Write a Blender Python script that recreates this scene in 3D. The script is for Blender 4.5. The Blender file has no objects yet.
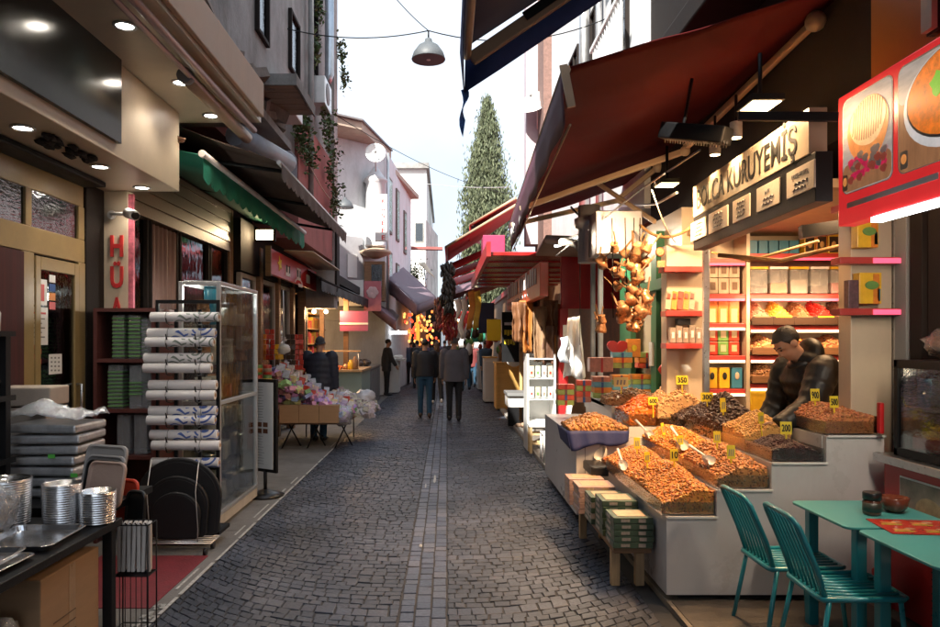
import bpy, math, random
import numpy as np
from mathutils import Vector, Matrix, Euler
random.seed(7); rng = np.random.default_rng(7)
S = bpy.context.scene; COL = S.collection
# ---------------------------------------------------------------- camera, world, sun, exposure
cd = bpy.data.cameras.new('camera'); cam = bpy.data.objects.new('camera', cd); COL.objects.link(cam); S.camera = cam
cd.sensor_width = 36; cd.lens = 28; cd.shift_x = 0.0245; cd.shift_y = 0.0282; cd.clip_start = .05; cd.clip_end = 2000
cam.location = (0, 0, 1.72); cam.rotation_euler = (math.pi/2, 0, 0)
SUN = Vector((.30, .72, -.62)).normalized()
W = bpy.data.worlds.new('World'); S.world = W; W.use_nodes = True
nt = W.node_tree; bg = nt.nodes['Background']; sky = nt.nodes.new('ShaderNodeTexSky')
sky.sky_type = 'NISHITA'; sky.sun_disc = False; sky.sun_elevation = math.asin(-SUN.z)
sky.sun_rotation = math.atan2(-SUN.x, -SUN.y); sky.air_density = 1.0; sky.dust_density = 7.0; sky.ozone_density = 1.0
vn = nt.nodes.new('ShaderNodeTexNoise'); vn.inputs['Scale'].default_value = 2.2; vn.inputs['Detail'].default_value = 5   # thin bright cloud veil
vr = nt.nodes.new('ShaderNodeMapRange'); vr.inputs[1].default_value = .3; vr.inputs[2].default_value = .62; vr.inputs[3].default_value = .62; vr.inputs[4].default_value = .97; nt.links.new(vn.outputs[0], vr.inputs[0])
vm = nt.nodes.new('ShaderNodeMix'); vm.data_type = 'RGBA'; v2 = nt.nodes.new('ShaderNodeTexNoise'); v2.inputs['Scale'].default_value = 1.4; v2.inputs['Detail'].default_value = 6; vc = nt.nodes.new('ShaderNodeMix'); vc.data_type = 'RGBA'; vq = nt.nodes.new('ShaderNodeMapRange'); vq.inputs[1].default_value = .35; vq.inputs[2].default_value = .62; nt.links.new(v2.outputs[0], vq.inputs[0]); nt.links.new(vq.outputs[0], vc.inputs[0]); vc.inputs[6].default_value = (2.5, 3.4, 4.4, 1); vc.inputs[7].default_value = (4.6, 5.1, 5.7, 1); nt.links.new(vc.outputs[2], vm.inputs[7]); nt.links.new(vr.outputs[0], vm.inputs[0])
nt.links.new(sky.outputs[0], vm.inputs[6]); nt.links.new(vm.outputs[2], bg.inputs[0]); bg.inputs[1].default_value = .115
sl = bpy.data.lights.new('sun', 'SUN'); sl.energy = 5.0; sl.angle = math.radians(.5); sl.color = (1, .95, .86)
so = bpy.data.objects.new('sun', sl); COL.objects.link(so); so.rotation_euler = SUN.to_track_quat('-Z', 'Y').to_euler(); so.location = (-20, -30, 40)
S.view_settings.view_transform = 'Standard'; S.view_settings.look = 'None'; S.view_settings.exposure = 1.3; S.view_settings.gamma = 1
S.view_settings.use_curve_mapping = False
S.cycles.max_bounces = 8; S.cycles.transparent_max_bounces = 16; S.cycles.sample_clamp_indirect = 6
S.cycles.caustics_reflective = False; S.cycles.caustics_refractive = False

# ---------------------------------------------------------------- helpers
def U(px, py, y):                       # a point of the photograph at depth y metres, as a place in the street
    return Vector(((px-447)*y/731, y, 1.72-(py-340)*y/731))
def UX(px, x, py):                      # the same for a plane x = const
    return U(px, py, x*731/(px-447))
def UZ(px, py, z):
    return U(px, py, (1.72-z)*731/(py-340))

def nodes_of(m):
    m.use_nodes = True; return m.node_tree, m.node_tree.nodes['Principled BSDF']
MATS = {}
def mat(name, col, rough=.6, metal=0, var=.18, scale=6, bump=.15, bscale=60, island=0, hue=0, emit=None, estr=0, spec=.5, trans=0, coat=0, stretch=None, dirt=0):
    if name in MATS: return MATS[name]
    m = bpy.data.materials.new(name); MATS[name] = m; t, p = nodes_of(m)
    N, L = t.nodes.new, t.links.new
    p.inputs['Roughness'].default_value = rough; p.inputs['Metallic'].default_value = metal
    p.inputs['Specular IOR Level'].default_value = spec; p.inputs['Transmission Weight'].default_value = trans
    p.inputs['Coat Weight'].default_value = coat
    tc = N('ShaderNodeTexCoord'); src = tc.outputs['Object']
    if stretch:
        mp = N('ShaderNodeMapping'); mp.inputs['Scale'].default_value = stretch; L(src, mp.inputs[0]); src = mp.outputs[0]
    nz = N('ShaderNodeTexNoise'); nz.inputs['Scale'].default_value = scale; nz.inputs['Detail'].default_value = 6; nz.inputs['Roughness'].default_value = .65; L(src, nz.inputs['Vector'])
    mr = N('ShaderNodeMapRange'); mr.inputs[1].default_value = .25; mr.inputs[2].default_value = .75
    mr.inputs[3].default_value = 1-var; mr.inputs[4].default_value = 1+var; L(nz.outputs[0], mr.inputs[0])
    hs = N('ShaderNodeHueSaturation'); hs.inputs['Color'].default_value = (*col, 1); val = mr.outputs[0]
    if island or hue:
        g = N('ShaderNodeNewGeometry'); r = N('ShaderNodeMapRange'); r.inputs[3].default_value = 1-island; r.inputs[4].default_value = 1+island
        L(g.outputs['Random Per Island'], r.inputs[0]); mu = N('ShaderNodeMath'); mu.operation = 'MULTIPLY'; L(val, mu.inputs[0]); L(r.outputs[0], mu.inputs[1]); val = mu.outputs[0]
        if hue:
            w = N('ShaderNodeTexWhiteNoise'); w.noise_dimensions = '1D'; L(g.outputs['Random Per Island'], w.inputs['W'])
            r2 = N('ShaderNodeMapRange'); r2.inputs[3].default_value = .5-hue; r2.inputs[4].default_value = .5+hue; L(w.outputs[0], r2.inputs[0]); L(r2.outputs[0], hs.inputs['Hue'])
    L(val, hs.inputs['Value']); out = hs.outputs[0]
    if dirt:
        n2 = N('ShaderNodeTexNoise'); n2.inputs['Scale'].default_value = 1.3; n2.inputs['Detail'].default_value = 9; n2.inputs['Roughness'].default_value = .75
        mp2 = N('ShaderNodeMapping'); mp2.inputs['Scale'].default_value = (1, 1, .35); L(tc.outputs['Object'], mp2.inputs[0]); L(mp2.outputs[0], n2.inputs['Vector'])
        r3 = N('ShaderNodeMapRange'); r3.inputs[1].default_value = .48; r3.inputs[2].default_value = .72; r3.inputs[4].default_value = dirt; L(n2.outputs[0], r3.inputs[0])
        mx = N('ShaderNodeMix'); mx.data_type = 'RGBA'; L(r3.outputs[0], mx.inputs[0]); L(out, mx.inputs[6]); mx.inputs[7].default_value = (col[0]*.35+.01, col[1]*.32+.01, col[2]*.28+.008, 1); out = mx.outputs[2]
    L(out, p.inputs['Base Color'])
    rr = N('ShaderNodeMapRange'); rr.inputs[3].default_value = max(.03, rough-.1); rr.inputs[4].default_value = min(1, rough+.1); L(nz.outputs[0], rr.inputs[0]); L(rr.outputs[0], p.inputs['Roughness'])
    if bump:
        n3 = N('ShaderNodeTexNoise'); n3.inputs['Scale'].default_value = bscale; n3.inputs['Detail'].default_value = 4; L(src, n3.inputs['Vector'])
        b = N('ShaderNodeBump'); b.inputs['Strength'].default_value = bump; b.inputs['Distance'].default_value = .01; L(n3.outputs[0], b.inputs['Height']); L(b.outputs[0], p.inputs['Normal'])
    if emit:
        p.inputs['Emission Color'].default_value = (*emit, 1); p.inputs['Emission Strength'].default_value = estr
    return m
def glass(name, col=(1, 1, 1), gl=.12, rough=.03, haze=0):
    if name in MATS: return MATS[name]
    m = bpy.data.materials.new(name); MATS[name] = m; m.use_nodes = True; t = m.node_tree; t.nodes.clear(); N, L = t.nodes.new, t.links.new
    o = N('ShaderNodeOutputMaterial'); tr = N('ShaderNodeBsdfTransparent'); tr.inputs[0].default_value = (*col, 1)
    g = N('ShaderNodeBsdfGlossy'); g.inputs['Roughness'].default_value = rough; g.inputs[0].default_value = (.95, .97, 1, 1)
    lw = N('ShaderNodeLayerWeight'); lw.inputs[0].default_value = .35
    mr = N('ShaderNodeMapRange'); mr.inputs[3].default_value = gl; mr.inputs[4].default_value = min(1, gl+.7); L(lw.outputs['Fresnel'], mr.inputs[0])
    mx = N('ShaderNodeMixShader'); L(mr.outputs[0], mx.inputs[0]); L(tr.outputs[0], mx.inputs[1]); L(g.outputs[0], mx.inputs[2]); out = mx.outputs[0]
    nz = N('ShaderNodeTexNoise'); nz.inputs['Scale'].default_value = 14; b = N('ShaderNodeBump'); b.inputs['Strength'].default_value = .15 if not haze else .9; b.inputs['Distance'].default_value = .02
    L(nz.outputs[0], b.inputs['Height']); L(b.outputs[0], g.inputs['Normal'])
    if haze:
        d = N('ShaderNodeBsdfDiffuse'); d.inputs[0].default_value = (.75, .78, .8, 1); m2 = N('ShaderNodeMixShader'); m2.inputs[0].default_value = haze
        L(out, m2.inputs[1]); L(d.outputs[0], m2.inputs[2]); out = m2.outputs[0]
    L(out, o.inputs[0]); return m
def glow(name, col, s):
    return mat(name, col, .5, 0, 0, emit=col, estr=s, bump=0)

class MB:
    def __init__(s): s.v = []; s.f = []; s.mi = []; s.sm = []
    def add(s, v, f, mi=0, sm=False):
        o = len(s.v); s.v += [tuple(p) for p in v]; s.f += [tuple(i+o for i in q) for q in f]; s.mi += [mi]*len(f); s.sm += [sm]*len(f); return s
    def box(s, x0, x1, y0, y1, z0, z1, mi=0):
        return s.add([(x0,y0,z0),(x1,y0,z0),(x1,y1,z0),(x0,y1,z0),(x0,y0,z1),(x1,y0,z1),(x1,y1,z1),(x0,y1,z1)],
              [(0,3,2,1),(4,5,6,7),(0,1,5,4),(1,2,6,5),(2,3,7,6),(3,0,4,7)], mi)
    def obox(s, c, d, r=(0,0,0), mi=0):
        R = Euler(r).to_matrix(); c = Vector(c); h = [x/2 for x in d]
        P = [c + R @ Vector((a*h[0], b*h[1], e*h[2])) for e in (-1,1) for a,b in ((-1,-1),(1,-1),(1,1),(-1,1))]
        return s.add(P, [(0,3,2,1),(4,5,6,7),(0,1,5,4),(1,2,6,5),(2,3,7,6),(3,0,4,7)], mi)
    def bar(s, a, b, w, h, mi=0, up=(0,0,1)):
        a = Vector(a); b = Vector(b); d = (b-a).normalized(); u = Vector(up)
        if abs(d.dot(u)) > .98: u = Vector((0,1,0))
        x = d.cross(u).normalized(); u = x.cross(d)
        P = [p + x*(i*w/2) + u*(j*h/2) for p in (a,b) for i,j in ((-1,-1),(1,-1),(1,1),(-1,1))]
        return s.add(P, [(0,1,2,3),(7,6,5,4),(0,4,5,1),(1,5,6,2),(2,6,7,3),(3,7,4,0)], mi)
    def tube(s, pts, r, n=8, mi=0, cap=True, closed=False):
        pts = [Vector(p) for p in pts]; k = len(pts); rs = r if isinstance(r, (list, tuple)) else [r]*k; V = []; F = []; pu = None
        for i, p in enumerate(pts):
            if closed: d = pts[(i+1) % k]-pts[i-1]
            else: d = pts[min(i+1,k-1)]-pts[max(i-1,0)]
            d = d.normalized() if d.length > 1e-9 else Vector((0,0,1))
            u = pu if pu is not None else (Vector((0,0,1)) if abs(d.z) < .9 else Vector((1,0,0)))
            x = d.cross(u)
            if x.length < 1e-6: x = d.orthogonal()
            x.normalize(); u = x.cross(d); pu = u
            for j in range(n):
                a = 2*math.pi*j/n; V.append(p + (x*math.cos(a)+u*math.sin(a))*rs[i])
        m = k if closed else k-1
        for i in range(m):
            i2 = (i+1) % k
            for j in range(n): F.append((i*n+j, i*n+(j+1)%n, i2*n+(j+1)%n, i2*n+j))
        s.add(V, F, mi, True)
        if cap and not closed:
            o = len(s.v)-len(V); s.f += [tuple(o+j for j in range(n))[::-1], tuple(o+(k-1)*n+j for j in range(n))]; s.mi += [mi]*2; s.sm += [False]*2
        return s
    def cyl(s, a, b, r, r2=None, n=14, mi=0): return s.tube([a, b], [r, r if r2 is None else r2], n, mi)
    def lathe(s, c, prof, n=20, mi=0, axis='z'):
        V = []; F = []
        for (r, z) in prof:
            for j in range(n):
                a = 2*math.pi*j/n; q = (r*math.cos(a), r*math.sin(a), z)
                if axis == 'y': q = (q[0], q[2], q[1])
                if axis == 'x': q = (q[2], q[0], q[1])
                V.append((c[0]+q[0], c[1]+q[1], c[2]+q[2]))
        for i in range(len(prof)-1):
            for j in range(n): F.append((i*n+j, i*n+(j+1)%n, (i+1)*n+(j+1)%n, (i+1)*n+j))
        s.add(V, F, mi, True); o = len(s.v)-len(V)
        for i, rev in ((0, True), (len(prof)-1, False)):
            if prof[i][0] > 1e-5:
                q = tuple(o+i*n+j for j in range(n)); s.f.append(q[::-1] if rev else q); s.mi.append(mi); s.sm.append(False)
        return s
    def ball(s, c, r, nu=12, nv=8, mi=0, fn=None):
        r = r if isinstance(r, (tuple, list)) else (r, r, r); V = []; F = []
        for i in range(nv+1):
            t = math.pi*i/nv
            for j in range(nu):
                a = 2*math.pi*j/nu; d = Vector((math.sin(t)*math.cos(a), math.sin(t)*math.sin(a), math.cos(t)))
                if fn: d = fn(d)
                V.append((c[0]+d.x*r[0], c[1]+d.y*r[1], c[2]+d.z*r[2]))
        for i in range(nv):
            for j in range(nu): F.append((i*nu+j, (i+1)*nu+j, (i+1)*nu+(j+1)%nu, i*nu+(j+1)%nu))
        return s.add(V, F, mi, True)
    def prism(s, pts, off, mi=0):            # pts: planar loop, off: extrusion vector
        n = len(pts); off = Vector(off); P = [Vector(p) for p in pts]; V = P + [p+off for p in P]
        F = [tuple(range(n))[::-1], tuple(range(n, 2*n))] + [(i, (i+1)%n, n+(i+1)%n, n+i) for i in range(n)]
        return s.add(V, F, mi)
    def sheet(s, a, b, c, d, nu=8, nv=8, th=.004, mi=0, fn=None):   # thick bilinear cloth a-b-c-d
        a, b, c, d = map(Vector, (a, b, c, d)); nrm = (b-a).cross(d-a).normalized(); V = []; F = []
        for k in (0, 1):
            for i in range(nu+1):
                for j in range(nv+1):
                    u, v = i/nu, j/nv; p = (a*(1-u)+b*u)*(1-v) + (d*(1-u)+c*u)*v + nrm*(th*k)
                    if fn: p = p + fn(u, v)
                    V.append(p)
        w = nv+1; o = (nu+1)*w
        for i in range(nu):
            for j in range(nv):
                q = (i*w+j, (i+1)*w+j, (i+1)*w+j+1, i*w+j+1); F.append(q[::-1]); F.append(tuple(x+o for x in q))
        ed = [i*w for i in range(nu+1)] + [nu*w+j for j in range(1, w)] + [i*w+nv for i in range(nu-1, -1, -1)] + [j for j in range(nv-1, 0, -1)]
        for i in range(len(ed)):
            p, q = ed[i], ed[(i+1) % len(ed)]; F.append((p, q, q+o, p+o))
        return s.add(V, F, mi, True)
    def build(s, name, m, parent=None, bevel=0, seg=2):
        return link(name, mesh_from(name, s.v, s.f, s.mi, s.sm), m, parent, bevel, seg)

def mesh_from(name, v, f, mi=None, sm=None):
    me = bpy.data.meshes.new(name); me.from_pydata(v, [], f)
    if mi is not None: me.polygons.foreach_set('material_index', mi); me.polygons.foreach_set('use_smooth', sm)
    return me
def origin(o):
    p = Vector((0,0,0))
    while o: p = p + o.location; o = o.parent
    return p
def link(name, me, m, parent=None, bevel=0, seg=2):
    n = len(me.vertices); co = np.empty(n*3, np.float32); me.vertices.foreach_get('co', co); co = co.reshape(-1, 3)
    if parent: loc = origin(parent)
    else: loc = Vector(((co[:,0].min()+co[:,0].max())/2, (co[:,1].min()+co[:,1].max())/2, co[:,2].min()))
    co -= np.array(loc, np.float32); me.vertices.foreach_set('co', co.ravel()); me.update()
    for q in (m if isinstance(m, (list, tuple)) else [m]): me.materials.append(q)
    o = bpy.data.objects.new(name, me); COL.objects.link(o)
    if parent: o.parent = parent
    else: o.location = loc
    if bevel:
        b = o.modifiers.new('bevel', 'BEVEL'); b.width = bevel; b.segments = seg; b.limit_method = 'ANGLE'; b.angle_limit = .6
    return o
def T(name, label, cat, loc=(0,0,0), group=None):
    o = bpy.data.objects.new(name, None); COL.objects.link(o); o.location = loc; o.empty_display_size = .1
    return tag(o, label, cat, group)
def tag(o, label, cat, group=None, kind=None):
    o['label'] = label; o['category'] = cat
    if group: o['group'] = group
    if kind: o['kind'] = kind
    return o
def struct(o): o['kind'] = 'structure'; return o
def copy_tree(o, parent=None):
    c = o.copy(); COL.objects.link(c); c.parent = parent
    for ch in o.children: copy_tree(ch, c)
    return c
def dup(root, loc, label, rz=None, group=None, scale=None):
    c = copy_tree(root); c.location = loc; c['label'] = label
    if rz is not None: c.rotation_euler.z = rz
    if group: c['group'] = group
    if scale: c.scale = scale if isinstance(scale, (tuple, list)) else (scale,)*3
    return c
def text(name, s, m, parent, org, xdir, up, h, width=None, depth=.004, bold=0, align='CENTER'):
    """lettering as real mesh: org = centre of the baseline, h = cap height"""
    cu = bpy.data.curves.new(name, 'FONT'); cu.body = s; cu.align_x = align; cu.extrude = depth/2/(h/.72) if h else 0; cu.offset = bold; cu.resolution_u = 3
    to = bpy.data.objects.new(name, cu); COL.objects.link(to); dg = bpy.context.evaluated_depsgraph_get()
    me = bpy.data.meshes.new_from_object(to.evaluated_get(dg)); bpy.data.objects.remove(to); bpy.data.curves.remove(cu)
    n = len(me.vertices)
    if n == 0: return None
    co = np.empty(n*3, np.float32); me.vertices.foreach_get('co', co); co = co.reshape(-1, 3).astype(float)
    k = h/.72; kx = k if not width else width/max(1e-6, co[:,0].max()-co[:,0].min())
    X = np.array(Vector(xdir).normalized()); Z = np.array(Vector(up).normalized()); N = np.cross(X, Z)
    P = np.array(org) + np.outer(co[:,0]*kx, X) + np.outer(co[:,1]*k, Z) + np.outer(co[:,2]*k, N)
    me.vertices.foreach_set('co', P.astype(np.float32).ravel())
    return link(name, me, m, parent)
def scatter_mesh(name, bv, bf, mats4, smooth=True):
    """many copies of one small shape merged in one mesh (for things nobody could count)"""
    bv = np.array(bv, float); n = len(mats4); A = np.array(mats4)
    P = np.einsum('nij,vj->nvi', A[:, :3, :3], bv) + A[:, None, :3, 3]
    f = np.array([q if len(q) == 4 else (*q, q[-1]) for q in bf]); tri = all(len(q) == 3 for q in bf)
    if tri: f = np.array(bf)
    F = (f[None] + (np.arange(n)*len(bv))[:, None, None]).reshape(-1, f.shape[1])
    me = bpy.data.meshes.new(name); me.from_pydata(P.reshape(-1, 3).tolist(), [], F.tolist())
    me.polygons.foreach_set('use_smooth', [smooth]*len(F)); return me
def trs(p, r, s):
    M = Matrix.Translation(p) @ Euler(r).to_matrix().to_4x4() @ Matrix.Diagonal((*(s if hasattr(s, '__len__') else (s,)*3), 1)); return np.array(M)
def lamp(kind, loc, energy, col=(1,.78,.5), size=.1, to=None, angle=120, sy=None):
    l = bpy.data.lights.new('lamp_light', kind); l.energy = energy; l.color = col
    if kind == 'AREA':
        l.size = size
        if sy: l.shape = 'RECTANGLE'; l.size_y = sy
    else: l.shadow_soft_size = size
    if kind == 'SPOT': l.spot_size = math.radians(angle); l.spot_blend = .6
    o = bpy.data.objects.new('lamp_light', l); COL.objects.link(o); o.location = loc
    if to is not None: o.rotation_euler = (Vector(to)-Vector(loc)).to_track_quat('-Z', 'Y').to_euler()
    return o
# ---------------------------------------------------------------- materials
M_ = dict(
 conc=mat('pavement_concrete', (.17,.165,.16), .8, var=.3, scale=3, bump=.3, bscale=90, dirt=.5),
 grout=mat('road_joint', (.046,.047,.052), .9),
 asphalt=mat('plain_sett', (.075,.075,.08), .6, var=.4, scale=9, bump=.5, bscale=14),
 white=mat('white_paint', (.74,.74,.72), .45, var=.06, bump=.04, dirt=.12),
 offw=mat('offwhite_laminate', (.62,.60,.58), .35, var=.05, scale=3, bump=.03),
 cream=mat('cream_panel', (.56,.47,.35), .38, var=.09, scale=3, bump=.05, dirt=.2),
 olive=mat('olive_gold_frame', (.30,.21,.085), .4, var=.15, bump=.08),
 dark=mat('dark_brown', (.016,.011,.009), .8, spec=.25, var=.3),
 black=mat('black_metal', (.007,.007,.008), .5, var=.3, bump=.08, spec=.25),
 blackp=mat('black_plastic', (.009,.009,.010), .35, var=.15, bump=.05),
 steel=mat('brushed_steel', (.55,.55,.56), .3, 1, var=.12, scale=20, bump=.06),
 alu=mat('aluminium_frame', (.62,.62,.62), .35, .8, var=.1, bump=.04),
 foil=mat('aluminium_tin', (.78,.78,.79), .22, 1, var=.1, bump=.2, bscale=30),
 wood=mat('wood', (.22,.115,.055), .55, var=.35, scale=4, bump=.15, stretch=(1,1,8)),
 wood2=mat('pale_wood', (.46,.30,.16), .5, var=.25, scale=4, bump=.1, stretch=(8,1,1)),
 plast=mat('grey_plaster', (.27,.265,.26), .9, var=.32, scale=2.2, bump=.6, bscale=25, dirt=.85),
 pink=mat('pink_plaster', (.33,.115,.105), .9, var=.18, scale=2.5, bump=.4, bscale=25, dirt=.5),
 wplast=mat('white_plaster', (.71,.72,.73), .85, var=.1, scale=1.8, bump=.3, bscale=20, dirt=.35),
 stone=mat('rubble_stone', (.26,.21,.18), .9, var=.4, scale=7, bump=.8, bscale=16, island=.35),
 brick=mat('brick', (.19,.11,.09), .9, var=.35, scale=14, bump=.6, bscale=30),
 redp=mat('red_paint', (.42,.02,.02), .35, var=.15, bump=.05),
 redsign=mat('red_sign', (.50,.018,.02), .35, var=.08, bump=.02),
 maroon=mat('maroon_canvas', (.075,.007,.008), .85, spec=.15, var=.14, scale=2, bump=.2, bscale=300),
 redcan=mat('red_canvas', (.42,.03,.035), .7, var=.15, scale=2, bump=.2, bscale=300),
 navy=mat('navy_canvas', (.025,.035,.10), .75, var=.15, scale=2, bump=.2, bscale=300),
 blue=mat('blue_canvas', (.04,.11,.33), .75, var=.15),
 brownc=mat('brown_canvas', (.085,.055,.045), .8, var=.2, scale=2, bump=.2, bscale=200),
 greenc=mat('green_canvas', (.015,.20,.13), .75, var=.15, scale=3, bump=.15, bscale=250),
 purplec=mat('plum_canvas', (.16,.09,.11), .75, var=.15),
 teal=mat('teal_paint', (.013,.22,.27), .3, var=.08, bump=.02, coat=.3),
 tealtop=mat('teal_tabletop', (.07,.32,.315), .35, var=.06, bump=.02),
 card=mat('cardboard', (.36,.22,.12), .85, var=.1, scale=5, bump=.06, stretch=(1,1,5)),
 tan=mat('tan_tube', (.45,.33,.22), .4, var=.1, bump=.03),
 beige=mat('beige_fascia', (.50,.35,.24), .6, var=.08, scale=2, bump=.06, dirt=.2),
 glass=glass('clear_glass', (.93,.96,.95), .06), glassd=glass('dark_shop_glass', (.35,.38,.38), .12),
 film=glass('plastic_film', (.96,.97,.98), .18, .12, haze=.22), film2=glass('clear_box', (.9,.93,.95), .08, .08, haze=.17),
 cello=glass('cellophane', (.97,.9,.82), .22, .1, haze=.05),
 lampw=glow('cool_downlight', (1,.96,.9), 9), lampy=glow('warm_lamp', (1,.74,.40), 9), led=glow('led_strip', (1,.75,.45), 2.2),
 ledp=glow('pink_led', (1,.10,.20), .5), tubew=glow('white_tube', (.95,.97,1), 3.5),
 yellow=mat('yellow_card', (.75,.60,.03), .5, var=.05, bump=0), blackink=mat('black_ink', (.01,.01,.01), .6, var=0, bump=0),
 whiteink=mat('white_ink', (.8,.8,.78), .5, var=0, bump=0), redink=mat('red_ink', (.55,.03,.03), .5, var=0, bump=0), greyink=mat('grey_ink', (.2,.2,.2), .6, var=0, bump=0),
 skin=mat('skin', (.42,.23,.15), .5, var=.08, scale=9, bump=.06, bscale=150), hair=mat('black_hair', (.012,.010,.009), .5, var=.4, scale=60, bump=.5, bscale=150),
 leaf=mat('ivy_leaf', (.06,.10,.03), .6, island=.5, hue=.03), cyp=mat('cypress_leaf', (.085,.10,.05), .7, island=.35, hue=.02), bark=mat('bark', (.12,.08,.05), .9),
)
G = lambda k: M_[k]
# ================================================================ SETTING: ground, road, pavements
struct(MB().box(-90, 90, -40, 260, -.3, -.05).build('ground', G('conc')))
struct(MB().box(-1.80, 1.42, -30, 3.5, -.049, -.004).box(-1.80, 1.42, 30, 200, -.049, -.004).build('far_road', G('asphalt')))
struct(MB().box(-1.80, 1.42, 3.5, 30, -.049, -.008).build('road_bed', G('grout')))
mb = MB()
for k in range(-12, 40):
    y = k*2.2; mb.box(-9, -1.80, y, y+2.193, -.049, 0)
struct(mb.build('left_pavement', G('conc'), bevel=.003))
mb = MB(); mb.box(1.422, 9, -30, 120, -.049, .03)
struct(mb.build('right_pavement', mat('tan_paving', (.20,.17,.14), .75, var=.3, scale=5, bump=.3)))
mb = MB()
for k in range(34):
    y = 8.2+k*.8; mb.box(1.30, 1.42, y, y+.79, -.045, .055)
struct(mb.build('kerb', mat('kerb_stone', (.33,.31,.28), .8, var=.25, scale=9, bump=.4), bevel=.01))
# setts in fan rows, one solid road of real stones
def setts():
    V = []; F = []; mi = []
    def stone(c, z, m):
        c = [Vector(p) for p in c]; m0 = (c[0]+c[1]+c[2]+c[3])/4; o = len(V)
        for p in c: V.append((p.x, p.y, -.03))
        t = [random.uniform(-.003, .003) for _ in range(4)]
        for p, q in zip(c, t):
            d = (m0-p); d = d*(.03); V.append((p.x+d.x, p.y+d.y, z-.003+q))
        for p, q in zip(c, t):
            d = (m0-p); d = d*(.09); V.append((p.x+d.x, p.y+d.y, z+q*.6))
        for i in range(4):
            j = (i+1) % 4; F.append((o+i, o+j, o+4+j, o+4+i)); F.append((o+4+i, o+4+j, o+8+j, o+8+i)); mi.extend((m, m))
        F.append((o+8, o+9, o+10, o+11)); mi.append(m)
    R = 2.0
    g = lambda x: R-math.sqrt(max(.05, R*R-x*x))
    for x0, x1, sg in ((-1.79, -.305, -1), (.005, 1.30, 1)):
        xc = -.305 if sg < 0 else .005
        k = 0; y = 2.3
        while y < 30:
            big = (k % 13 == 0); d = .125 if big else random.uniform(.076, .092)
            x = x0 - random.uniform(0, .05)
            while x < x1:
                sl = (g(abs(x-xc)+.02)-g(abs(x-xc)))/.02; w = random.uniform(.07, .112)/math.sqrt(1+sl*sl)*(1.25 if big else 1)
                xe = min(x+w, x1)
                if x1-xe < .03: xe = x1
                xs = max(x, x0); gp = .003
                if xe-xs > .02:
                    ya = y+g(abs(xs+gp-xc)); yb = y+g(abs(xe-gp-xc)); j = [random.uniform(-.007, .007) for _ in range(6)]
                    if ya > 3.5 and max(ya, yb)+d < 30.2:
                        cs = 1 if sl < .3 else .93
                        stone([(xs+gp+j[0], ya+gp+j[1], 0), (xe-gp+j[2], yb+gp+j[3], 0), (xe-gp+j[4], yb+d-gp+j[3], 0), (xs+gp+j[5], ya+d-gp+j[1], 0)], random.uniform(-.003, .003), 1 if big else 0)
                x = xe
            y += d; k += 1
    xs = (-.300, -.202, -.100, 0.0)
    for c in range(3):
        y = 3.5+c*.05
        while y < 30:
            l = random.uniform(.10, .19); e = .004; j = [random.uniform(-.003, .003) for _ in range(4)]
            stone([(xs[c]+e+j[0], y+e, 0), (xs[c+1]-e+j[1], y+e+j[2], 0), (xs[c+1]-e+j[1], y+l-e, 0), (xs[c]+e+j[0], y+l-e+j[3], 0)], -.002+random.uniform(-.003, .002), 2); y += l
    me = mesh_from('road', V, F, mi, [False]*len(F)); return me
def sett_mat(n, a, b, c, rough):
    m = bpy.data.materials.new(n); t, p = nodes_of(m); N, L = t.nodes.new, t.links.new
    g = N('ShaderNodeNewGeometry'); cr = N('ShaderNodeValToRGB'); e = cr.color_ramp.elements; e[0].color = (*a, 1); e[1].color = (*c, 1); x = e.new(.5); x.color = (*b, 1); L(g.outputs['Random Per Island'], cr.inputs[0])
    nz = N('ShaderNodeTexNoise'); nz.inputs['Scale'].default_value = 1.1; nz.inputs['Detail'].default_value = 8; L(g.outputs['Position'], nz.inputs['Vector'])
    n2 = N('ShaderNodeTexNoise'); n2.inputs['Scale'].default_value = 45; n2.inputs['Detail'].default_value = 5; L(g.outputs['Position'], n2.inputs['Vector'])
    r = N('ShaderNodeMapRange'); r.inputs[1].default_value = .3; r.inputs[2].default_value = .7; r.inputs[3].default_value = .45; r.inputs[4].default_value = 1.5; L(nz.outputs[0], r.inputs[0])
    r2 = N('ShaderNodeMapRange'); r2.inputs[1].default_value = .3; r2.inputs[2].default_value = .7; r2.inputs[3].default_value = .72; r2.inputs[4].default_value = 1.28; L(n2.outputs[0], r2.inputs[0])
    mu = N('ShaderNodeMath'); mu.operation = 'MULTIPLY'; L(r.outputs[0], mu.inputs[0]); L(r2.outputs[0], mu.inputs[1])
    h = N('ShaderNodeHueSaturation'); L(cr.outputs[0], h.inputs['Color']); L(mu.outputs[0], h.inputs['Value'])
    L(h.outputs[0], p.inputs['Base Color'])
    r3 = N('ShaderNodeMapRange'); r3.inputs[3].default_value = rough-.12; r3.inputs[4].default_value = rough+.15; L(nz.outputs[0], r3.inputs[0]); L(r3.outputs[0], p.inputs['Roughness'])
    b = N('ShaderNodeBump'); b.inputs['Strength'].default_value = .35; b.inputs['Distance'].default_value = .008; L(n2.outputs[0], b.inputs['Height']); L(b.outputs[0], p.inputs['Normal']); return m
ro = struct(link('road', setts(), [sett_mat('sett', (.034,.041,.060), (.046,.054,.076), (.064,.071,.095), .5), sett_mat('sett_course', (.040,.047,.070), (.055,.063,.090), (.075,.080,.105), .46), sett_mat('sett_gutter', (.046,.056,.088), (.065,.075,.112), (.105,.11,.14), .38)]))
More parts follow.
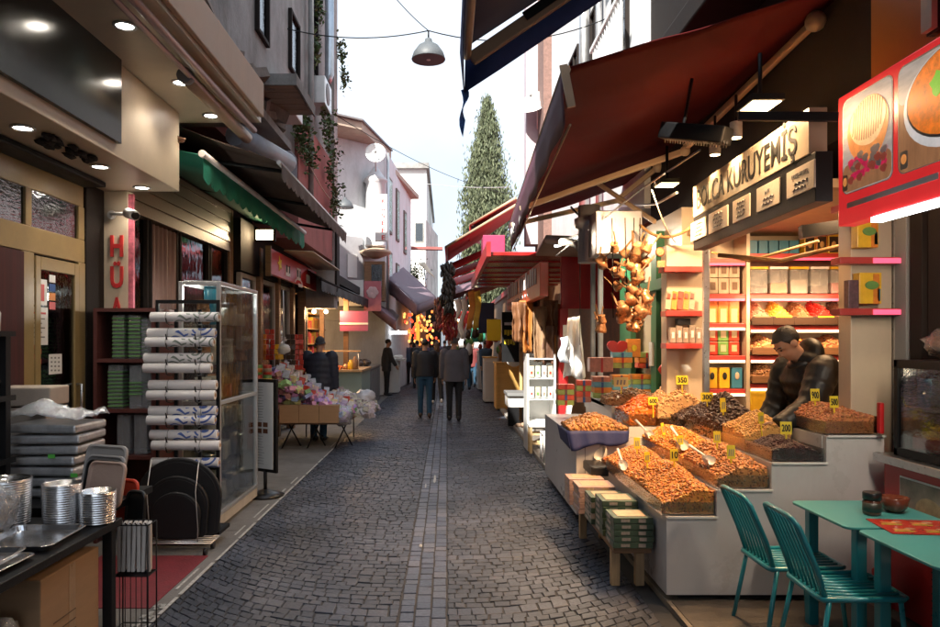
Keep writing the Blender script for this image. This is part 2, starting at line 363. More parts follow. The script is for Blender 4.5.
# worn white lines and the red painted patch on the left edge
mb = MB(); y = 3.6
while y < 12:
    l = random.uniform(.25, .9); mb.box(-1.812+random.uniform(-.004,.004), -1.790, y, y+l, .002, .005)
    if random.random() < .75: mb.box(-1.875, -1.86+random.uniform(0,.006), y+.1, y+l*.8, .002, .005)
    y += l+random.uniform(.02, .12)
for k in range(26):
    x = random.uniform(-1.9, -1.83); yy = random.uniform(4.25, 4.75); mb.box(x, x+random.uniform(.01,.03), yy, yy+random.uniform(.02,.05), .0055, .008)
struct(mb.build('road_marking', mat('worn_white_line', (.42,.42,.41), .8, var=.5, scale=40)))
struct(MB().box(-2.75, -1.9, 4.68, 5.82, .001, .005).build('red_paving_patch', mat('red_ground_paint', (.18,.02,.03), .7, var=.25, scale=8, bump=.3, dirt=.3)))
# pale splashes and sunlit slivers painted in colour on the setts
sm_ = mat('sun_sliver_splash', (.42,.42,.42), .7, var=.4, scale=30)
mb = MB()
for (x, y, w, h) in ((-.15,9.0,.03,.6),(-.22,6.1,.03,.12),(-.25,8.6,.02,.3)):
    P = []; n = 9
    for i in range(n):
        a = 2*math.pi*i/n; rr = random.uniform(.7, 1.1); P.append((x+w/2*rr*math.cos(a), y+h/2*rr*math.sin(a), .006))
    mb.prism(P, (0,0,.001))
struct(mb.build('sun_sliver_stain', sm_))
# ================================================================ LEFT BUILDINGS
def window(b, p0, p1, z0, z1, axis, out, fm='dark', pm='glassd', fw=.05, bars=0, name='window', depth=.06):
    """a framed opening on a wall plane. axis 'y': runs along y at x=const (p0=(x,y0), p1=(x,y1)); axis 'x' runs along x. out = +-1 outward"""
    if axis == 'y':
        x = p0[0]; a, c = sorted((p0[1], p1[1])); B = lambda u0, u1, w0, w1, d0, d1, mb: mb.box(min(x+out*d0, x+out*d1), max(x+out*d0, x+out*d1), u0, u1, w0, w1)
    else:
        y = p0[1]; a, c = sorted((p0[0], p1[0])); B = lambda u0, u1, w0, w1, d0, d1, mb: mb.box(u0, u1, min(y+out*d0, y+out*d1), max(y+out*d0, y+out*d1), w0, w1)
    m = MB(); B(a, a+fw, z0, z1, .002, depth, m); B(c-fw, c, z0, z1, .002, depth, m); B(a+fw, c-fw, z0, z0+fw, .002, depth-.002, m); B(a+fw, c-fw, z1-fw, z1, .002, depth-.002, m)
    for i in range(bars):
        u = a+(c-a)*(i+1)/(bars+1); B(u-.02, u+.02, z0+fw, z1-fw, .004, depth-.006, m)
    f = m.build(name, G(fm), b, bevel=.004)
    m = MB(); B(a+fw-.002, c-fw+.002, z0+fw-.002, z1-fw+.002, .006, .018, m); m.build('pane', G(pm), f); return f

b = T('shop_building', 'low shop with olive framed glass door, cream boxed signboard and downlights, nearest on the left', 'building', (-3.15, 4, 0))
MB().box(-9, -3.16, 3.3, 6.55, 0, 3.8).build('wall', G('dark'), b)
MB().box(-8.5, -2.2, -.9, 7.35, 3.86, 7.5).build('upper_wall', G('plast'), b)
w = MB(); X = -3.15
w.box(X-.005, X+.02, 3.3, 6.30, 2.86, 3.08).box(X-.005, X+.03, 3.3, 6.30, 2.38, 2.575)
for y0, y1 in ((3.3, 3.9), (5.36, 5.52), (6.19, 6.30)): w.box(X-.005, X+.035, y0, y1, 0, 2.378)
for y0, y1 in ((5.42, 5.50), (6.20, 6.30), (4.2, 4.3)): w.box(X-.005, X+.028, y0, y1, 2.577, 2.858)
w.build('door_frame', G('olive'), b, bevel=.006)
for y0, y1 in ((4.3, 5.42), (5.50, 6.20)): 
    f = MB().box(X+.0, X+.008, y0, y1, 2.577, 2.858).build('transom_window', G('glassd'), b)
d = MB(); X1 = X+.012
d.box(X1, X1+.03, 5.53, 5.60, .03, 2.36).box(X1, X1+.03, 6.11, 6.18, .03, 2.36).box(X1, X1+.03, 5.60, 6.11, 2.26, 2.36).box(X1, X1+.03, 5.60, 6.11, .03, .8)
d = d.build('door', G('olive'), b, bevel=.005)
MB().box(X1+.008, X1+.014, 5.598, 6.112, .798, 2.262).build('pane', G('glassd'), d)
MB().tube([(X1+.03,6.14,1.0),(X1+.07,6.14,1.0),(X1+.07,6.14,1.35),(X1+.03,6.14,1.35)], .012).build('handle', G('steel'), d)
def on_door(px, py, px2, py2, m, k=0, nm='sticker'):
    x = X1+.0165+k*.0015; a = UX(px, x, py); c = UX(px2, x, py2); zt = (a.z+c.z)/2
    return MB().box(x-.0012, x, a.y, c.y, 1.72-(py2-340)*((a.y+c.y)/2)/731, 1.72-(py-340)*((a.y+c.y)/2)/731).build(nm, m, d)
on_door(34, 279, 47, 305, G('whiteink')); on_door(29, 307, 48, 345, G('whiteink')); on_door(49, 354, 62, 374, G('whiteink'))
on_door(36.5, 284, 44.5, 301, G('redink'), 1)
for i in range(4): on_door(28.5, 266+i*10, 33, 274+i*10, [G('blue'), G('whiteink'), G('redink'), G('blue')][i]); on_door(49.5, 275+i*9, 55.5, 282.5+i*9, [G('whiteink'), G('blue'), mat('orange_ink', (.7,.25,.05)), G('redink')][i])
on_door(31, 312, 46, 314, G('redink'), 1)
for i in range(5): on_door(33, 318+i*4.6, 45-(i%2)*3, 319.3+i*4.6, G('greyink'), 1)
for i in range(4): on_door(29.5+(i%2)*6.5, 344+i*5, 35+(i%2)*6.5, 349+i*5, G('redink'))
for i in range(12): on_door(51+(i%3)*3.6, 357+(i//3)*4.2, 52.6+(i%3)*3.6, 358.6+(i//3)*4.2, G('greyink'), 1)
MB().box(X+.03, X+.05, 4.3, 5.36, .1, 2.37).build('curtain', mat('dark_red_curtain', (.06,.012,.012), .8, var=.5, scale=2, stretch=(1,14,.4)), b)
MB().box(-3.18, -3.11, 6.302, 6.64, 0, 3.075).build('pilaster', G('dark'), b, bevel=.01)
# boxed signboard, upper soffit and fascia
MB().box(-3.4, -2.452, 2.9, 6.70, 3.08, 3.795).build('signboard_box', G('cream'), b, bevel=.006)
MB().box(-2.449, -2.415, 3.2, 5.43, 3.175, 3.83).build('sign_panel', mat('dark_gloss_panel', (.010,.014,.015), .2, .2, var=.35, scale=2.5, bump=.04, bscale=4), b, bevel=.003)
MB().box(-3.4, -1.78, 2.9, 7.0, 3.80, 3.855).build('soffit', G('cream'), b)
MB().box(-1.778, -1.74, 2.6, 6.95, 3.835, 4.16).box(-2.6, -1.779, 6.93, 6.95, 3.857, 4.16).build('fascia', G('beige'), b, bevel=.008)
MB().box(-2.45, -1.78, 2.9, 6.9, 4.12, 4.16).build('canopy_roof', G('conc'), b)
for px, py, z in ((23,127,3.08), (100,166,3.08), (142,187,3.08), (125,25,3.80), (181,82,3.80), (211,115,3.80)):
    p = UZ(px, py, z); f = MB().lathe(p, [(.075,0), (.078,-.012), (.06,-.014), (.056,-.004)], 20).build('downlight', G('alu'), b)
    MB().lathe(p+Vector((0,0,-.001)), [(.0,-.006), (.056,-.006)], 18).build('lens', G('lampw'), f)
    lamp('SPOT', p+Vector((0,0,-.03)), 7, (1,.88,.72), .05, p+Vector((0,0,-2)), 130)
w = MB()
w.tube([(-1.86,2.9,3.74), (-1.86,7.05,3.74)], .03).tube([(-1.93,2.9,3.70), (-1.93,6.2,3.70)], .02)
w.build('awning_rail', mat('rose_tube', (.42,.30,.28), .35, .3), b)
MB().tube([(-1.97,5.55,3.71), (-1.97,7.2,3.71)], .055, 14).build('awning_roller', G('tan'), b)
MB().tube([(-1.97,5.48,3.71), (-1.97,5.55,3.71)], .06, 14).build('roller_end', G('greyink'), b)
w = MB(); random.seed(3)
for i in range(150):
    y = random.uniform(3.6, 9.2); s = random.uniform(.08, .24); w.obox((random.uniform(-2.5, -1.98), y, 4.2+random.uniform(0, .28)), (s, s*1.5, s*.55), (random.uniform(-.5,.5), random.uniform(-.5,.5), random.uniform(0,3)))
w.build('rubble_ledge', G('stone'), b)
MB().box(-2.62, -1.98, 4.5, 9.3, 4.13, 4.22).build('ledge_slab', G('plast'), b)
# flaking plaster and a broken bracket on the cream box
w = MB(); random.seed(9); c = U(166, 140, 6.68)
for i in range(22): w.ball(c+Vector((random.uniform(-.09,.16), random.uniform(-.02,.0), random.uniform(-.03,.03))), (random.uniform(.02,.05), .02, .016), 6, 4, fn=lambda d: d*random.uniform(.7,1.2))
w.tube([c, c+Vector((-.05,-.03,-.1)), c+Vector((-.05,0,-.26))], .012, 6)
w.build('broken_bracket', mat('rusty_plaster', (.20,.11,.07), .9, var=.4), b)
w = MB(); c = UZ(66, 146, 3.08)
for i in range(26): w.ball(c+Vector((random.uniform(-.09,.09), random.uniform(-.35,.35), -.02)), (.03, .07, .02), 6, 4, fn=lambda d: d*random.uniform(.7,1.2))
w.build('soffit_hole', G('dark'), b)
MB().box(-3.13, -2.93, 3.3, 6.29, 3.03, 3.076).build('shutter_rail', G('black'), b, bevel=.01)

# cream pillar with vertical red letters
pl = T('shop_pillar', 'cream pillar with raised red vertical letters and a patterned strip beside the glass door', 'pillar', (-3.0, 6.7, 0))
MB().box(-3.135, -2.905, 6.65, 6.78, 0, 3.078).build('pillar_shaft', G('cream'), pl, bevel=.006)
for s, y in (('H', 256), ('Ü', 287), ('A', 318)):
    p = U(117, y, 6.645); text('letter', s, G('redink'), pl, p, (1,0,0), (0,0,1), .19, .115, .02, .03)
w = MB(); random.seed(4)
MB().box(-2.903, -2.86, 6.66, 6.70, 1.6, 3.05).build('poster_strip', mat('patterned_strip', (.55,.24,.14), .5, var=.6, scale=16, hue=.1), pl)

# security camera on the pillar
cm = T('security_camera', 'white bullet security camera on an arm on the cream pillar', 'camera', U(118, 215, 6.6))
a = U(112, 215, 6.64); e = U(133, 216, 6.45)
MB().lathe((a.x, a.y, a.z), [(.04,-.012),(.04,.0)], 14, axis='y').build('base_plate', G('white'), cm)
MB().tube([a, a+Vector((.02,-.06,0)), e+Vector((0,.02,.02))], .016).build('arm', G('white'), cm)
MB().tube([e+Vector((-.07,.05,.035)), e+Vector((.04,-.05,-.005))], .045, 14).build('housing', G('white'), cm)
MB().tube([e+Vector((.04,-.05,-.005)), e+Vector((.052,-.062,-.010))], .034, 14).build('lens', G('blackp'), cm)

# second shop: shutter and glazed front
b = T('shuttered_shop', 'brown shopfront with a rolled slatted shutter over curtained windows', 'building', (-3.1, 8.6, 0))
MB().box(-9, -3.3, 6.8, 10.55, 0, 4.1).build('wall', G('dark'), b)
w = MB()
for i in range(9): w.box(-3.18, -3.085-.012*(i%2), 6.82, 10.42, 2.98+i*.068, 3.045+i*.068)
w.build('shutter', mat('brown_shutter', (.15,.09,.06), .38, var=.2, scale=2, stretch=(1,.4,1)), b)
for y0, y1, pm in ((6.84,7.66,'glassd'), (7.70,8.50,'film'), (8.56,9.62,'glassd'), (9.66,10.42,'glassd')):
    f = MB(); f.box(-3.2,-3.12,y0,y0+.05,.35,2.975).box(-3.2,-3.12,y1-.05,y1,.35,2.975).box(-3.2,-3.12,y0+.05,y1-.05,.35,.42); f = f.build('window', G('dark'), b, bevel=.004)
    if pm == 'film':
        def rip(u, v): return Vector((.03*math.sin(u*38), 0, 0))
        MB().sheet((-3.14,y0+.05,.4),(-3.14,y1-.05,.4),(-3.14,y1-.05,2.95),(-3.14,y0+.05,2.95), 40, 3, .004, fn=rip).build('curtain', mat('pinkish_curtain', (.30,.19,.17), .5, var=.3, scale=3, stretch=(1,12,.3)), f)
    else: MB().box(-3.165,-3.16,y0+.05,y1-.05,.42,2.97).build('pane', G(pm), f)
    MB().box(-3.29,-3.27,y0,y1,.3,2.97).build('interior_panel', mat('brown_interior', (.12,.075,.05), .6, var=.4, scale=2), f)
MB().box(-3.2,-3.1,10.43,10.52,0,3.6).box(-3.2,-3.1,10.54,10.62,0,3.6).build('pilaster', G('wood'), b, bevel=.01)
MB().box(-3.2,-3.15,6.82,10.42,0,.35).build('plinth', G('dark'), b)

# third shop: posts, glazed doors, then the lit recess
b = T('trinket_shop', 'dark shopfront with pale framed glass doors under the red sign', 'building', (-3, 13, 0))
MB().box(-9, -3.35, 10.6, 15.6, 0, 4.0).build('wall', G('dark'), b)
for y0, y1 in ((10.75,11.6), (11.9,12.9), (13.1,14.1)):
    f = MB().box(-3.1,-3.03,y0,y0+.07,.1,2.72).box(-3.1,-3.03,y1-.07,y1,.1,2.72).box(-3.1,-3.03,y0+.07,y1-.07,1.70,1.78).box(-3.1,-3.03,y0+.07,y1-.07,2.65,2.72).build('door', mat('pale_frame', (.36,.33,.30), .5), b, bevel=.005)
    MB().box(-3.075,-3.068,y0+.07,y1-.07,.1,1.70).box(-3.075,-3.068,y0+.07,y1-.07,1.78,2.65).build('pane', G('glassd'), f)
for y in (11.7, 12.97, 14.2, 15.3): MB().box(-3.12,-2.98,y,y+.16,0,3.2).build('post', G('wood'), b, bevel=.008)
MB().box(-3.3,-3.0,10.64,15.5,2.74,3.5).build('lintel', G('dark'), b)

b = T('spice_shop', 'open warmly lit shop recess behind the pale green counter on the left', 'building', (-3, 18, 0))
MB().box(-8,-3.9,15.62,23,0,4.2).build('back_wall', G('wood'), b)
MB().box(-3.9,-2.35,15.62,16.0,2.75,4.2).box(-3.9,-2.45,16.0,21,3.0,3.2).build('ceiling_block', G('dark'), b)
MB().box(-3.9,-3.0,15.62,15.75,0,2.7).build('side_wall', G('dark'), b)
MB().box(-3.0,-2.9,17.2,17.35,0,3.0).build('post', G('wood'), b); MB().box(-2.75,-2.62,19.4,19.52,0,3.0).build('post', G('wood'), b)
for z in (1.2, 1.6, 2.0, 2.4): MB().box(-3.9,-3.55,16,22.4,z,z+.03).build('shelf', G('wood2'), b)
random.seed(12); w = MB()
for z in (1.23, 1.63, 2.03):
    y = 16.1
    while y < 22.2:
        s = random.uniform(.1,.25); w.box(-3.8,-3.62,y,y+s*.85,z,z+random.uniform(.15,.32)); y += s
w.build('shelf_goods', mat('warm_goods', (.45,.18,.05), .5, var=.3, island=.5, hue=.08), b)
for px, py in ((371,235),(452,238)):   # hanging lamps in the recess
    p = U(240+px*160/836, 260+py*120/627, 16.3); f = MB().box(p.x-.17,p.x+.17,p.y-.1,p.y+.1,p.z-.02,p.z+.02).build('ceiling_light', G('lampy'), b)
for px, py in ((387,270),(450,270)):
    p = U(240+px*160/836, 260+py*120/627, 16.1); MB().ball(p, .045, 10, 6).build('bulb', G('lampy'), b)
lamp('POINT', U(318, 312, 16.1), 35, (1,.62,.3), .1); lamp('POINT', (-2.9, 19, 2.5), 35, (1,.6,.28), .15)

# tall grey and pink house above the shops
b = T('tall_house', 'tall shabby grey and pink plaster house with creepers and a drainpipe on the left', 'building', (-2.5, 12, 0))
MB().box(-9, -2.5, 7.4, 15.95, 4.2, 9.3).build('wall', G('plast'), b)
MB().box(-3.2, -2.44, 12.0, 16.0, 3.4, 5.5).build('pink_wall', G('pink'), b)
MB().box(-3.2, -2.40, 15.55, 16.02, 2.4, 9.3).build('corner_pier', mat('pier_plaster', (.33,.30,.29), .9, var=.3, scale=1.5, bump=.4, dirt=.7), b)
for y0, y1, z0, z1 in ((9.5,10.1,5.75,7.4), (11.5,12.2,6.0,6.95), (8.6,8.9,6.2,8), (13.3,13.9,6.6,8.2), (12.6,13.2,4.5,5.6)):
    window(b, (-2.5, y0), (-2.5, y1), z0, z1, 'y', 1, 'dark', 'glassd', .05)
MB().tube([(-2.3,14.3,9.5), (-2.3,14.3,6.9), (-2.36,14.3,6.75)], .09, 12).build('drainpipe', mat('zinc_pipe', (.45,.50,.56), .35, .8), b)
MB().tube([(-2.4,12.9,9.2), (-2.4,12.9,4.0)], .05, 8).build('downpipe', G('plast'), b)
s = MB(); s.box(-2.5,-1.6,7.7,8.75,4.45,4.49)
for i in range(5): s.box(-2.49,-1.61,7.72+i*.205,7.91+i*.205,4.405,4.45)
s.build('balcony_slab', mat('weathered_boards', (.27,.20,.16), .85, var=.3, scale=5, bump=.3, stretch=(.6,3,1)), b)
MB().box(-2.5,-1.58,7.68,7.70,4.40,4.52).box(-1.6,-1.58,7.70,8.77,4.40,4.52).build('balcony_edge', G('plast'), b)
MB().box(-9, -2.3, 15.2, 16.1, 9.301, 9.45).build('eave', G('beige'), b)
MB().box(-3.1, -2.43, 7.4, 10.9, 3.95, 4.45).build('rough_band', G('pink'), b)

def ivy(label, pts, n, spread, grp=None, seed=1):
    random.seed(seed); mats = []
    for i in range(n):
        p = random.choice(pts); d = Vector((abs(random.gauss(0, spread[0])), random.gauss(0, spread[1]), random.gauss(0, spread[2])))
        mats.append(trs(Vector(p)+d, (random.uniform(-1,1), random.uniform(-1,1), random.uniform(0,6.3)), random.uniform(.05,.11)))
    o = link('creeper', scatter_mesh('creeper', [(-.5,0,0),(0,-.35,.05),(.6,0,-.05),(0,.35,.05)], [(0,1,2,3)], mats), G('leaf'))
    return tag(o, label, 'plant', 'creepers on the tall left house')
ivy('green creeper clump high on the grey wall by the drainpipe', [UX(318+random.uniform(-5,5), -2.42, y) for y in (2,10,44,52)], 260, (.05,.12,.14), seed=2)
ivy('green creeper tuft over the pink wall under the boarded balcony', [UX(px, -2.4, y) for px, y in ((296,122),(300,130),(303,150),(296,140),(306,158))], 420, (.10,.17,.14), seed=3)
ivy('bushy creeper on the street corner of the pink house', [UX(px, -2.36, y) for px, y in ((322,118),(326,128),(330,160),(327,172),(333,190),(331,205),(324,140))], 620, (.10,.17,.17), seed=4)
ivy('small dark creeper sprouting from the corner pier of the tall house', [U(340+random.uniform(-2,3), y, 16) for y in (50,56,74,82)], 240, (.08,.12,.12), seed=5)
for k,(y,z) in enumerate(((10.4,5.0),(13.2,6.0))):
    a_ = T('air_conditioner', ['white air conditioner box on the tall house wall above the brown awning','grey air conditioner box higher on the tall house by the creepers'][k], 'air conditioner', (-2.3,y,z))
    MB().box(-2.49,-2.2,y,y+.75,z,z+.5).build('housing', G('offw') if k==0 else G('alu'), a_, bevel=.015); MB().lathe((-2.195,y+.3,z+.25),[(.2,0),(.19,.006),(.05,.008),(0,.008)],20,axis='x').build('fan_grille',G('greyink'),a_)
# unseen house added behind the camera, stepped to shape the sun patch
b = T('unseen_shade_house', 'unseen plain plaster house added behind the camera to shade the lane', 'building', (-5, -8, 0))
MB().box(-12,-2.6,-22,-.92,0,9.3).box(-12,-2.62,-22,-3.2,9.301,11.6).build('wall', G('plast'), b)
for y in range(-20, -2, 3): window(b, (-2.6,y), (-2.6,y+1.2), 5, 7, 'y', 1, 'offw'); window(b, (-2.6,y), (-2.6,y+1.2), 7.6, 9.2, 'y', 1, 'offw')

# ---------------------------------------------------------------- awnings of the left row
def scallop(mb, a, c, drop, step=.14, th=.006, wav=.01):
    a = Vector(a); c = Vector(c); n = max(2, int((c-a).length/step)); up = Vector((0,0,1)); pr = None; V = []; F = []
    nrm = (c-a).cross(up).normalized()
    K = n*4
    for i in range(K+1):
        t = i/K; ph = (t*n) % 1; d = drop*(.80+.20*math.sin(math.pi*ph)) if True else drop
        o = nrm*(wav*math.sin(t*n*2.1)); p = a.lerp(c, t)
        V += [p, p-up*d+o]
    V2 = V+[Vector(v)+nrm*th for v in V]; o = len(V)
    for i in range(K): F += [(2*i,2*i+2,2*i+3,2*i+1), (o+2*i,o+2*i+1,o+2*i+3,o+2*i+2), (2*i,o+2*i,o+2*i+2,2*i+2), (2*i+1,2*i+3,o+2*i+3,o+2*i+1)]
    F += [(0,1,o+1,o), (2*K,o+2*K,o+2*K+1,2*K+1)]
    return mb.add(V2, F)
t = T('brown_awning', 'long dark brown scalloped awning on the left above the green valance', 'awning', (-2.4, 9.2, 3.4))
from mathutils import noise as _n
sag = lambda k: (lambda u, v: Vector((0,0,-k*math.sin(math.pi*u)*math.sin(math.pi*v)+.035*_n.noise(Vector((u*2.2,v*7,k*50)))+.012*_n.noise(Vector((u*5,v*26,k*90))))))
MB().sheet((-3.1,7.0,3.95),(-1.6,7.0,3.42),(-1.6,11.5,3.40),(-3.1,11.5,3.92), 14, 40, .006, fn=sag(.04)).build('canvas', G('brownc'), t)
MB().tube([(-1.6,6.95,3.41),(-1.6,11.55,3.40)], .022).build('front_bar', G('alu'), t)
scallop(MB(), (-1.585,7.0,3.40),(-1.585,11.5,3.385), .16).build('valance', G('brownc'), t)
for y in (7.3, 9.2, 11.3): MB().tube([(-3.1,y,3.62),(-2.3,y+.1,3.52),(-1.62,y,3.40)], .02).build('arm', G('black'), t)
t = T('green_awning', 'half rolled awning with a pale bar and bright green scalloped valance', 'awning', (-2.4, 9.3, 3.4))
MB().tube([(-2.3,6.86,3.47),(-2.3,11.8,3.45)], .035, 12).build('front_bar', mat('pale_bar', (.62,.55,.52), .4), t)
scallop(MB(), (-2.3,6.9,3.45),(-2.3,11.75,3.43), .25, .16, wav=.02).build('valance', G('greenc'), t)
MB().sheet((-3.08,6.95,3.62),(-2.3,6.95,3.47),(-2.3,11.75,3.45),(-3.08,11.75,3.60), 3, 6, .006).build('canvas', G('greenc'), t)
t = T('black_awning', 'narrow black awning above the lit spice shop on the left', 'awning', (-2.5, 18, 2.8))
MB().sheet((-3.0,14.3,3.3),(-2.4,13.9,2.86),(-2.25,22.6,2.86),(-2.9,22.6,3.3), 8, 24, .006, fn=sag(.05)).build('canvas', mat('black_canvas', (.018,.016,.018), .8), t)
scallop(MB(), (-2.39,13.9,2.86),(-2.24,22.6,2.86), .22, .3).build('valance', G('black'), t)
MB().tube([(-2.4,13.9,2.87),(-2.25,22.6,2.87)], .03).build('front_bar', G('black'), t)
t = T('plum_awning', 'faded plum awning sloping out over the far left stalls', 'awning', (-1.6, 24, 3))
A_, B_, C_, D_ = U(383,273,24), U(416.5,305,20.5), U(436,297,24), U(399,263,28)
MB().sheet(A_, B_, C_, D_, 6, 6, .01, fn=sag(.08)).build('canvas', mat('plum_canvas2', (.17,.12,.145), .75, var=.15), t)
MB().sheet(B_, C_, C_+Vector((0,0,-.3)), B_+Vector((0,0,-.3)), 6, 1, .01).build('valance', G('purplec'), t)
MB().sheet(A_, A_+Vector((0,.02,-.5)), B_+Vector((0,.02,-.3)), B_, 4, 2, .01).build('side_flap', G('purplec'), t)
t = T('black_box_awning', 'short dark canopy edge below the plum awning on the far left', 'awning', U(390,310,24))
MB().sheet(U(372,303,22),U(396,322,19.5),U(399,316,24),U(385,302,26),4,4,.01).build('canvas', G('purplec'), t)
MB().sheet(U(372,303,22),U(396,322,19.5),U(396,331,19.5),U(372,312,22),4,2,.01).build('valance', G('purplec'), t)

# flood lamp and red trinket sign
t = T('flood_lamp', 'glowing flood lamp on the dark wall below the green valance', 'lamp', U(265,235,11.4))
p = U(265,235,11.4); MB().box(p.x-.16,p.x+.16,p.y-.02,p.y+.08,p.z-.1,p.z+.1).build('housing', G('black'), t, bevel=.01)
MB().box(p.x-.13,p.x+.13,p.y-.026,p.y-.021,p.z-.075,p.z+.075).build('lens', G('lampy'), t)
MB().tube([p+Vector((0,.06,0)), p+Vector((-.15,.3,.12))], .015).build('bracket', G('black'), t)
lamp('SPOT', p+Vector((0,-.06,0)), 18, (1,.72,.42), .1, p+Vector((.5,-2,-1.2)), 140)
t = T('shop_sign', 'red fascia sign with white blocks and a yellow star figure on the left row', 'sign', (-2.7, 13, 2.9))
SX = -2.70
MB().box(SX-.06, SX, 11.2, 15.1, 2.73, 3.13).build('panel', G('redsign'), t, bevel=.01)
MB().box(SX-.07, SX+.012, 11.15, 11.2, 2.70, 3.16).build('frame', G('wood'), t)
w = MB()
for y, h, z in ((12.4,.16,2.88),(13.3,.2,2.9),(13.45,.06,2.77),(14.2,.16,2.9)): w.box(SX+.002, SX+.008, y-.17, y+.17, z-.08, z-.08+h)
w.build('white_block', G('whiteink'), t)
w = MB()
for y in (12.3,12.5,13.2,13.4): w.box(SX+.009, SX+.013, y-.04, y+.04, 2.86, 2.98)
w.build('dark_mark', G('blackink'), t)
P = [Vector((SX+.002, 11.8+.16*math.cos(a)*(1 if i%2 else .45), 2.95+.13*math.sin(a)*(1 if i%2 else .45))) for i, a in enumerate(np.linspace(0, 2*math.pi, 11)[:-1])]
MB().prism(P[::-1], (.006,0,0)).build('star', G('yellow'), t)
w = MB()
for i in range(9):
    a = math.pi*i/8; w.ball((SX+.004, 13.3+.3*math.cos(a), 2.76+.06*math.sin(a)), (.006,.05,.018), 6, 4)
w.build('white_arc', G('whiteink'), t)
MB().sheet((-2.68,12.0,3.18),(-2.2,12.0,3.16),(-2.2,15.0,3.14),(-2.68,15.0,3.16),3,3,.02).build('hood', G('tan'), t)

# ---------------------------------------------------------------- far left houses
b = T('white_house', 'white house with bracketed eaves and a round bay closing the view on the left', 'building', (-3, 25, 0))
P0, P1, P2, P3 = (-6.5,18.6), (-1.95,23.0), (-1.47,30.0), (-8,33)
MB().prism([(*p, 0) for p in (P0,P1,P2,P3)], (0,0,7.75)).build('wall', G('wplast'), b)
E0, E1, E2, E3 = (-6.6,16.9), (-2.25,21.4), (-1.72,24.2), (-8,26)
MB().prism([(*p, 7.76) for p in ((-7,17.2),(-2.45,21.0),(-1.85,24.3),(-8,26))], (0,0,.22)).build('eave', mat('eave_boards', (.46,.36,.28), .8, var=.2, scale=4), b)
MB().prism([(*p, 7.5) for p in ((-1.93,24.35),(-1.15,30.0),(-2.6,30.2),(-3,24.6))], (0,0,.16)).build('side_eave', G('eave_boards') if 'eave_boards' in M_ else MATS['eave_boards'], b)
MB().prism([(*p, 7.99) for p in ((-7.1,17.0),(-2.4,20.9),(-1.8,24.3),(-8,26.5))], (0,0,.05)).build('roof_edge', mat('roof_tin', (.22,.2,.2), .6), b)
# front-wall panels, at the plane between P0 and P1
fd = (Vector((*P1,0))-Vector((*P0,0))).normalized(); fn_ = Vector((fd.y,-fd.x,0))
def onfront(t0, t1, z0, z1, d0, d1, nm, m, parent):
    a = Vector((*P1,0))-fd*t0; c = Vector((*P1,0))-fd*t1
    q = [a+fn_*d0, c+fn_*d0, c+fn_*d1, a+fn_*d1]; return MB().prism([p+Vector((0,0,z0)) for p in q], (0,0,z1-z0)).build(nm, m, parent, bevel=.004)
w = onfront(.9,4.6,3.0,4.85,.01,.04,'grey_panel', mat('grey_blue_plaster', (.42,.41,.43), .9, var=.1), b)
onfront(.7,5,2.72,2.84,.02,.5,'ledge', G('black'), b)
onfront(.2,5,2.3,2.70,.01,.06,'white_band', G('white'), b)
w = onfront(1.15,1.5,3.6,4.3,.05,.08,'notice', G('white'), b)
def side_win(y0, y1, z0, z1):
    tdir = (Vector((*P2,0))-Vector((*P1,0))).normalized(); nn = Vector((tdir.y,-tdir.x,0))
    a = Vector((*P1,0))+tdir*y0; c = Vector((*P1,0))+tdir*y1
    f = MB().prism([p+Vector((0,0,z0)) for p in (a, c, c+nn*.05, a+nn*.05)], (0,0,z1-z0)).build('window', mat('shutter_brown', (.16,.12,.1), .7), b)
    MB().prism([p+Vector((0,0,z0+.08)) for p in (a+tdir*.1+nn*.05, c-tdir*.1+nn*.05, c-tdir*.1+nn*.056, a+tdir*.1+nn*.056)], (0,0,z1-z0-.16)).build('pane', G('glassd'), f)
side_win(.5,1.3,5.2,7.0); side_win(.5,1.3,3.2,4.6); side_win(2.4,3.1,5.2,7.0); side_win(2.4,3.1,3.1,4.4); side_win(4.5,5.2,5,6.6)
c = Vector((-2.18, 22.3, 0))
MB().lathe(c, [(.30,4.55),(.32,4.6),(.30,4.66),(.29,6.5),(.36,6.55),(.36,6.62),(.26,6.7),(.06,7.0),(0,7.02)], 20).build('round_bay', G('wplast'), b)
MB().lathe(c, [(.1,4.2),(.48,4.35),(.48,4.42),(.3,4.5)], 20).build('bay_foot', G('beige'), b)
MB().box(c.x-.32,c.x+.3,c.y-.2,c.y+.3,2.9,4.1).build('balcony_box', G('wood'), b)
MB().box(c.x-.1,c.x+.22,c.y-.23,c.y-.201,3.0,4.0).build('window', G('glassd'), b)
MB().tube([(-1.86,23.0,7.6),(-1.86,23.0,2.5)], .05).build('drainpipe', G('alu'), b)
def dish(label, p, r, tilt, rz):
    d = T('satellite_dish', label, 'dish', p, 'satellite dishes on the houses')
    R = Euler((tilt,0,rz)).to_matrix(); mb = MB(); n0 = len(mb.v)
    mb.lathe((0,0,0), [(0,0),(r*.5,r*.06),(r*.85,r*.2),(r,r*.3),(r*.99,r*.31),(r*.84,r*.215),(r*.5,r*.075),(0,.012)], 24); mb.v = [tuple(Vector(p)+R@Vector(v)) for v in mb.v]; mb.build('bowl', G('white'), d)
    mb = MB(); mb.tube([Vector(p)+R@Vector((0,-r,.25*r)), Vector(p)+R@Vector((0,-r*.2,r*.9))], .012).tube([Vector(p), Vector(p)+R@Vector((0,0,-.15)), Vector(p)+R@Vector((0,0,-.15))+Vector((0,.05,-.45))], .02); mb.build('arm', G('alu'), d)
    MB().ball(Vector(p)+R@Vector((0,-r*.2,r*.9)), .045, 8, 6).build('receiver', G('greyink'), d); return d
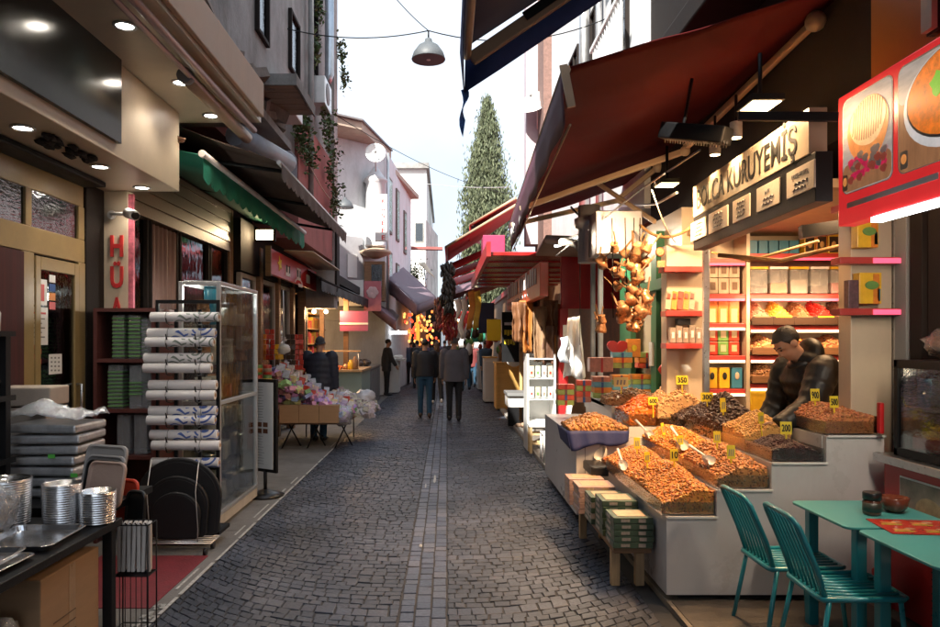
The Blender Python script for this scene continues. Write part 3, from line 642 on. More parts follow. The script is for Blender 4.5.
dish('round white satellite dish on the corner of the white house', U(375.5,154,21.6), .30, math.radians(78), .1)
t = T('vertical_sign', 'white vertical box sign with red letters on the round bay of the white house', 'sign', U(381,240,21.4))
p0 = U(375,241,21.4); p1 = U(387,194,21.4)
MB().box(p0.x,p1.x,21.4,21.55,p0.z,p1.z).build('panel', G('white'), t, bevel=.01)
for i, ch in enumerate('KÜNEFE'): text('letter', ch, G('redink'), t, (p0.x+.24,21.396,p1.z-.27-i*.213), (1,0,0), (0,0,1), .13, .10, .006, .02)
t = T('pink_sign', 'square pink sign with a white blossom shape above the far left shop', 'sign', U(372,294,22))
a = U(364,311,21.0); c = U(381,281,21.0); MB().box(a.x,c.x,21.0,21.1,a.z,c.z).build('panel', mat('pink_panel', (.50,.14,.16), .5), t)
w = MB(); cc = (a+c)/2
for i in range(6): w.ball(cc+Vector((.09*math.cos(i),-.005,.1+.09*math.sin(i))), (.09,.008,.09), 8, 6)
w.build('blossom', mat('pale_pink', (.6,.4,.4), .5), t)
t = T('purple_sign', 'purple and pink banner board over the far left doorway', 'sign', U(352,318,20))
a = U(340,331,19.3); c = U(368,311,19.3); MB().box(a.x,c.x,19.3,19.4,a.z,c.z).build('panel', mat('plum_panel', (.30,.06,.14), .5), t)
MB().box(a.x-.01,c.x+.01,19.28,19.298,a.z+.17,a.z+.22).build('white_stripe', G('white'), t)
t = T('white_signboard', 'white board with dark marks under the black ledge of the white house', 'sign', U(352,290,20.6))
a = U(339,306,20.6); c = U(363,280,20.6); MB().box(a.x,c.x,20.6,20.68,a.z,c.z).build('panel', G('white'), t)
w = MB()
for i in range(4): w.box(a.x+.25+i*.09,a.x+.31+i*.09,20.594,20.599,a.z+.12,a.z+.2)
w.ball((a.x+.42,20.597,a.z+.36),(.05,.004,.05),10,6); w.build('dark_mark', G('blackink'), t)
b = T('far_white_house', 'bleached white house with bare vines at the bend of the lane', 'building', (-2, 42, 0))
MB().box(-7,-1.15,41,60,0,11.3).build('wall', mat('bleached_plaster', (.76,.74,.71), .9, var=.06, scale=1), b)
MB().box(-7,-1.0,40.7,60,11.3,11.6).build('roof_edge', G('plast'), b)
MB().prism([(-1.1,38,0),(-.55,44,0),(-1.1,60,0),(-1.14,41,0)], (0,0,8.0)).build('side_wall', mat('vine_plaster', (.55,.53,.5), .9, var=.35, scale=1.4, bump=.6, dirt=.7), b)
for x, z in ((-2.6,7.2),(-1.8,7.2),(-2.6,4.6)): window(b, (x,41),(x+.5,41), z, z+1.1, 'x', -1, 'plast')
MB().prism([(-3.2,32,5.75),(-.2,33,5.8),(-.2,33.4,5.8),(-3.2,32.6,5.75)], (0,0,.12)).build('rail', G('pink'), b)
t = T('cream_parasol', 'closed cream parasol before the far white house', 'parasol', U(425,280,30))
a = U(421,275,30); MB().sheet(U(418,263,30),U(425,262,30),U(435,278,29.6),U(428,272,29.7),4,4,.02).build('canopy', mat('cream_cloth', (.62,.55,.42), .8), t); MB().tube([U(424,262,30.2),U(427,300,30.2)], .03).build('pole', G('alu'), t)
# ================================================================ RIGHT BUILDINGS
NRT = (0,-1,0)      # reading direction on a wall that faces the street from the right
b = T('nut_shop', 'open fronted dried fruit shop with cream side columns and a dark lintel on the right', 'building', (3, 6, 0))
MB().box(2.62, 9, 4.25, 9.4, 3.06, 9.5).build('upper_wall', G('dark'), b)
MB().box(2.35, 5.3, 7.32, 9.4, 0, 3.05).build('far_wall', G('cream'), b)
MB().box(5.0, 5.3, 4.7, 7.31, 0, 3.05).build('back_wall', G('cream'), b)
MB().box(2.4, 5.0, 4.98, 7.31, 2.76, 2.82).build('ceiling', mat('shop_ceiling', (.40,.28,.17), .6, var=.2), b)
c = MB().box(2.74, 3.02, 4.96, 5.12, 0, 3.05).build('near_column', G('cream'), b, bevel=.005)
MB().box(3.022, 3.06, 4.9, 5.0, 0, 3.0).build('corner_strip', G('steel'), b)
MB().box(2.08, 2.42, 6.92, 7.1, 0, 2.62).build('far_column', G('cream'), b, bevel=.005)
MB().box(2.215, 2.265, 6.30, 6.35, 0.9, 2.5).build('door_post', G('steel'), b, bevel=.004)
MB().box(3.022, 3.06, 3.0, 4.9, 0, .05).build('sill', G('dark'), b)
w = MB(); w.tube([(2.3,6.2,2.44),(2.7,5.9,2.36),(3.1,5.6,2.46),(3.5,5.4,2.5)], .02, 6).tube([(2.35,6.5,2.5),(2.6,6.3,2.40),(3.0,5.9,2.52)], .012, 6)
w.build('cable', mat('ochre_cable', (.35,.20,.08), .6), b)
MB().obox((3.05,5.7,2.60), (.55,.1,.10), (0,-.12,-.2)).build('ceiling_fan_unit', G('black'), b)
rs = mat('red_shelf_edge', (.40,.045,.04), .35, var=.08)
def shelf(x0, x1, y0, y1, z, th=.05, led=None, name='wall_shelf'):
    s = MB().box(x0,x1,y0,y1,z-th,z).build(name, rs, b, bevel=.004)
    if led: MB().box(x0+.01,x1-.01,y0-.012,y0-.001,z-th-.016,z-th+.006).build('led_strip', G(led), s)
    return s
for x0, x1, zs in ((2.48,2.86,(2.50,2.16,1.88,1.57,1.25)), (2.90,3.92,(2.55,2.16,1.86,1.57,1.30))):
    for i, z in enumerate(zs): shelf(x0, x1, 7.0, 7.3, z, .05, 'ledp' if i < 2 else 'led')
MB().box(2.865,2.897,6.99,7.31,.3,2.75).box(3.925,3.96,6.99,7.31,.3,2.75).build('upright', G('cream'), b)
MB().box(2.44,2.475,6.99,7.31,.3,2.75).build('upright', G('cream'), b)
for z in (2.62, 2.27, 1.93): shelf(2.60, 3.02, 4.84, 4.955, z, .045, None)
MB().box(2.82,3.0,4.832,4.839,2.228,2.262).box(2.82,3.0,4.832,4.839,1.888,1.922).build('pink_glow_strip', G('ledp'), b)
for z, x0 in ((2.40,2.0), (1.99,2.02), (1.69,2.02)): shelf(x0, 2.40, 6.74, 6.915, z, .05, None)
# goods on the shelves
def pk(name, label, cat, grp, x, y, z, d, m, extra=None, rz=0):
    o = MB().obox((x,y,z+d[2]/2), d, (0,0,rz)).build(name, m, None, bevel=min(d)*.06); tag(o, label, cat, grp)
    if extra: extra(o, x, y, z, d)
    return o
def face_patch(m, s=.55, m2=None, dz=0):
    def f(o, x, y, z, d):
        w = MB(); w.box(x-d[0]*s/2, x+d[0]*s/2, y-d[1]/2-.003, y-d[1]/2-.0008, z+d[2]*(.5+dz-s/2), z+d[2]*(.5+dz+s/2)); w.build('printed_label', m, o)
        if m2: MB().ball((x, y-d[1]/2-.004, z+d[2]*(.5+dz)), (d[0]*.22,.003,d[2]*.18), 10, 6).build('emblem', m2, o)
    return f
gb = mat('grey_brown_box', (.34,.27,.20), .5, var=.25, scale=12); og = mat('orange_pack', (.60,.20,.03), .4, var=.3, scale=14); yl = mat('yellow_pack', (.72,.44,.03), .35, var=.2, scale=10)
bluep = mat('blue_pack', (.05,.22,.36), .4, var=.2); darkp = mat('dark_pack', (.05,.03,.02), .4); redpk = mat('red_pack', (.50,.05,.03), .35, var=.3, scale=12); greenp = mat('green_pack', (.14,.30,.08), .4, var=.25, scale=12)
for r in range(2):
    for i in range(3): pk('snack_box', 'grey brown printed box stacked on the second shelf of the left wall unit', 'box', 'grey brown boxes on the wall unit', 2.56+i*.105, 7.1, 2.165+r*.155, (.1,.12,.15), gb, face_patch(mat('brown_print', (.12,.07,.04), .5), .5))
for i in range(3): pk('orange_pack', 'orange snack pack on the third shelf of the left wall unit', 'packet', 'orange packs on the wall unit', 2.56+i*.105, 7.1, 1.885, (.1,.1,.22), og, face_patch(mat('cream_print', (.55,.42,.25), .5), .6, None, -.18))
for r in range(2):
    for i, m in enumerate((redpk, greenp, redpk)): pk('snack_pack', ('red' if i != 1 else 'green')+' snack pack stacked on the fourth shelf of the left wall unit', 'packet', 'mixed packs on the wall unit', 2.56+i*.105, 7.1, 1.575+r*.135, (.1,.1,.13), m, face_patch(mat('cream_print', (.55,.42,.25)), .5))
for i, (m, lb) in enumerate(((yl,'yellow carton with black flower at the post end of the lowest shelf'),(yl,'yellow carton with black flower beside the blue tin on the lowest shelf'),(bluep,'blue tin on the lowest shelf beside yellow cartons'))): pk('carton', lb, 'carton', None, 2.55+i*.12, 7.08, 1.255, (.1,.1,.2), m, face_patch(G('blackink') if i < 2 else G('whiteink'), .22, G('blackink') if i < 2 else G('cream'), .1))
for i in range(4): pk('snack_bag', 'orange and black bag with a round nut picture on the top shelf', 'packet', 'bags with round pictures on the top shelf', 3.5+i*.115, 7.1, 2.555, (.105,.1,.19), og if i % 2 else yl, face_patch(darkp, .8, mat('nut_print', (.55,.33,.12)), -.05))
for i in range(5): pk('blue_box', 'small blue box in the shade on the top shelf of the wall unit', 'box', 'blue boxes on the top shelf', 2.96+i*.1, 7.12, 2.555, (.09,.1,.13), bluep)
for i in range(5):
    d = T('storage_bin', 'clear plastic bin of sweets on the second shelf of the wall unit', 'bin', (3.0+i*.195,7.1,2.165), 'clear bins on the second shelf'); x = 3.0+i*.195
    MB().box(x-.085,x+.085,7.03,7.2,2.166,2.40).build('clear_box', G('film2'), d, bevel=.01); MB().box(x-.088,x+.088,7.025,7.205,2.402,2.425).build('lid', G('white') if i % 2 else yl, d)
    MB().box(x-.075,x+.075,7.04,7.19,2.17,2.24+.03*(i%3)).build('filling', [darkp, og, gb, darkp, redpk][i], d)
for k, (px0, px1, y0, y1) in enumerate(((855,876,222,248),(857,879,273,304))):
    a = U(px0,y1,4.89); c = U(px1,y0,4.89)
    o = MB().box(a.x,c.x,4.86,4.94,a.z,c.z).build('juice_carton', yl, None, bevel=.004); tag(o, ('upper' if k == 0 else 'lower')+' yellow carton with green print on the near cream column', 'carton')
    MB().ball(((a.x+c.x)/2+.01,4.857,(a.z+c.z)/2+.02),(.05,.003,.03),10,6).build('green_print', greenp, o); MB().box(a.x+.09,a.x+.13,4.856,4.859,a.z,c.z-.01).build('orange_band', og, o); MB().box(c.x-.03,c.x-.01,4.856,4.8595,a.z+.02,a.z+.1).build('blue_print', bluep, o)
pk('dark_pack', 'dark printed pack beside the lower yellow carton on the near column', 'packet', None, 2.71, 4.9, 1.93, (.07,.06,.19), mat('dark_print', (.10,.05,.06), .4, var=.6, scale=30))
for i in range(5):
    x = 2.06+i*.055; o = MB().obox((x,6.8,2.075+.012),(.05,.012,.18),(-.3,.2,0)).build('magazine', [gb,og,redpk,og,gb][i], None); tag(o, 'slim pack leaning in the row on the middle side shelf by the post', 'packet', 'slim packs on the side shelf'); MB().obox((x,6.793,2.13),(.03,.004,.05),(-.3,.2,0)).build('printed_label', redpk, o)
for i in range(5): pk('tin', 'small silver brown tin in the row on the lowest side shelf by the post', 'tin', 'tins on the side shelf', 2.10+i*.06, 6.82, 1.695, (.055,.06,.14+.02*(i%2)), mat('tin_print', (.40,.33,.28), .3, .3, var=.4, scale=20), face_patch(G('whiteink'), .4))
pk('black_jar', 'squat black jar on top of the tins on the side shelf', 'jar', None, 2.2, 6.82, 1.86, (.12,.08,.06), G('blackp'))
# ---- nut heaps
BALL = MB().ball((0,0,0), 1, 6, 4); BV = np.array(BALL.v); BF = BALL.f
HEAPS = []
def land(px, py, dflt):                # where the line of sight first meets a heap
    for k in range(700):
        y = 4.7+k*.005; p = U(px,py,y)
        for x0,x1,y0,y1,h in HEAPS:
            if x0 <= p.x <= x1 and y0 <= p.y <= y1 and p.z <= h(p.x,p.y): return y
    return dflt
def heap(name, label, x0, x1, y0, y1, z0, edge, peak, m, size, pts=None, px_=.5, py_=.6, flat=False, dens=1.25, seed=0, tilt=0.0):
    random.seed(seed); nx = 16; ny = 16
    def h(u, v):
        a = 1-abs((u-px_)/(px_ if u < px_ else 1-px_ or 1)); c = 1-abs((v-py_)/(py_ if v < py_ else 1-py_ or 1))
        a = max(0,min(1,a)); c = max(0,min(1,c)); s = (a*a*(3-2*a))*.5+a*.5; q = (c*c*(3-2*c))*.5+c*.5
        return z0+edge+(peak-edge)*(.62*s**.45*q**.45+.38*s)*(1 if tilt==0 else .75) + tilt*(u*.7+v*.5) + .016*_n.noise(Vector((u*3.1+seed,v*3.7,seed*1.7)))+.007*_n.noise(Vector((u*9+seed,v*9,seed)))
    HEAPS.append((x0,x1,y0,y1,lambda x,y: h((x-x0)/(x1-x0),(y-y0)/(y1-y0))))
    V = [(x0+(x1-x0)*i/nx, y0+(y1-y0)*j/ny, h(i/nx, j/ny)-size[2]*.4) for i in range(nx+1) for j in range(ny+1)]; w = ny+1
    V = [tuple(v) for v in V]; F = [(i*w+j,(i+1)*w+j,(i+1)*w+j+1,i*w+j+1) for i in range(nx) for j in range(ny)]
    core = MB(); core.add(V, F, 0, True)
    o0 = len(V); ring = [i*w for i in range(nx+1)]+[nx*w+j for j in range(1,w)]+[i*w+ny for i in range(nx-1,-1,-1)]+[j for j in range(ny-1,0,-1)]
    core.v += [(core.v[k][0], core.v[k][1], z0+.004) for k in ring]; n = len(ring)
    for i in range(n): core.f.append((ring[i], o0+i, o0+(i+1)%n, ring[(i+1)%n])); core.mi.append(0); core.sm.append(False)
    area = (x1-x0)*(y1-y0); N = int(min(3200, dens*area*1.25/(size[0]*size[1]*2.6))); mats = []
    for i in range(N):
        u, v = random.random(), random.random(); s = random.uniform(.65,1.3)
        mats.append(trs((x0+(x1-x0)*u, y0+(y1-y0)*v, h(u,v)+random.uniform(-.3,.5)*size[2]), (random.uniform(-.7,.7) if not flat else random.uniform(-.5,.5), random.uniform(-.7,.7), random.uniform(0,6.28)), tuple(q*s for q in size)))
    # pieces against the front glass and the street-side glass
    for i in range(int(N*.22)):
        t = random.random(); side = random.random() < .5
        if side: p = (x0+(x1-x0)*t, y0+.004, z0+.01+(h(t,0)-z0)*random.random())
        else: p = (x0+.004, y0+(y1-y0)*t, z0+.01+(h(0,t)-z0)*random.random())
        mats.append(trs(p, (random.uniform(0,6),random.uniform(0,6),random.uniform(0,6)), size))
    sm = scatter_mesh('p', BV, [f for f in BF], mats); nv = len(core.v)
    co = np.empty(len(sm.vertices)*3); sm.vertices.foreach_get('co', co); core.v += [tuple(q) for q in co.reshape(-1,3)]
    core.f += [tuple(k+nv for k in p.vertices) for p in sm.polygons]; core.mi += [0]*len(sm.polygons); core.sm += [True]*len(sm.polygons); bpy.data.meshes.remove(sm)
    return tag(core.build(name, m), label, 'heap', 'loose heaps on the nut stall', 'stuff')
def nutm(n, c, v=.35, hue=.015, r=.45): return mat(n, c, r, var=.15, scale=40, island=v, hue=hue, bump=.25, bscale=200)
almond = nutm('almond_brown', (.46,.18,.04),.6,.02); hazel = nutm('hazelnut', (.47,.185,.05),.5); orange_n = nutm('roasted_orange_nut', (.60,.235,.035)); pinkn = nutm('red_peanut', (.44,.16,.06))
yelln = nutm('yellow_chickpea', (.55,.30,.09)); datem = nutm('dark_date', (.045,.024,.02), .4, .01, .3); raisin = nutm('dark_raisin', (.05,.016,.016), .5, .01, .35); apric = nutm('dried_apricot', (.60,.14,.012), .3, .012, .4)
cash = nutm('cashew', (.52,.30,.14)); fig = nutm('fried_snack', (.40,.185,.06)); walnut = nutm('walnut', (.27,.14,.065), .45); pist = nutm('pistachio', (.36,.24,.11), .4, .03)
def bin_(label, x0, x1, y0, y1, z0, h, name='glass_bin'):
    m = MB(); t = .005
    m.box(x0-t,x1+t,y0-t,y0,z0,z0+h).box(x0-t,x1+t,y1,y1+t,z0,z0+h).box(x0-t,x0,y0,y1,z0,z0+h).box(x1,x1+t,y0,y1,z0,z0+h)
    return tag(m.build(name, G('glass'), None), label, 'glass bin', 'glass bins on the nut stall')
# ---- the stalls
lam = mat('stall_laminate', (.60,.57,.57), .3, var=.07, scale=2, bump=.03, dirt=.2)
st = T('nut_stall', 'stepped white laminate stall with four tiers of nuts, nearest on the right', 'stall', (2.1,5.6,0))
prof = [(1.42,.07),(2.83,.07),(2.83,1.10),(2.455,1.10),(2.455,.925),(2.10,.925),(2.10,.75),(1.745,.75),(1.745,.575),(1.42,.575)]
MB().prism([(x,4.73,z) for x,z in prof], (0,.05,0)).build('end_panel', lam, st, bevel=.002)
for x0,x1,y1,z in ((1.42,1.74,6.8,.575),(1.74,2.1,6.8,.75),(2.1,2.45,6.6,.925),(2.45,2.83,5.4,1.10)): MB().box(x0+.001,x1,4.782,y1,.07,z-.002).build('tier', lam, st)
MB().box(1.52,2.75,4.80,6.7,0,.068).build('plinth', G('black'), st)
MB().box(1.425,1.75,4.715,4.728,.567,.58).box(1.75,2.105,4.715,4.728,.742,.755).box(2.105,2.46,4.715,4.728,.917,.93).box(2.46,2.835,4.715,4.728,1.092,1.105).build('tread_edge', G('white'), st)
s2 = T('far_nut_stall', 'white laminate stall with the dried apricots and gift boxes, behind the nearest stall', 'stall', (1.9,8,0))
MB().box(1.22,2.25,6.9,9.1,.07,.80).build('counter', lam, s2, bevel=.003); MB().box(1.32,2.2,6.95,9.0,0,.068).build('plinth', G('black'), s2)
MB().box(1.72,2.25,6.91,9.05,.803,.90).build('tier', lam, s2); MB().box(1.7,2.3,7.55,9.05,.902,1.04).build('back_tier', lam, s2)
MB().box(1.30,1.306,6.894,6.899,.09,.79).build('panel_seam', G('greyink'), s2)
bins = [
 ('front', 1.40,1.74,4.76,5.60,.58,.085), ('rear', 1.40,1.74,5.61,6.42,.58,.085),
 ('front', 1.76,2.09,4.76,5.45,.755,.085), ('rear', 1.76,2.09,5.46,6.6,.755,.085),
 ('front', 2.115,2.445,4.76,5.18,.93,.085), ('rear', 2.115,2.445,5.19,5.62,.93,.085), ('last', 2.115,2.445,5.63,6.5,.93,.085),
 ('front', 2.465,2.82,4.76,5.35,1.105,.085)]
ords = ['lowest','lowest','second','second','third','third','third','top']
for (nm,x0,x1,y0,y1,z0,h), o in zip(bins, ords): bin_(f'clear glass bin at the {nm} of the {o} tier of the nearest stall', x0,x1,y0,y1,z0,h)
A = .014
heap('almond_heap','orange brown almonds heaped in the front bin of the lowest tier', 1.403,1.737,4.763,5.597,.582,.06,.20,almond,(.0135,.0085,.007),px_=.62,py_=.7,seed=1,tilt=.11)
heap('peanut_heap','reddish hazelnuts heaped in the rear bin of the lowest tier', 1.403,1.737,5.613,6.417,.582,.06,.20,hazel,(.010,.009,.009),px_=.65,py_=.4,seed=2,tilt=.11)
heap('pecan_heap','brown nuts heaped in the front bin of the second tier', 1.763,2.087,4.763,5.447,.757,.05,.19,nutm('pecan',(.38,.155,.05),.6),(.0135,.009,.0075),px_=.45,py_=.85,seed=3,tilt=.10)
heap('roasted_heap','bright orange roasted nuts behind the brown nuts on the second tier', 1.763,2.087,5.463,6.597,.757,.07,.24,orange_n,(.011,.009,.008),px_=.5,py_=.35,seed=4,tilt=.06)
heap('raisin_heap','dark raisins in the front bin of the third tier', 2.118,2.442,4.763,5.177,.932,.05,.13,raisin,(.0105,.008,.007),px_=.5,py_=.8,seed=5)
heap('chickpea_heap','pale yellow nuts heaped behind the raisins on the third tier', 2.118,2.442,5.193,5.617,.932,.10,.25,yelln,(.010,.008,.007),px_=.6,py_=.6,seed=6,tilt=.06)
heap('date_heap','glossy dark dates piled at the back of the third tier', 2.118,2.442,5.633,6.497,.932,.12,.34,datem,(.023,.013,.012),px_=.5,py_=.4,dens=2.6,seed=7)
heap('mixed_heap','pinkish roasted peanuts heaped on the top tier by the cream column', 2.468,2.817,4.763,5.347,1.107,.07,.17,pinkn,(.011,.008,.0075),px_=.3,py_=.7,seed=8,tilt=.05)
heap('prune_heap','dark purple prunes heaped before the pale cashews', 2.10,2.43,6.58,6.85,.86,.14,.24,datem,(.02,.013,.012),dens=2.4,seed=9)
# second stall
bl = T('blue_tray', 'tray draped in dark blue cloth on the street corner of the farther stall', 'tray', (1.4,7.05,.82)); 
MB().box(1.15,1.70,6.86,7.42,.805,.86).build('tray_body', G('greyink'), bl, bevel=.01)
def fold(u, v): return Vector((0,-.015*math.sin(u*23),-.02*math.sin(u*9+1)*(v)))
MB().sheet((1.12,6.845,.87),(1.71,6.845,.87),(1.70,6.83,.76),(1.16,6.82,.70),14,5,.004,fn=fold).build('cloth', mat('navy_cloth',(.02,.03,.12),.7), bl)
MB().sheet((1.12,6.845,.87),(1.15,6.82,.70),(1.13,7.3,.74),(1.12,7.44,.87),5,8,.004).build('side_cloth', MATS['navy_cloth'], bl)
heap('snack_heap','golden brown fried snacks heaped in the blue draped tray', 1.16,1.69,6.87,7.41,.862,.02,.14,fig,(.022,.014,.013),seed=10)
bn2 = [('apricots',1.71,1.99,6.93,7.5,.905,.11),('apricots',1.995,2.22,6.93,7.5,.905,.11)]
bin_('clear glass bin of dried apricots on the farther stall', 1.72,2.16,6.92,7.48,.905,.12)
heap('apricot_heap','bright orange dried apricots heaped on the farther stall', 1.723,2.157,6.923,7.477,.907,.11,.27,apric,(.019,.017,.008),seed=11)
bin_('clear glass bin of pale nuts behind the dates', 2.0,2.45,6.57,6.85,.80,.2)
heap('cashew_heap','pale cashews heaped between the apricots and the dates', 1.98,2.42,6.86,7.3,.98,.12,.36,cash,(.016,.009,.009),seed=12)
heap('walnut_heap','brown walnut halves heaped behind the apricots', 1.65,2.25,7.56,7.85,1.045,.06,.16,walnut,(.019,.016,.012),seed=13)
heap('pistachio_heap','dull brown nuts behind the cashews on the farther stall', 2.26,2.75,7.35,7.8,1.0,.1,.25,pist,(.014,.010,.010),seed=14)
tag(MB().box(1.27,1.43,6.43,6.83,.52,.60).build('black_tray', G('blackp'), None, bevel=.01), 'empty black plastic tray at the far corner of the lowest tier', 'tray')
heap('seed_heap','dark reddish nuts in the small bin before the white stall panel', 1.44,1.74,6.45,6.8,.582,.03,.10,pinkn,(.011,.009,.008),seed=15)
pk('blue_tin','small dark blue tin standing among the hazelnuts','tin',None,1.67,6.62,.66,(.10,.08,.09),G('navy'))

# ---- sloped trays on the shelves of the wall unit
sw = [('pinkish','pinkish red sweets',mat('pink_sweet',(.42,.16,.11),.4,island=.3)),('yellow','yellow dried fruit',mat('yellow_fruit',(.62,.34,.05),.4,island=.3)),('brown','brown raisins',nutm('brown_raisin',(.20,.08,.035))),('red','bright red dried berries',mat('red_berry',(.50,.02,.015),.35,island=.35)),('dark','dark dried berries',nutm('dark_berry',(.09,.03,.02)))]
for i,(c,lb,m) in enumerate(sw):
    x0=2.91+i*.2; heap('shelf_heap',f'{lb} in the sloped tray on the third shelf of the wall unit',x0,x0+.19,6.98,7.28,1.90,.03,.20,m,(.012,.010,.008),py_=.97,seed=100+i,dens=.7)
    o=tag(MB().box(x0-.004,x0+.194,6.955,6.975,1.865,1.945).build('shelf_tray',darkp,None,bevel=.003),f'dark front tray of the {lb} on the third shelf','tray'); MB().box(x0+.02,x0+.17,6.95,6.954,1.935,1.945).build('price_strip',G('yellow') if i in (1,3) else G('wood'),o)
for r,(z,mm) in enumerate(((1.60,(nutm('mixed_nut',(.42,.22,.10),.5,.03),almond,nutm('mixed_nut2',(.36,.16,.07),.5,.03))),(1.33,(walnut,yelln,cash)))):
    for i in range(3):
        x0=2.91+i*.335; heap('shelf_heap','%s nuts in the %s tray of the %s wall shelf'%(['mixed pale','brown','mixed'][i] if r==0 else ['walnut coloured','yellowish','cashew coloured'][i],['left','middle','right'][i],['fourth','fifth'][r]),x0,x0+.325,6.98,7.28,z,.03,.17,mm[i],(.016,.012,.010),py_=.97,seed=110+r*5+i,dens=.8)
        tag(MB().box(x0-.003,x0+.328,6.955,6.975,z-.02,z+.05).build('shelf_tray',G('wood'),None,bevel=.003),'%s wooden front tray on the %s wall shelf'%(['left','middle','right'][i],['fourth','fifth'][r]),'tray')
for i in range(4): pk('yellow_bag','puffed yellow bag on the bottom of the wall unit','packet','yellow bags at the bottom of the wall unit',3.02+i*.24,7.1,1.0,(.22,.15,.24),yl)
# ---- price cards
PRI = 'yellow price cards on the nut stalls'
def price(px, py, y, s, label, w=.085, h=.06, lean=-.1, yaw=0, pale=False):
    y = land(px, py+11, y)-.02
    p = U(px, py, y); t = T('price_card', label, 'price card', p, PRI); R = Euler((lean,0,yaw)).to_matrix()
    MB().obox(p, (w,.004,h), (lean,0,yaw)).build('card', mat('pale_yellow_card',(.62,.55,.25),.5) if pale else G('yellow'), t, bevel=.001)
    MB().obox(p+R@Vector((0,.004,-h*.5-.05)), (.010,.004,.14), (lean,0,yaw)).build('stake', G('yellow'), t)
    f = p+R@Vector((0,-.0035,-h*.26))
    if s: text('digits', s, G('blackink'), t, f, R@Vector((1,0,0)), R@Vector((0,0,1)), h*.55, w*.78, .0015, .03)
    else:
        m = MB()
        for i in range(3): m.obox(p+R@Vector(((i-1)*w*.24,-.0032,-.004)), (w*.13,.001,h*.5), (lean,.15,yaw))
        m.build('faded_print', G('greyink'), t)
price(682,380,7.2,'350','yellow card marked 350 above the cashews',.11,.085)
price(707,397,6.6,'300','yellow card marked 300 at the left edge of the dates',.11,.075,yaw=.15)
price(653,401,6.9,'600','yellow card marked 600 over the apricots',.09,.075)
price(621,382,7.7,None,'large pale yellow card over the walnuts',.15,.10,pale=True)
price(815,395,5.25,'900','yellow card marked 900 on the pinkish peanuts',.062,.085)
price(834,402,5.0,'500','yellow card marked 500 on the right of the peanuts',.06,.078,yaw=.1)
price(786,428,4.95,'200','yellow card marked 200 in the dark raisins',.075,.085,yaw=-.1)
price(761,418,5.35,None,'tilted yellow card in the pale yellow nuts',.055,.08,yaw=.5)
price(750,387,6.0,None,'narrow yellow card standing in the top of the dates',.035,.10,yaw=.9)
price(723,405,6.3,None,'tilted yellow card in the lower slope of the dates',.055,.11,yaw=.4)
price(717,437,5.5,None,'small yellow card in the bright orange nuts',.05,.08)
price(731,452,5.05,None,'small yellow card in the brown nuts of the second tier',.055,.09)
price(674,455,5.35,'10','yellow card marked 10 in the almonds',.06,.085,yaw=.2)
price(647,457,5.6,None,'small yellow card beside the white scoop in the almonds',.05,.075,yaw=.4)
price(663,429,6.2,None,'yellow card leaning sharply beside the long scoop handle',.05,.10,lean=-.2,yaw=.8)
price(680,440,5.9,None,'small yellow card behind the almonds near the scoop',.055,.07,yaw=.3)
price(637,443,6.4,None,'small yellow card beside the dark blue tin',.05,.09)
# ---- scoops
wp = mat('scoop_plastic', (.62,.58,.54), .35, var=.05, bump=0)
def scoop(px, py, hx, hy, y, hyy, label, r=.04, L=.12):
    y2 = land(px,py+3,y)-.01; hyy += y2-y; y = y2
    a = U(px,py,y); h = U(hx,hy,hyy); d = (a-h).normalized(); sh_ = d*(L*.55)+Vector((0,.03,-.035)); a = a-sh_; h = h-sh_*.8; t = T('scoop', label, 'scoop', a, 'white scoops in the heaps')
    side = d.cross(Vector((0,0,1))).normalized(); up = side.cross(d); V = []; F = []; n = 10; K = 6
    for k in range(2):
        for i in range(K+1):
            s = i/K; rr = r*(.55+.45*min(1,s*2.2))*(1-.004/r*k)*(1 if s < .8 else 1-.25*(s-.8)/.2)
            for j in range(n+1):
                an = math.pi*(1+.15)*j/n-math.pi*.075; V.append(a+d*(s*L)+side*(rr*math.cos(an))-up*(rr*math.sin(an)))
    w = n+1; o = (K+1)*w
    for i in range(K):
        for j in range(n): F += [(i*w+j,(i+1)*w+j,(i+1)*w+j+1,i*w+j+1),(o+i*w+j,o+i*w+j+1,o+(i+1)*w+j+1,o+(i+1)*w+j)]
    F.append(tuple(range(w)))
    MB().add(V,F,0,True).build('bowl', wp, t)
    MB().tube([h, a.lerp(h,.1), a+d*.01], [.011,.009,.012], 8).build('handle', wp, t)
scoop(600,457,612,431,5.95,6.05,'large pale scoop standing upside down at the far end of the almonds',.06,.13)
scoop(622,468,618,455,5.5,5.7,'white scoop lying at the street side of the almonds',.038,.11)
scoop(648,437,637,425,6.0,6.3,'white scoop with its handle pointing up in the reddish hazelnuts',.04,.12)
scoop(681,447,672,433,5.45,5.7,'white scoop with a long handle between two yellow cards',.045,.14)
scoop(707,463,691,451,5.0,5.2,'greyish scoop half buried at the edge of the brown nuts',.042,.09)
scoop(787,405,781,393,5.4,5.5,'white scoop stuck in the nuts beside the shopkeeper',.036,.10)

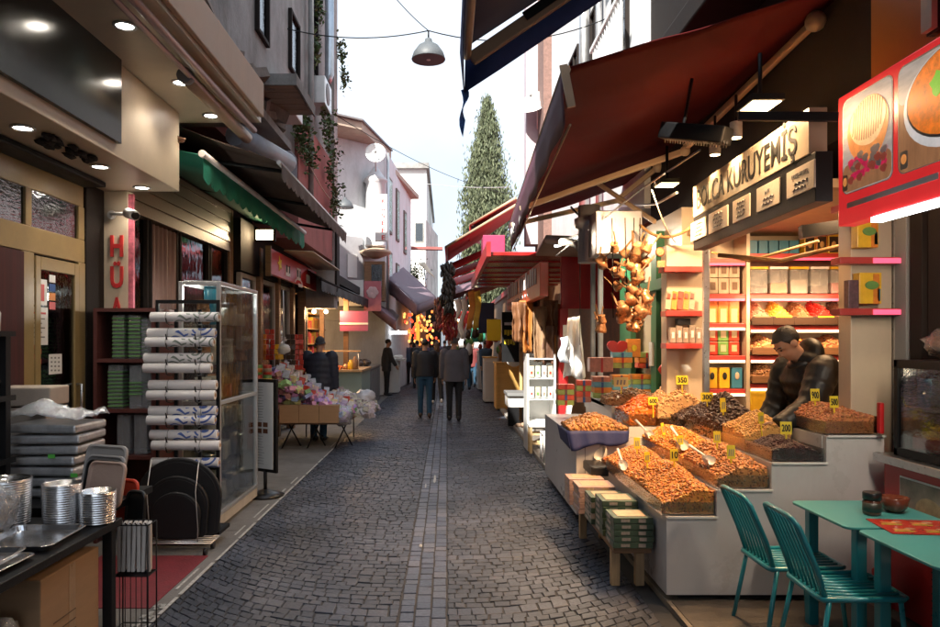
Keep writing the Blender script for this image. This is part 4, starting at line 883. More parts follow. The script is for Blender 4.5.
# ---- gift boxes on the far stall
random.seed(21)
gm = [mat('gift_green',(.30,.42,.12),.4,var=.25,scale=20), mat('gift_orange',(.70,.27,.05),.4,var=.25,scale=20), mat('gift_red',(.60,.09,.05),.4,var=.3,scale=20), mat('gift_blue',(.13,.38,.52),.4,var=.2,scale=20), mat('gift_brown',(.42,.17,.12),.4,var=.3,scale=20)]
names = ['green','orange','red','blue','brown']; GB = 'gift boxes stacked on the farther stall'
cols_ = [(565,405,7.6,4,.17,(0,2,0,2),.055),(583,402,7.6,4,.15,(4,2,0,2),.058),(601,398,8.0,4,.19,(0,1,3,4),.06),(600,372,8.3,1,.26,(4,),.17),
  (620,400,8.3,5,.20,(0,1,3,0,1),.058),(621,368,8.5,3,.22,(0,1,3),.062),(640,394,8.4,4,.22,(1,3,0,1),.058),(645,368,8.6,3,.21,(2,1,0),.062),(661,394,8.4,4,.20,(3,0,1,2),.058),(660,370,8.6,3,.2,(1,3,0),.062)]
for ci, (px,py,y,n,w,cs,hh) in enumerate(cols_):
    z = U(px,py,y).z; x = U(px,py,y).x
    for k in range(n):
        t = tag(MB().obox((x+random.uniform(-.006,.006),y,z+hh*(k+.5)),(w,w*.8,hh*.94),(0,0,random.uniform(-.06,.06))).build('gift_box', gm[cs[k % len(cs)]], None, bevel=.004), f'{names[cs[k % len(cs)]]} wrapped sweet box in the gift box stacks of the farther stall', 'gift box', GB)
        MB().box(x-.012,x+.012,y-w*.4-.004,y-w*.4-.001,z+hh*k,z+hh*(k+.95)).build('ribbon', [G('redp'),G('blue'),G('purplec')][(ci+k)%3], t)
MB_ = MB().box(1.7,2.55,7.9,8.9,1.0,1.08).box(1.75,2.0,7.9,8.0,.9,.999)
tag(MB_.build('display_riser', lam, None), 'low white riser under the gift boxes on the farther stall', 'riser')
p = U(617,357,8.5); t = T('heart_box','red heart shaped gift box on top of the gift box stacks','gift box',p)
hp = []
for a in np.linspace(0,2*math.pi,25)[:-1]: hp.append((p.x+.0075*16*math.sin(a)**3*1.0, 8.46, p.z+.11+.0068*(13*math.cos(a)-5*math.cos(2*a)-2*math.cos(3*a)-math.cos(4*a))))
MB().prism(hp,(0,.06,0)).build('heart', G('redp'), t, bevel=.006)
MB().obox((p.x,8.5,p.z+.01),(.12,.08,.03)).build('base', G('white'), t)
pk('gift_box','patterned yellow and purple gift box standing on top of the stacks','gift box',None,U(633,357,8.5).x,8.5,U(633,357,8.5).z,(.15,.1,.21),gm[1],face_patch(G('purplec'),.3,G('yellow')))
p = U(665,366,8.0); t = T('gift_bag','white paper bag with a column of dark hearts beside the gift boxes','bag',p)
MB().box(p.x-.15,p.x+.15,7.98,8.1,p.z,p.z+.26).build('bag_body', G('white'), t, bevel=.004)
MB().tube([(p.x-.07,8.0,p.z+.25),(p.x-.05,8.0,p.z+.36),(p.x+.03,8.0,p.z+.36),(p.x+.05,8.0,p.z+.25)],.006,6).build('handle', G('white'), t)
m = MB()
for i in range(6): m.ball((p.x+.11,7.977,p.z+.03+i*.04),(.016,.003,.014),8,5)
m.build('heart_print', G('blackink'), t)
for i,(px,py,m) in enumerate(((667,374,redpk),(678,372,darkp))): 
    p = U(px,py,7.7); tag(MB().ball(p+Vector((0,0,.05)),(.09,.05,.075),12,8,fn=lambda d: Vector((d.x*random.uniform(.9,1.1),d.y,d.z*random.uniform(.85,1.1)))).build('snack_bag', m), ['red crinkled bag beside the white paper bag','dark crinkled bag behind the card marked 350'][i], 'packet')
# ---- low bench with packaged sweets
bnch = T('low_bench','low worn wooden bench carrying flat sweet boxes along the stall front','bench',(1.22,5.7,0))
MB().box(1.14,1.40,5.0,6.5,.26,.30).build('bench_top', G('wood'), bnch, bevel=.006)
for x,y in ((1.18,5.14),(1.35,5.14),(1.18,6.35),(1.35,6.35)): MB().box(x-.03,x+.03,y-.03,y+.03,0,.26).build('leg', G('wood2'), bnch, bevel=.004)
sgr = mat('sweet_box_green',(.05,.085,.05),.35,var=.25,scale=14); spk = mat('sweet_box_pink',(.45,.30,.26),.4,var=.3,scale=18); swin = mat('sweet_window',(.52,.36,.22),.35,var=.4,scale=30)
def sweetbox(x, y, z, w, d, h, m, lb, grp, rz=0):
    o = tag(MB().obox((x,y,z+h/2),(w,d,h),(0,0,rz)).build('sweet_box', m, None, bevel=.003), lb, 'box', grp)
    MB().obox((x,y,z+h+.0015),(w*.72,d*.66,.002),(0,0,rz)).build('clear_window', swin, o); 
    k = MB(); k.obox((x-w*.2,y-d/2-.0012,z+h*.5),(w*.22,.002,h*.5),(0,0,rz)); k.obox((x+w*.22,y-d/2-.0012,z+h*.5),(w*.18,.002,h*.6),(0,0,rz)); k.obox((x-w/2-.001,y+d*.1,z+h*.5),(.002,d*.4,h*.5),(0,0,rz)); k.build('printed_label', swin if m is spk else MATS['tin_print'], o)
    return o
for k in range(5): sweetbox(1.265+.006*(k%2),5.09,.305+k*.042,.27,.26,.04,sgr,'dark green sweet box in the front stack on the low bench','green sweet boxes, front stack',.02*(k%3-1))
for k in range(6): sweetbox(1.255,5.42+.005*(k%2),.305+k*.042,.26,.28,.04,sgr,'dark green sweet box in the second stack on the low bench','green sweet boxes, second stack',-.02*(k%2))
for k in range(5): sweetbox(1.245,5.74,.305+k*.042,.28,.27,.04,[sgr,MATS['tin_print']][k%2],'grey green sweet box in the third stack on the low bench','green sweet boxes, third stack')
for k in range(5): sweetbox(1.22+.008*(k%2),6.08,.305+k*.045,.30,.28,.042,spk,'pale pink sweet box stacked fourth along the low bench','pink sweet boxes, fourth stack')
for k in range(5): sweetbox(1.20,6.40,.305+k*.045,.30,.26,.042,spk,'pale pink sweet box in the farthest stack on the low bench','pink sweet boxes, farthest stack')
# ================================================================ RIGHT SIGNS, AWNINGS, LAMPS
t = T('shop_sign','lit cream sign with black letters over a dark board with five small plates, right','sign',(2.0,5,2.5))
q0 = Vector((2.06,6.12,0)); q1 = Vector((1.99,4.02,0)); dv = (q1-q0).normalized(); nv = Vector((-dv.y*-1,0,0)); nv = Vector((0,0,1)).cross(dv)*-1
nv = dv.cross(Vector((0,0,1)))   # outward, toward the street
if nv.x > 0: nv = -nv
def slab(par, t0, t1, z0, z1, d0, d1, nm, m, bev=.003):
    a = q0.lerp(q1,t0); c = q0.lerp(q1,t1); P = [a+nv*d0, c+nv*d0, c+nv*d1, a+nv*d1]
    return MB().prism([p+Vector((0,0,z0)) for p in P],(0,0,z1-z0)).build(nm, m, par, bevel=bev)
slab(t,0,1,2.745,3.0,-.10,0,'lightbox', mat('sign_cream',(.54,.45,.33),.3,var=.05,scale=3,bump=.02))
slab(t,-.005,1.03,2.47,2.742,-.10,-.006,'backboard', G('black'))
c = q0.lerp(q1,.5)+nv*.003
text('lettering','BOLCA KURUYEMİŞ',G('blackink'),t,q0.lerp(q1,.49)+nv*.003+Vector((0,0,2.79)),dv,(0,0,1),.165,1.84,.003,.012)
pls = [(691,706),(709,728),(733,750),(757,780),(787,815)]
for i,(a,c) in enumerate(pls):
    def tt(px):
        k = (px-447)/731   # x = k*y on the board line
        return (k*q0.y-q0.x)/((q1.x-q0.x)-k*(q1.y-q0.y))
    t0, t1 = tt(a), tt(c); z0 = 2.545; z1 = 2.70
    pln = slab(t,t0,t1,z0,z1,-.005,.004,'small_plate', mat('plate_cream',(.58,.50,.40),.35,var=.08))
    cc = q0.lerp(q1,(t0+t1)/2)+nv*.006
    if i == 4:
        text('lettering','DRIED FRUITS',G('greyink'),pln,cc+Vector((0,0,2.645)),dv,(0,0,1),.024,.20,.002,.01)
    elif i == 3: text('lettering','NUTS',G('greyink'),pln,cc+Vector((0,0,2.64)),dv,(0,0,1),.024,.07,.002,.01)
    m = MB(); wd = (t1-t0)*2.13*.3
    for r in range(2 if i > 2 else 4):
        zz = z0+.035+r*.03; a_ = cc+dv*(-wd*(.8-.2*(r%2))); e_ = cc+dv*(wd*(.7+.2*(r%2)))
        m.tube([a_.lerp(e_,k/10)+Vector((0,0,zz+.007*math.sin(k*2.1+r+i))) for k in range(11)],.003,5)
    m.build('script_line', G('greyink'), pln)
# red menu sign of the snack bar
RX = 2.30
def RR(px, py): return UX(px, RX, py)
t = T('menu_sign','red panel sign with pictures of a toasted sandwich and a bowl of soup','sign',(RX,3.6,2.4))
ya, yb, z0, z1 = 4.30, 2.75, 2.385, 3.14
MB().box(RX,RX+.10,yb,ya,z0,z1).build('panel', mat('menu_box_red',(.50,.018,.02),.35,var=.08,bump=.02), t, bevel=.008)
def flat(pts, off, nm, m, par, th=.0015):      # pts (y,z) on the sign face
    return MB().prism([(RX-off,y,z) for y,z in pts],(-th,0,0)).build(nm, m, par)
def rrect(y0,y1,z0,z1,r,n=5):
    P = []
    for cy,cz,a0 in ((y1-r,z1-r,0),(y0+r,z1-r,90),(y0+r,z0+r,180),(y1-r,z0+r,270)):
        for i in range(n+1):
            a = math.radians(a0+90*i/n); P.append((cy+r*math.cos(a),cz+r*math.sin(a)))
    return P
def ell(cy,cz,ry,rz,n=28,w=0,k=5): return [(cy+ry*math.cos(a)*(1+w*math.sin(a*k)),cz+rz*math.sin(a)*(1+w*math.cos(a*k))) for a in np.linspace(0,2*math.pi,n+1)[:-1]]
f1 = flat(rrect(3.765,4.245,2.555,3.10,.05),.001,'picture_border',G('whiteink'),t); f2 = flat(rrect(2.80,3.725,2.555,3.10,.05),.001,'picture_border',G('whiteink'),t)
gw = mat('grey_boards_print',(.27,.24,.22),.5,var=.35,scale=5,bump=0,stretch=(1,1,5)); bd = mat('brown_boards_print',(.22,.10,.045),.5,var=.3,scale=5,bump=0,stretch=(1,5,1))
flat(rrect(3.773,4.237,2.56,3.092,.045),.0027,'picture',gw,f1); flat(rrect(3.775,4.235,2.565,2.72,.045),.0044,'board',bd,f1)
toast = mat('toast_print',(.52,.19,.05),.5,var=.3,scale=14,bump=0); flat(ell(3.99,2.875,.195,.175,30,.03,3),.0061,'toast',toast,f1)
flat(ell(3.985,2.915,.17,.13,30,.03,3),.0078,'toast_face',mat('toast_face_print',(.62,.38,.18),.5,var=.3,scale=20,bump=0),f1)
m = MB()
for i in range(13):
    y = 3.86+i*.022; h=.09*math.sqrt(max(0,1-((y-3.99)/.155)**2))+.02; m.prism([(RX-.0096,y,2.93-h),(RX-.0096,y+.007,2.93-h),(RX-.0096,y-.012,2.93+h),(RX-.0096,y-.019,2.93+h)],(-.001,0,0))
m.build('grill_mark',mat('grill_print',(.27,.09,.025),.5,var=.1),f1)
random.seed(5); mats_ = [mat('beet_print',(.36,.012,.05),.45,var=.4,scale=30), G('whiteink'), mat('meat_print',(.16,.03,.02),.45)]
for g,(n_,z0_,z1_) in enumerate(((16,2.63,2.735),(11,2.66,2.75),(8,2.62,2.70))):
    m = MB()
    for i in range(n_):
        y = random.uniform(3.83,4.15); z = random.uniform(z0_,z1_)
        m.prism([(RX-.0098-.0012*g-.00006*i,yy,zz) for yy,zz in ell(y,z,.030,.022,9,.2,3)],(-.0008,0,0))
    m.build('filling',mats_[g],f1)
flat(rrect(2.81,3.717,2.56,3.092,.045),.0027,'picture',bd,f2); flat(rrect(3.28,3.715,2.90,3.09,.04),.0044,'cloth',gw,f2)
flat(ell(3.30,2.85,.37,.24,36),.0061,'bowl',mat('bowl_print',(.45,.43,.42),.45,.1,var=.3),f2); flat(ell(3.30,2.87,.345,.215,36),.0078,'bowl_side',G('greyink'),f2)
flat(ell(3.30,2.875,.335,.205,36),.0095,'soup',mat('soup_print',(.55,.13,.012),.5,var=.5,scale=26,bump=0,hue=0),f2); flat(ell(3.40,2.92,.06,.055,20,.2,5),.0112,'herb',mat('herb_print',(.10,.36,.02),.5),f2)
flat(rrect(3.63,3.69,2.575,2.665,.012),.0115,'small_badge',G('cream'),f2); flat(ell(3.66,2.625,.022,.025,16),.0132,'badge_disc',toast,f2)
flat(rrect(4.175,4.228,2.575,2.665,.012),.0115,'small_badge',G('cream'),f1); flat(ell(4.20,2.625,.02,.025,16),.0132,'badge_disc',toast,f1)
flat([(3.42,2.475),(4.2,2.475),(4.2,2.505),(3.42,2.505)],.001,'white_bar',G('whiteink'),t)
MB().box(RX-.01,RX+.05,2.8,3.95,2.355,2.382).build('tube_light',G('tubew'),t)
lamp('AREA',(RX+.05,3.4,2.33),11,(1,.84,.64),.08,(2.6,4.7,.7),sy=1.0)
b = T('snack_bar','snack bar front with an orange fascia, dark doorway and a big pale letter','building',(2.6,3.5,0))
MB().box(2.46,2.60,1.8,4.24,2.72,4.6).build('fascia',mat('orange_fascia',(.42,.15,.03),.4,var=.12,scale=1.5,bump=.03),b)
MB().box(3.45,8,-8,4.93,0,3.05).build('inner_wall',mat('brown_inner',(.10,.055,.03),.6,var=.3),b); MB().box(2.62,8,-8,4.24,3.06,9).build('upper_wall',G('plast'),b)
text('letter','N',mat('letter_cream',(.72,.62,.48),.35),b,(2.40,3.40,3.26),NRT,(0,0,1),.62,.56,.03,.0)
text('letter_side','N',G('blackp'),b,(2.435,3.40,3.255),NRT,(0,0,1),.63,.57,.035,.01)
for y0,y1,m in ((4.78,4.90,'greyink'),(4.62,4.74,'dark'),(4.42,4.56,'dark')): MB().box(3.0,3.05,y0,y1,1.0,2.7).build('door_post',G(m),b,bevel=.005)
MB().box(3.10,3.13,4.40,4.62,1.55,2.7).build('orange_panel',MATS['orange_fascia'],b)
MB().box(3.06,3.10,3.9,4.38,1.5,2.7).build('grey_panel',mat('grey_panel',(.34,.36,.36),.45,var=.3,scale=3,stretch=(1,6,.4)),b)
def add_print_glow(nm,k):
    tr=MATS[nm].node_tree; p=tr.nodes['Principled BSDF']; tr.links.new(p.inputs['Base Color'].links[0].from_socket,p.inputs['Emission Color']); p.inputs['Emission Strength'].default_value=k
for nm in ('toast_print','toast_face_print','grill_print','beet_print','meat_print','soup_print','herb_print','bowl_print','grey_boards_print','brown_boards_print','menu_box_red'): add_print_glow(nm,.42)  # prints and red panel glow in their own colour to brighten the sign
# counter + glass cabinet
ct = T('snack_counter','red snack bar counter with a steel top, food picture and louvred vent','counter',(2.95,3.9,0))
MB().box(2.75,3.4,2.9,4.6,.06,.955).build('counter_body',G('redp'),ct,bevel=.006); MB().box(2.70,3.42,2.86,4.64,.957,1.01).build('worktop',G('steel'),ct,bevel=.006)
def CX(px,py): return UX(px,2.745,py)
MB().box(2.743,2.748,3.55,4.43,.62,.90).build('picture_border',G('whiteink'),ct)
pc = MB().box(2.738,2.7425,3.56,4.42,.63,.89).build('food_picture',mat('food_print',(.20,.16,.13),.4,var=.9,scale=4,bump=0),ct)
MB().prism([(2.737,y,z) for y,z in ell(4.15,.74,.12,.075)],(-.001,0,0)).build('plate_print',mat('plate_print',(.4,.28,.16),.4,var=.4,scale=20),pc); MB().prism([(2.737,y,z) for y,z in ell(3.85,.72,.12,.08)],(-.001,0,0)).build('pan_print',G('greyink'),pc)
m = MB().box(2.735,2.748,3.4,4.12,.1,.57).build('vent_panel',G('black'),ct)
m2 = MB()
for i in range(11): m2.obox((2.728,3.76,.13+i*.04),(.03,.68,.006),(0,.6,0))
m2.build('louvre',G('black'),m)
cb = T('glass_cabinet','black framed glass food cabinet standing on the red counter','cabinet',(3.0,3.9,1.01))
fr = MB()
for y in (3.0,4.5):
    for x in (2.78,3.3): fr.box(x-.02,x+.02,y-.02,y+.02,1.012,1.60)
fr.box(2.76,3.32,2.98,4.52,1.012,1.06).box(2.76,3.32,2.98,4.52,1.55,1.60).build('frame',G('black'),cb,bevel=.004)
MB().box(2.772,2.778,3.02,4.48,1.06,1.55).build('front_pane',G('glass'),cb); MB().box(2.8,3.28,4.495,4.50,1.06,1.55).build('end_pane',G('glass'),cb)
MB().box(2.81,3.28,3.02,4.47,1.30,1.315).build('glass_shelf',G('steel'),cb); MB().box(3.29,3.30,3.02,4.48,1.06,1.55).build('back_panel',mat('cabinet_back',(.25,.16,.09),.6,var=.3),cb)
lamp('POINT',(2.95,4.2,1.52),1.2,(1,.75,.5),.04)
for i in range(6):
    y = 4.40-i*.13; o = tag(MB().lathe((2.88,y,1.316),[(.045,0),(.048,.02),(.04,.15),(.045,.17)],12).build('drink_cup',[bluep,G('greyink'),mat('tin_print2',(.4,.35,.3),.4)][i%3]),'small printed cup standing on the cabinet shelf','cup','cups on the cabinet shelf')
for i in range(3):
    y = 4.36-i*.2; o = tag(MB().obox((2.9,y,1.10),(.15,.17,.08),(0,0,.1*i)).build('food_tray',G('redsign'),None,bevel=.01),'red paper tray of pale food inside the glass cabinet','food tray','food trays in the cabinet')
    random.seed(i); m = MB()
    for k in range(10): m.ball((2.9+random.uniform(-.06,.06),y+random.uniform(-.07,.07),1.155),(.025,.025,.02),6,4)
    m.build('food',mat('pale_food',(.55,.42,.36),.6),o)
def bag(name,label,c,r,m,grp=None,inner=None,seed=1,cat='bag'):
    random.seed(seed); t = T(name,label,cat,(c[0],c[1],c[2]-r[2]),grp)
    from mathutils import noise
    def fn(d): 
        n = noise.noise(d*2.3+Vector((seed*3.1,0,0)))*.28+noise.noise(d*6+Vector((seed,5,0)))*.12; return d*(1+n)
    MB().ball(c,r,20,14,fn=fn).build('wrapper',m,t)
    if inner:
        q = MB()
        for (dx,dy,dz,rx,ry,rz) in inner[0]: q.ball((c[0]+dx,c[1]+dy,c[2]+dz),(rx,ry,rz),12,8)
        q.build('contents',inner[1],t)
    return t
bread = mat('bread_crust',(.40,.18,.08),.6,var=.25,scale=8)
bag('bread_bag','clear plastic bag of brown bread rolls on top of the glass cabinet',(2.98,4.22,1.70),(.17,.22,.10),G('cello'),None,([(0,.1,0,.12,.08,.06),(0,-.06,-.02,.12,.08,.06),(.03,.02,.04,.1,.09,.04)],bread),3)
tag(MB().box(2.76,2.79,4.66,4.70,1.12,1.32).build('red_holder',G('redsign'),None,bevel=.008),'small red holder on the steel corner strip by the cabinet','holder')
tag(MB().box(3.0,3.012,4.945,4.956,1.56,1.65).build('paper_note',G('cream'),None),'small faded note at the edge of the near cream column','note') if False else None

lamp('AREA',(3.1,5.9,2.72),27,(1,.60,.30),.6,(3.0,6.2,0),sy=.8); lamp('AREA',(3.3,6.75,2.1),6,(1,.55,.28),.9,(3.3,7.3,1.5),sy=.1)  # warm fill added under the ceiling without a fixture, then shelf strip light
# awnings on the right
MR = dict(F1=Vector((.72,4.57,3.40)),F2=Vector((.90,10.6,3.38)))
t = T('maroon_awning','big maroon awning with a plum fascia and folding arms over the nut stalls','awning',(1.6,7.6,3.6))
MB().sheet(MR['F1'],(2.62,4.57,3.98),(2.65,10.6,3.98),MR['F2'],24,50,.006,fn=sag(.05)).build('canvas',G('maroon'),t)
def wave(u,v): return Vector((.012*math.sin(u*40)*v,0,0))
MB().sheet(MR['F1'],MR['F2'],MR['F2']+Vector((0.03,0,-.35)),MR['F1']+Vector((0.02,0,-.33)),44,3,.005,fn=wave).build('valance',mat('plum_valance',(.10,.035,.06),.7,var=.15),t)
MB().tube([MR['F1']+Vector((.02,-.03,.0)),MR['F2']+Vector((.02,.03,0))],.03).build('front_bar',G('tan'),t)
MB().tube([MR['F1']+Vector((.05,0,-.335)),MR['F2']+Vector((.06,0,-.355))],.008).build('hem_bar',G('tan'),t)
MB().bar(MR['F1']+Vector((.0,-.05,.02)),MR['F1']+Vector((.05,-.05,-.24)),.05,.02).build('end_bracket',G('tan'),t)
o = MB().sheet((.865,8.1,3.33),(.905,10.4,3.33),(.935,10.4,3.05),(.895,8.1,3.05),10,2,.004).build('pink_strip',mat('pink_valance',(.40,.06,.10),.7,var=.2),t)
m = MB(); random.seed(8)
for y0 in (8.25,9.5):
    pts = [(.868+.012*(y0-8)+ .05*(0.2),y0+k*.05,3.19+.075*math.sin(k*1.9)+.02*math.cos(k*3.1)) for k in range(13)]
    m.tube([(x-.01,y,z) for x,y,z in pts],.014,6)
m.build('white_script',G('whiteink'),t)
arm = G('tan')
for k,(a,e,w_) in enumerate((((.84,8.35,3.22),(2.28,7.0,3.53),(2.52,5.0,3.9)),((.86,9.8,3.26),(2.2,9.3,3.5),(2.6,9.0,3.85)))):
    am = MB().bar(a,e,.05,.06).build('arm',arm,t,bevel=.012); MB().bar(Vector(e)+Vector((0,0,.03)),w_,.05,.06).build('fore_arm',arm,am,bevel=.012)
    MB().ball(e,.05,10,7).build('elbow',arm,am); MB().ball(w_,.07,10,7).build('shoulder',arm,am)
a0 = UX(690,2.3,150); 
MB().bar(UX(590,1.75,178),UX(655,2.2,222),.04,.05).build('brace',arm,t,bevel=.01)
MB().tube([(2.4,10,3.55),(2.0,7,3.02),(1.95,6.2,2.97)],.012,6).build('stay_cable',G('steel'),t)
t = T('navy_awning','navy awning overhead at the top with a tan side bar and a hanging blue strip','awning',(1.2,2.8,3.8))
fz = 3.30
MB().sheet((.085,-3,fz-.02),(2.46,-3,4.86),(2.46,3.98,4.86),(.085,3.98,fz),14,30,.006).build('canvas',G('navy'),t)
MB().bar((.13,3.99,3.25),(2.4,3.99,4.80),.04,.075).build('side_bar',G('tan'),t,bevel=.01)
ml = MB().bar((.42,3.955,3.47),(.66,3.955,3.635),.008,.05).build('maker_plate',G('black'),t)
MB().sheet((.10,4.02,3.26),(2.46,4.02,4.86),(2.46,4.02,4.66),(.095,4.02,3.08),12,2,.005,fn=lambda u,v: Vector((0,.01*math.sin(u*15)*v,0))).build('side_valance',mat('blue_valance',(.035,.06,.20),.75,var=.15),t)
MB().sheet((.075,-3,fz),(.075,4.02,fz),(.085,4.02,3.08),(.085,-3,3.08),12,2,.005,fn=lambda u,v: Vector((.012*math.sin(u*20)*v,0,0))).build('front_valance',MATS['blue_valance'],t)
MB().tube([(.11,-3,fz-.03),(.11,4.0,fz-.03)],.022).build('front_bar',G('tan'),t)
MB().sheet(U(461,90,4.03),U(468,88,4.03),U(464,120,4.03),U(461.5,137,4.03),3,8,.006,fn=lambda u,v: Vector((.012*math.sin(v*7),.01*math.sin(v*9),0))).build('torn_strip',G('blue'),t)

# lamps, heater, duct under the maroon awning
def can(px,py,y,label,cord=0):
    p = U(px,py,y); t = T('spot_lamp',label,'lamp',p,'cylinder spot lamps over the nut stall')
    MB().tube([p,p+Vector((0,0,.11))],.042,16).build('housing',G('white'),t,bevel=.003); MB().lathe(p+Vector((0,0,-.001)),[(0,0),(.036,0)],16).build('lens',G('lampy'),t); MB().tube([p+Vector((0,0,.11)),p+Vector((0,0,.3))],.01,6).build('stem',G('black'),t)
    lamp('SPOT',p+Vector((0,0,-.03)),105,(1,.58,.26),.05,(2.0,5.5,.8),95)
can(736,138,5.1,'lit cylinder spot lamp nearer the cream sign letters'); can(715,155,5.6,'lit cylinder spot lamp beyond its twin near the black heater')
def panel_lamp(px,py,y,label,sx,sy,e,aim=None):
    p = U(px,py,y); t = T('flood_lamp',label,'lamp',p)
    MB().box(p.x-sx/2,p.x+sx/2,p.y-sy/2,p.y+sy/2,p.z,p.z+.04).build('housing',G('black'),t,bevel=.005); MB().box(p.x-sx*.42,p.x+sx*.42,p.y-sy*.42,p.y+sy*.42,p.z-.004,p.z-.001).build('lens',G('lampy'),t)
    MB().tube([p+Vector((0,0,.04)),p+Vector((0,0,.32))],.012,6).build('stem',G('black'),t)
    lamp('AREA',p+Vector((0,0,-.02)),e,(1,.62,.32),sx,aim or p+Vector((.05,-.1,-3)),sy=sy)
panel_lamp(760,106,4.45,'square flood lamp glowing above the end letters of the cream sign',.20,.24,13)
tag(MB().bar(U(738,116,4.0),U(838,117,3.95),.03,.05).build('cross_bar',G('black'),None,bevel=.005),'dark cross bar before the top of the cream sign','bar')
panel_lamp(667,185,6.0,'flat lit lamp panel below the awning arm beside the sign',.17,.2,50,(1.7,7.9,1.0))
t = T('tube_lamp','white strip lamp hanging under the awning beside the metal duct','lamp',U(570,240,9.5))
MB().bar(U(556,246,9.6),U(582,237,8.4),.04,.03).build('tube',G('tubew'),t); MB().bar(U(556,243.5,9.6),U(582,234.5,8.4),.06,.03).build('housing',G('greyink'),t)
lamp('AREA',(1.62,8.9,2.93),30,(1,.82,.6),1.0,(1.8,8.2,1.0),sy=.06)
t = T('infrared_heater','black ribbed bar heater hanging below the maroon awning','heater',U(700,133,4.9))
a,c = U(664,131,5.1),U(728,136,4.75)
MB().bar(a,c,.13,.11).build('housing',G('black'),t,bevel=.01)
m = MB()
for i in range(24): m.obox(a.lerp(c,(i+.5)/24)+Vector((0,0,-.057)),(.006,.11,.02),(0,0,-.3))
m.build('grille',G('blackp'),t); MB().tube([a.lerp(c,.3),a.lerp(c,.3)+Vector((.1,.1,.4))],.012,6).build('bracket',G('black'),t)
t = T('metal_duct','zinc ventilation duct with a flanged drum above the hanging copper pots','duct',U(610,240,7.6))
zc = mat('zinc_duct',(.30,.30,.33),.4,.7,var=.2,scale=5)
p = U(589,240,8.0); MB().lathe((p.x,p.y,p.z-.25),[(.12,0),(.12,.36),(.16,.38),(.16,.48),(.12,.5),(.12,.62)],20).build('drum',zc,t)
MB().box(U(590,0,7.8).x,U(640,0,7.6).x,7.5,7.9,2.6,3.05).build('box_duct',zc,t,bevel=.01); MB().tube([U(588,255,8),U(575,243,8.4),U(548,240,9.5)],.05,10).build('pipe',G('greyink'),t)
w = MB(); w.box(2.38,2.40,7.35,11,2.7,3.9)
# cables and wires under the awning
def wire(label,pts,r=.006,m='black',nm='cable'):
    P = [Vector(p) for p in pts]; o = MB().tube(P,r,5).build(nm,G(m) if isinstance(m,str) else m); return tag(o,label,'cable')
def hang(a,c,s,n=14): a=Vector(a); c=Vector(c); return [a.lerp(c,i/n)+Vector((0,0,-s*4*(i/n)*(1-i/n))) for i in range(n+1)]
wire('thin pale cable sagging from the lamp panel to the cream far column',hang(U(652,190,6.1),U(676,243,6.8),.06),.006,'cream'); wire('thick ochre cable looping between duct and far column',hang(U(640,225,7.2),U(690,228,6.5),.10),.015,MATS['ochre_cable'])
wire('dark cable loop beside the zinc duct',hang(U(571,207,8.2),U(612,212,7.5),.12),.012); wire('long thin black cord hanging before the green shop',[U(580,230,8.2),U(580,345,8.2)],.005)
wire('stretched steel stay wire running under the awning arms',[U(556,256,9),U(640,190,6.6),U(700,150,5.4)],.009,'steel')
# copper pots in bunches
cop = mat('copper',(.50,.25,.12),.28,.5,var=.3,scale=18,bump=.5,bscale=40); 
pot = T('copper_pot','small hammered copper coffee pot hanging in the bunches below the zinc duct','coffee pot',(0,0,0),'copper pots hanging in bunches')
pm = MB(); pm.lathe((0,0,-.05),[(0,0),(.048,0),(.052,.02),(.036,.075),(.045,.095),(.043,.096),(.033,.075)],8); pm = pm.build('pot_body',cop,pot)
MB().bar((.035,0,.02),(.05,.02,.17),.016,.008).build('handle',G('wood'),pot)
random.seed(31); first = True
for px,py,n,sx,sy in ((631,255,13,17,10),(628,280,12,15,11),(618,322,9,18,8),(635,305,13,15,10),(604,264,2,4,6),(640,318,4,8,10)):
    for i in range(n):
        p = U(px+random.uniform(-sx,sx),py+random.uniform(-sy,sy),random.uniform(6.5,6.85)); r = (random.uniform(-.9,.9),random.uniform(-.9,.9),random.uniform(0,6.28)); s = random.uniform(.75,1.1)
        c = pot if first else copy_tree(pot); first = False; c.location = p; c.rotation_euler = r; c.scale = (s,)*3
for px in (612,625,634,640): wire(f'black cord holding a bunch of copper pots, {["far left","second","third","near right"][(612,625,634,640).index(px)]} of four',[U(px,218,6.7),U(px+random.uniform(-3,3),318,6.7)],.005)
t = T('gold_padlock','round brass hook scale hanging beside the cream far column','hook',U(660,262,6.7)); p = U(660,252,6.7)
MB().lathe(p+Vector((0,0,0)),[(.03,-.01),(.045,0),(.03,.01)],14,axis='y').build('ring',cop,t); MB().obox(U(661,264,6.7),(.07,.02,.06)).build('weight',cop,t)

tag(MB().box(2.12,2.615,2.0,7.6,4.5,4.72).build('roof_edge',G('dark'),None,bevel=.02),'dark roof edge jutting over the maroon awning','eave')
lm0 = mat('tan_ware',(.30,.17,.08),.6,var=.3)
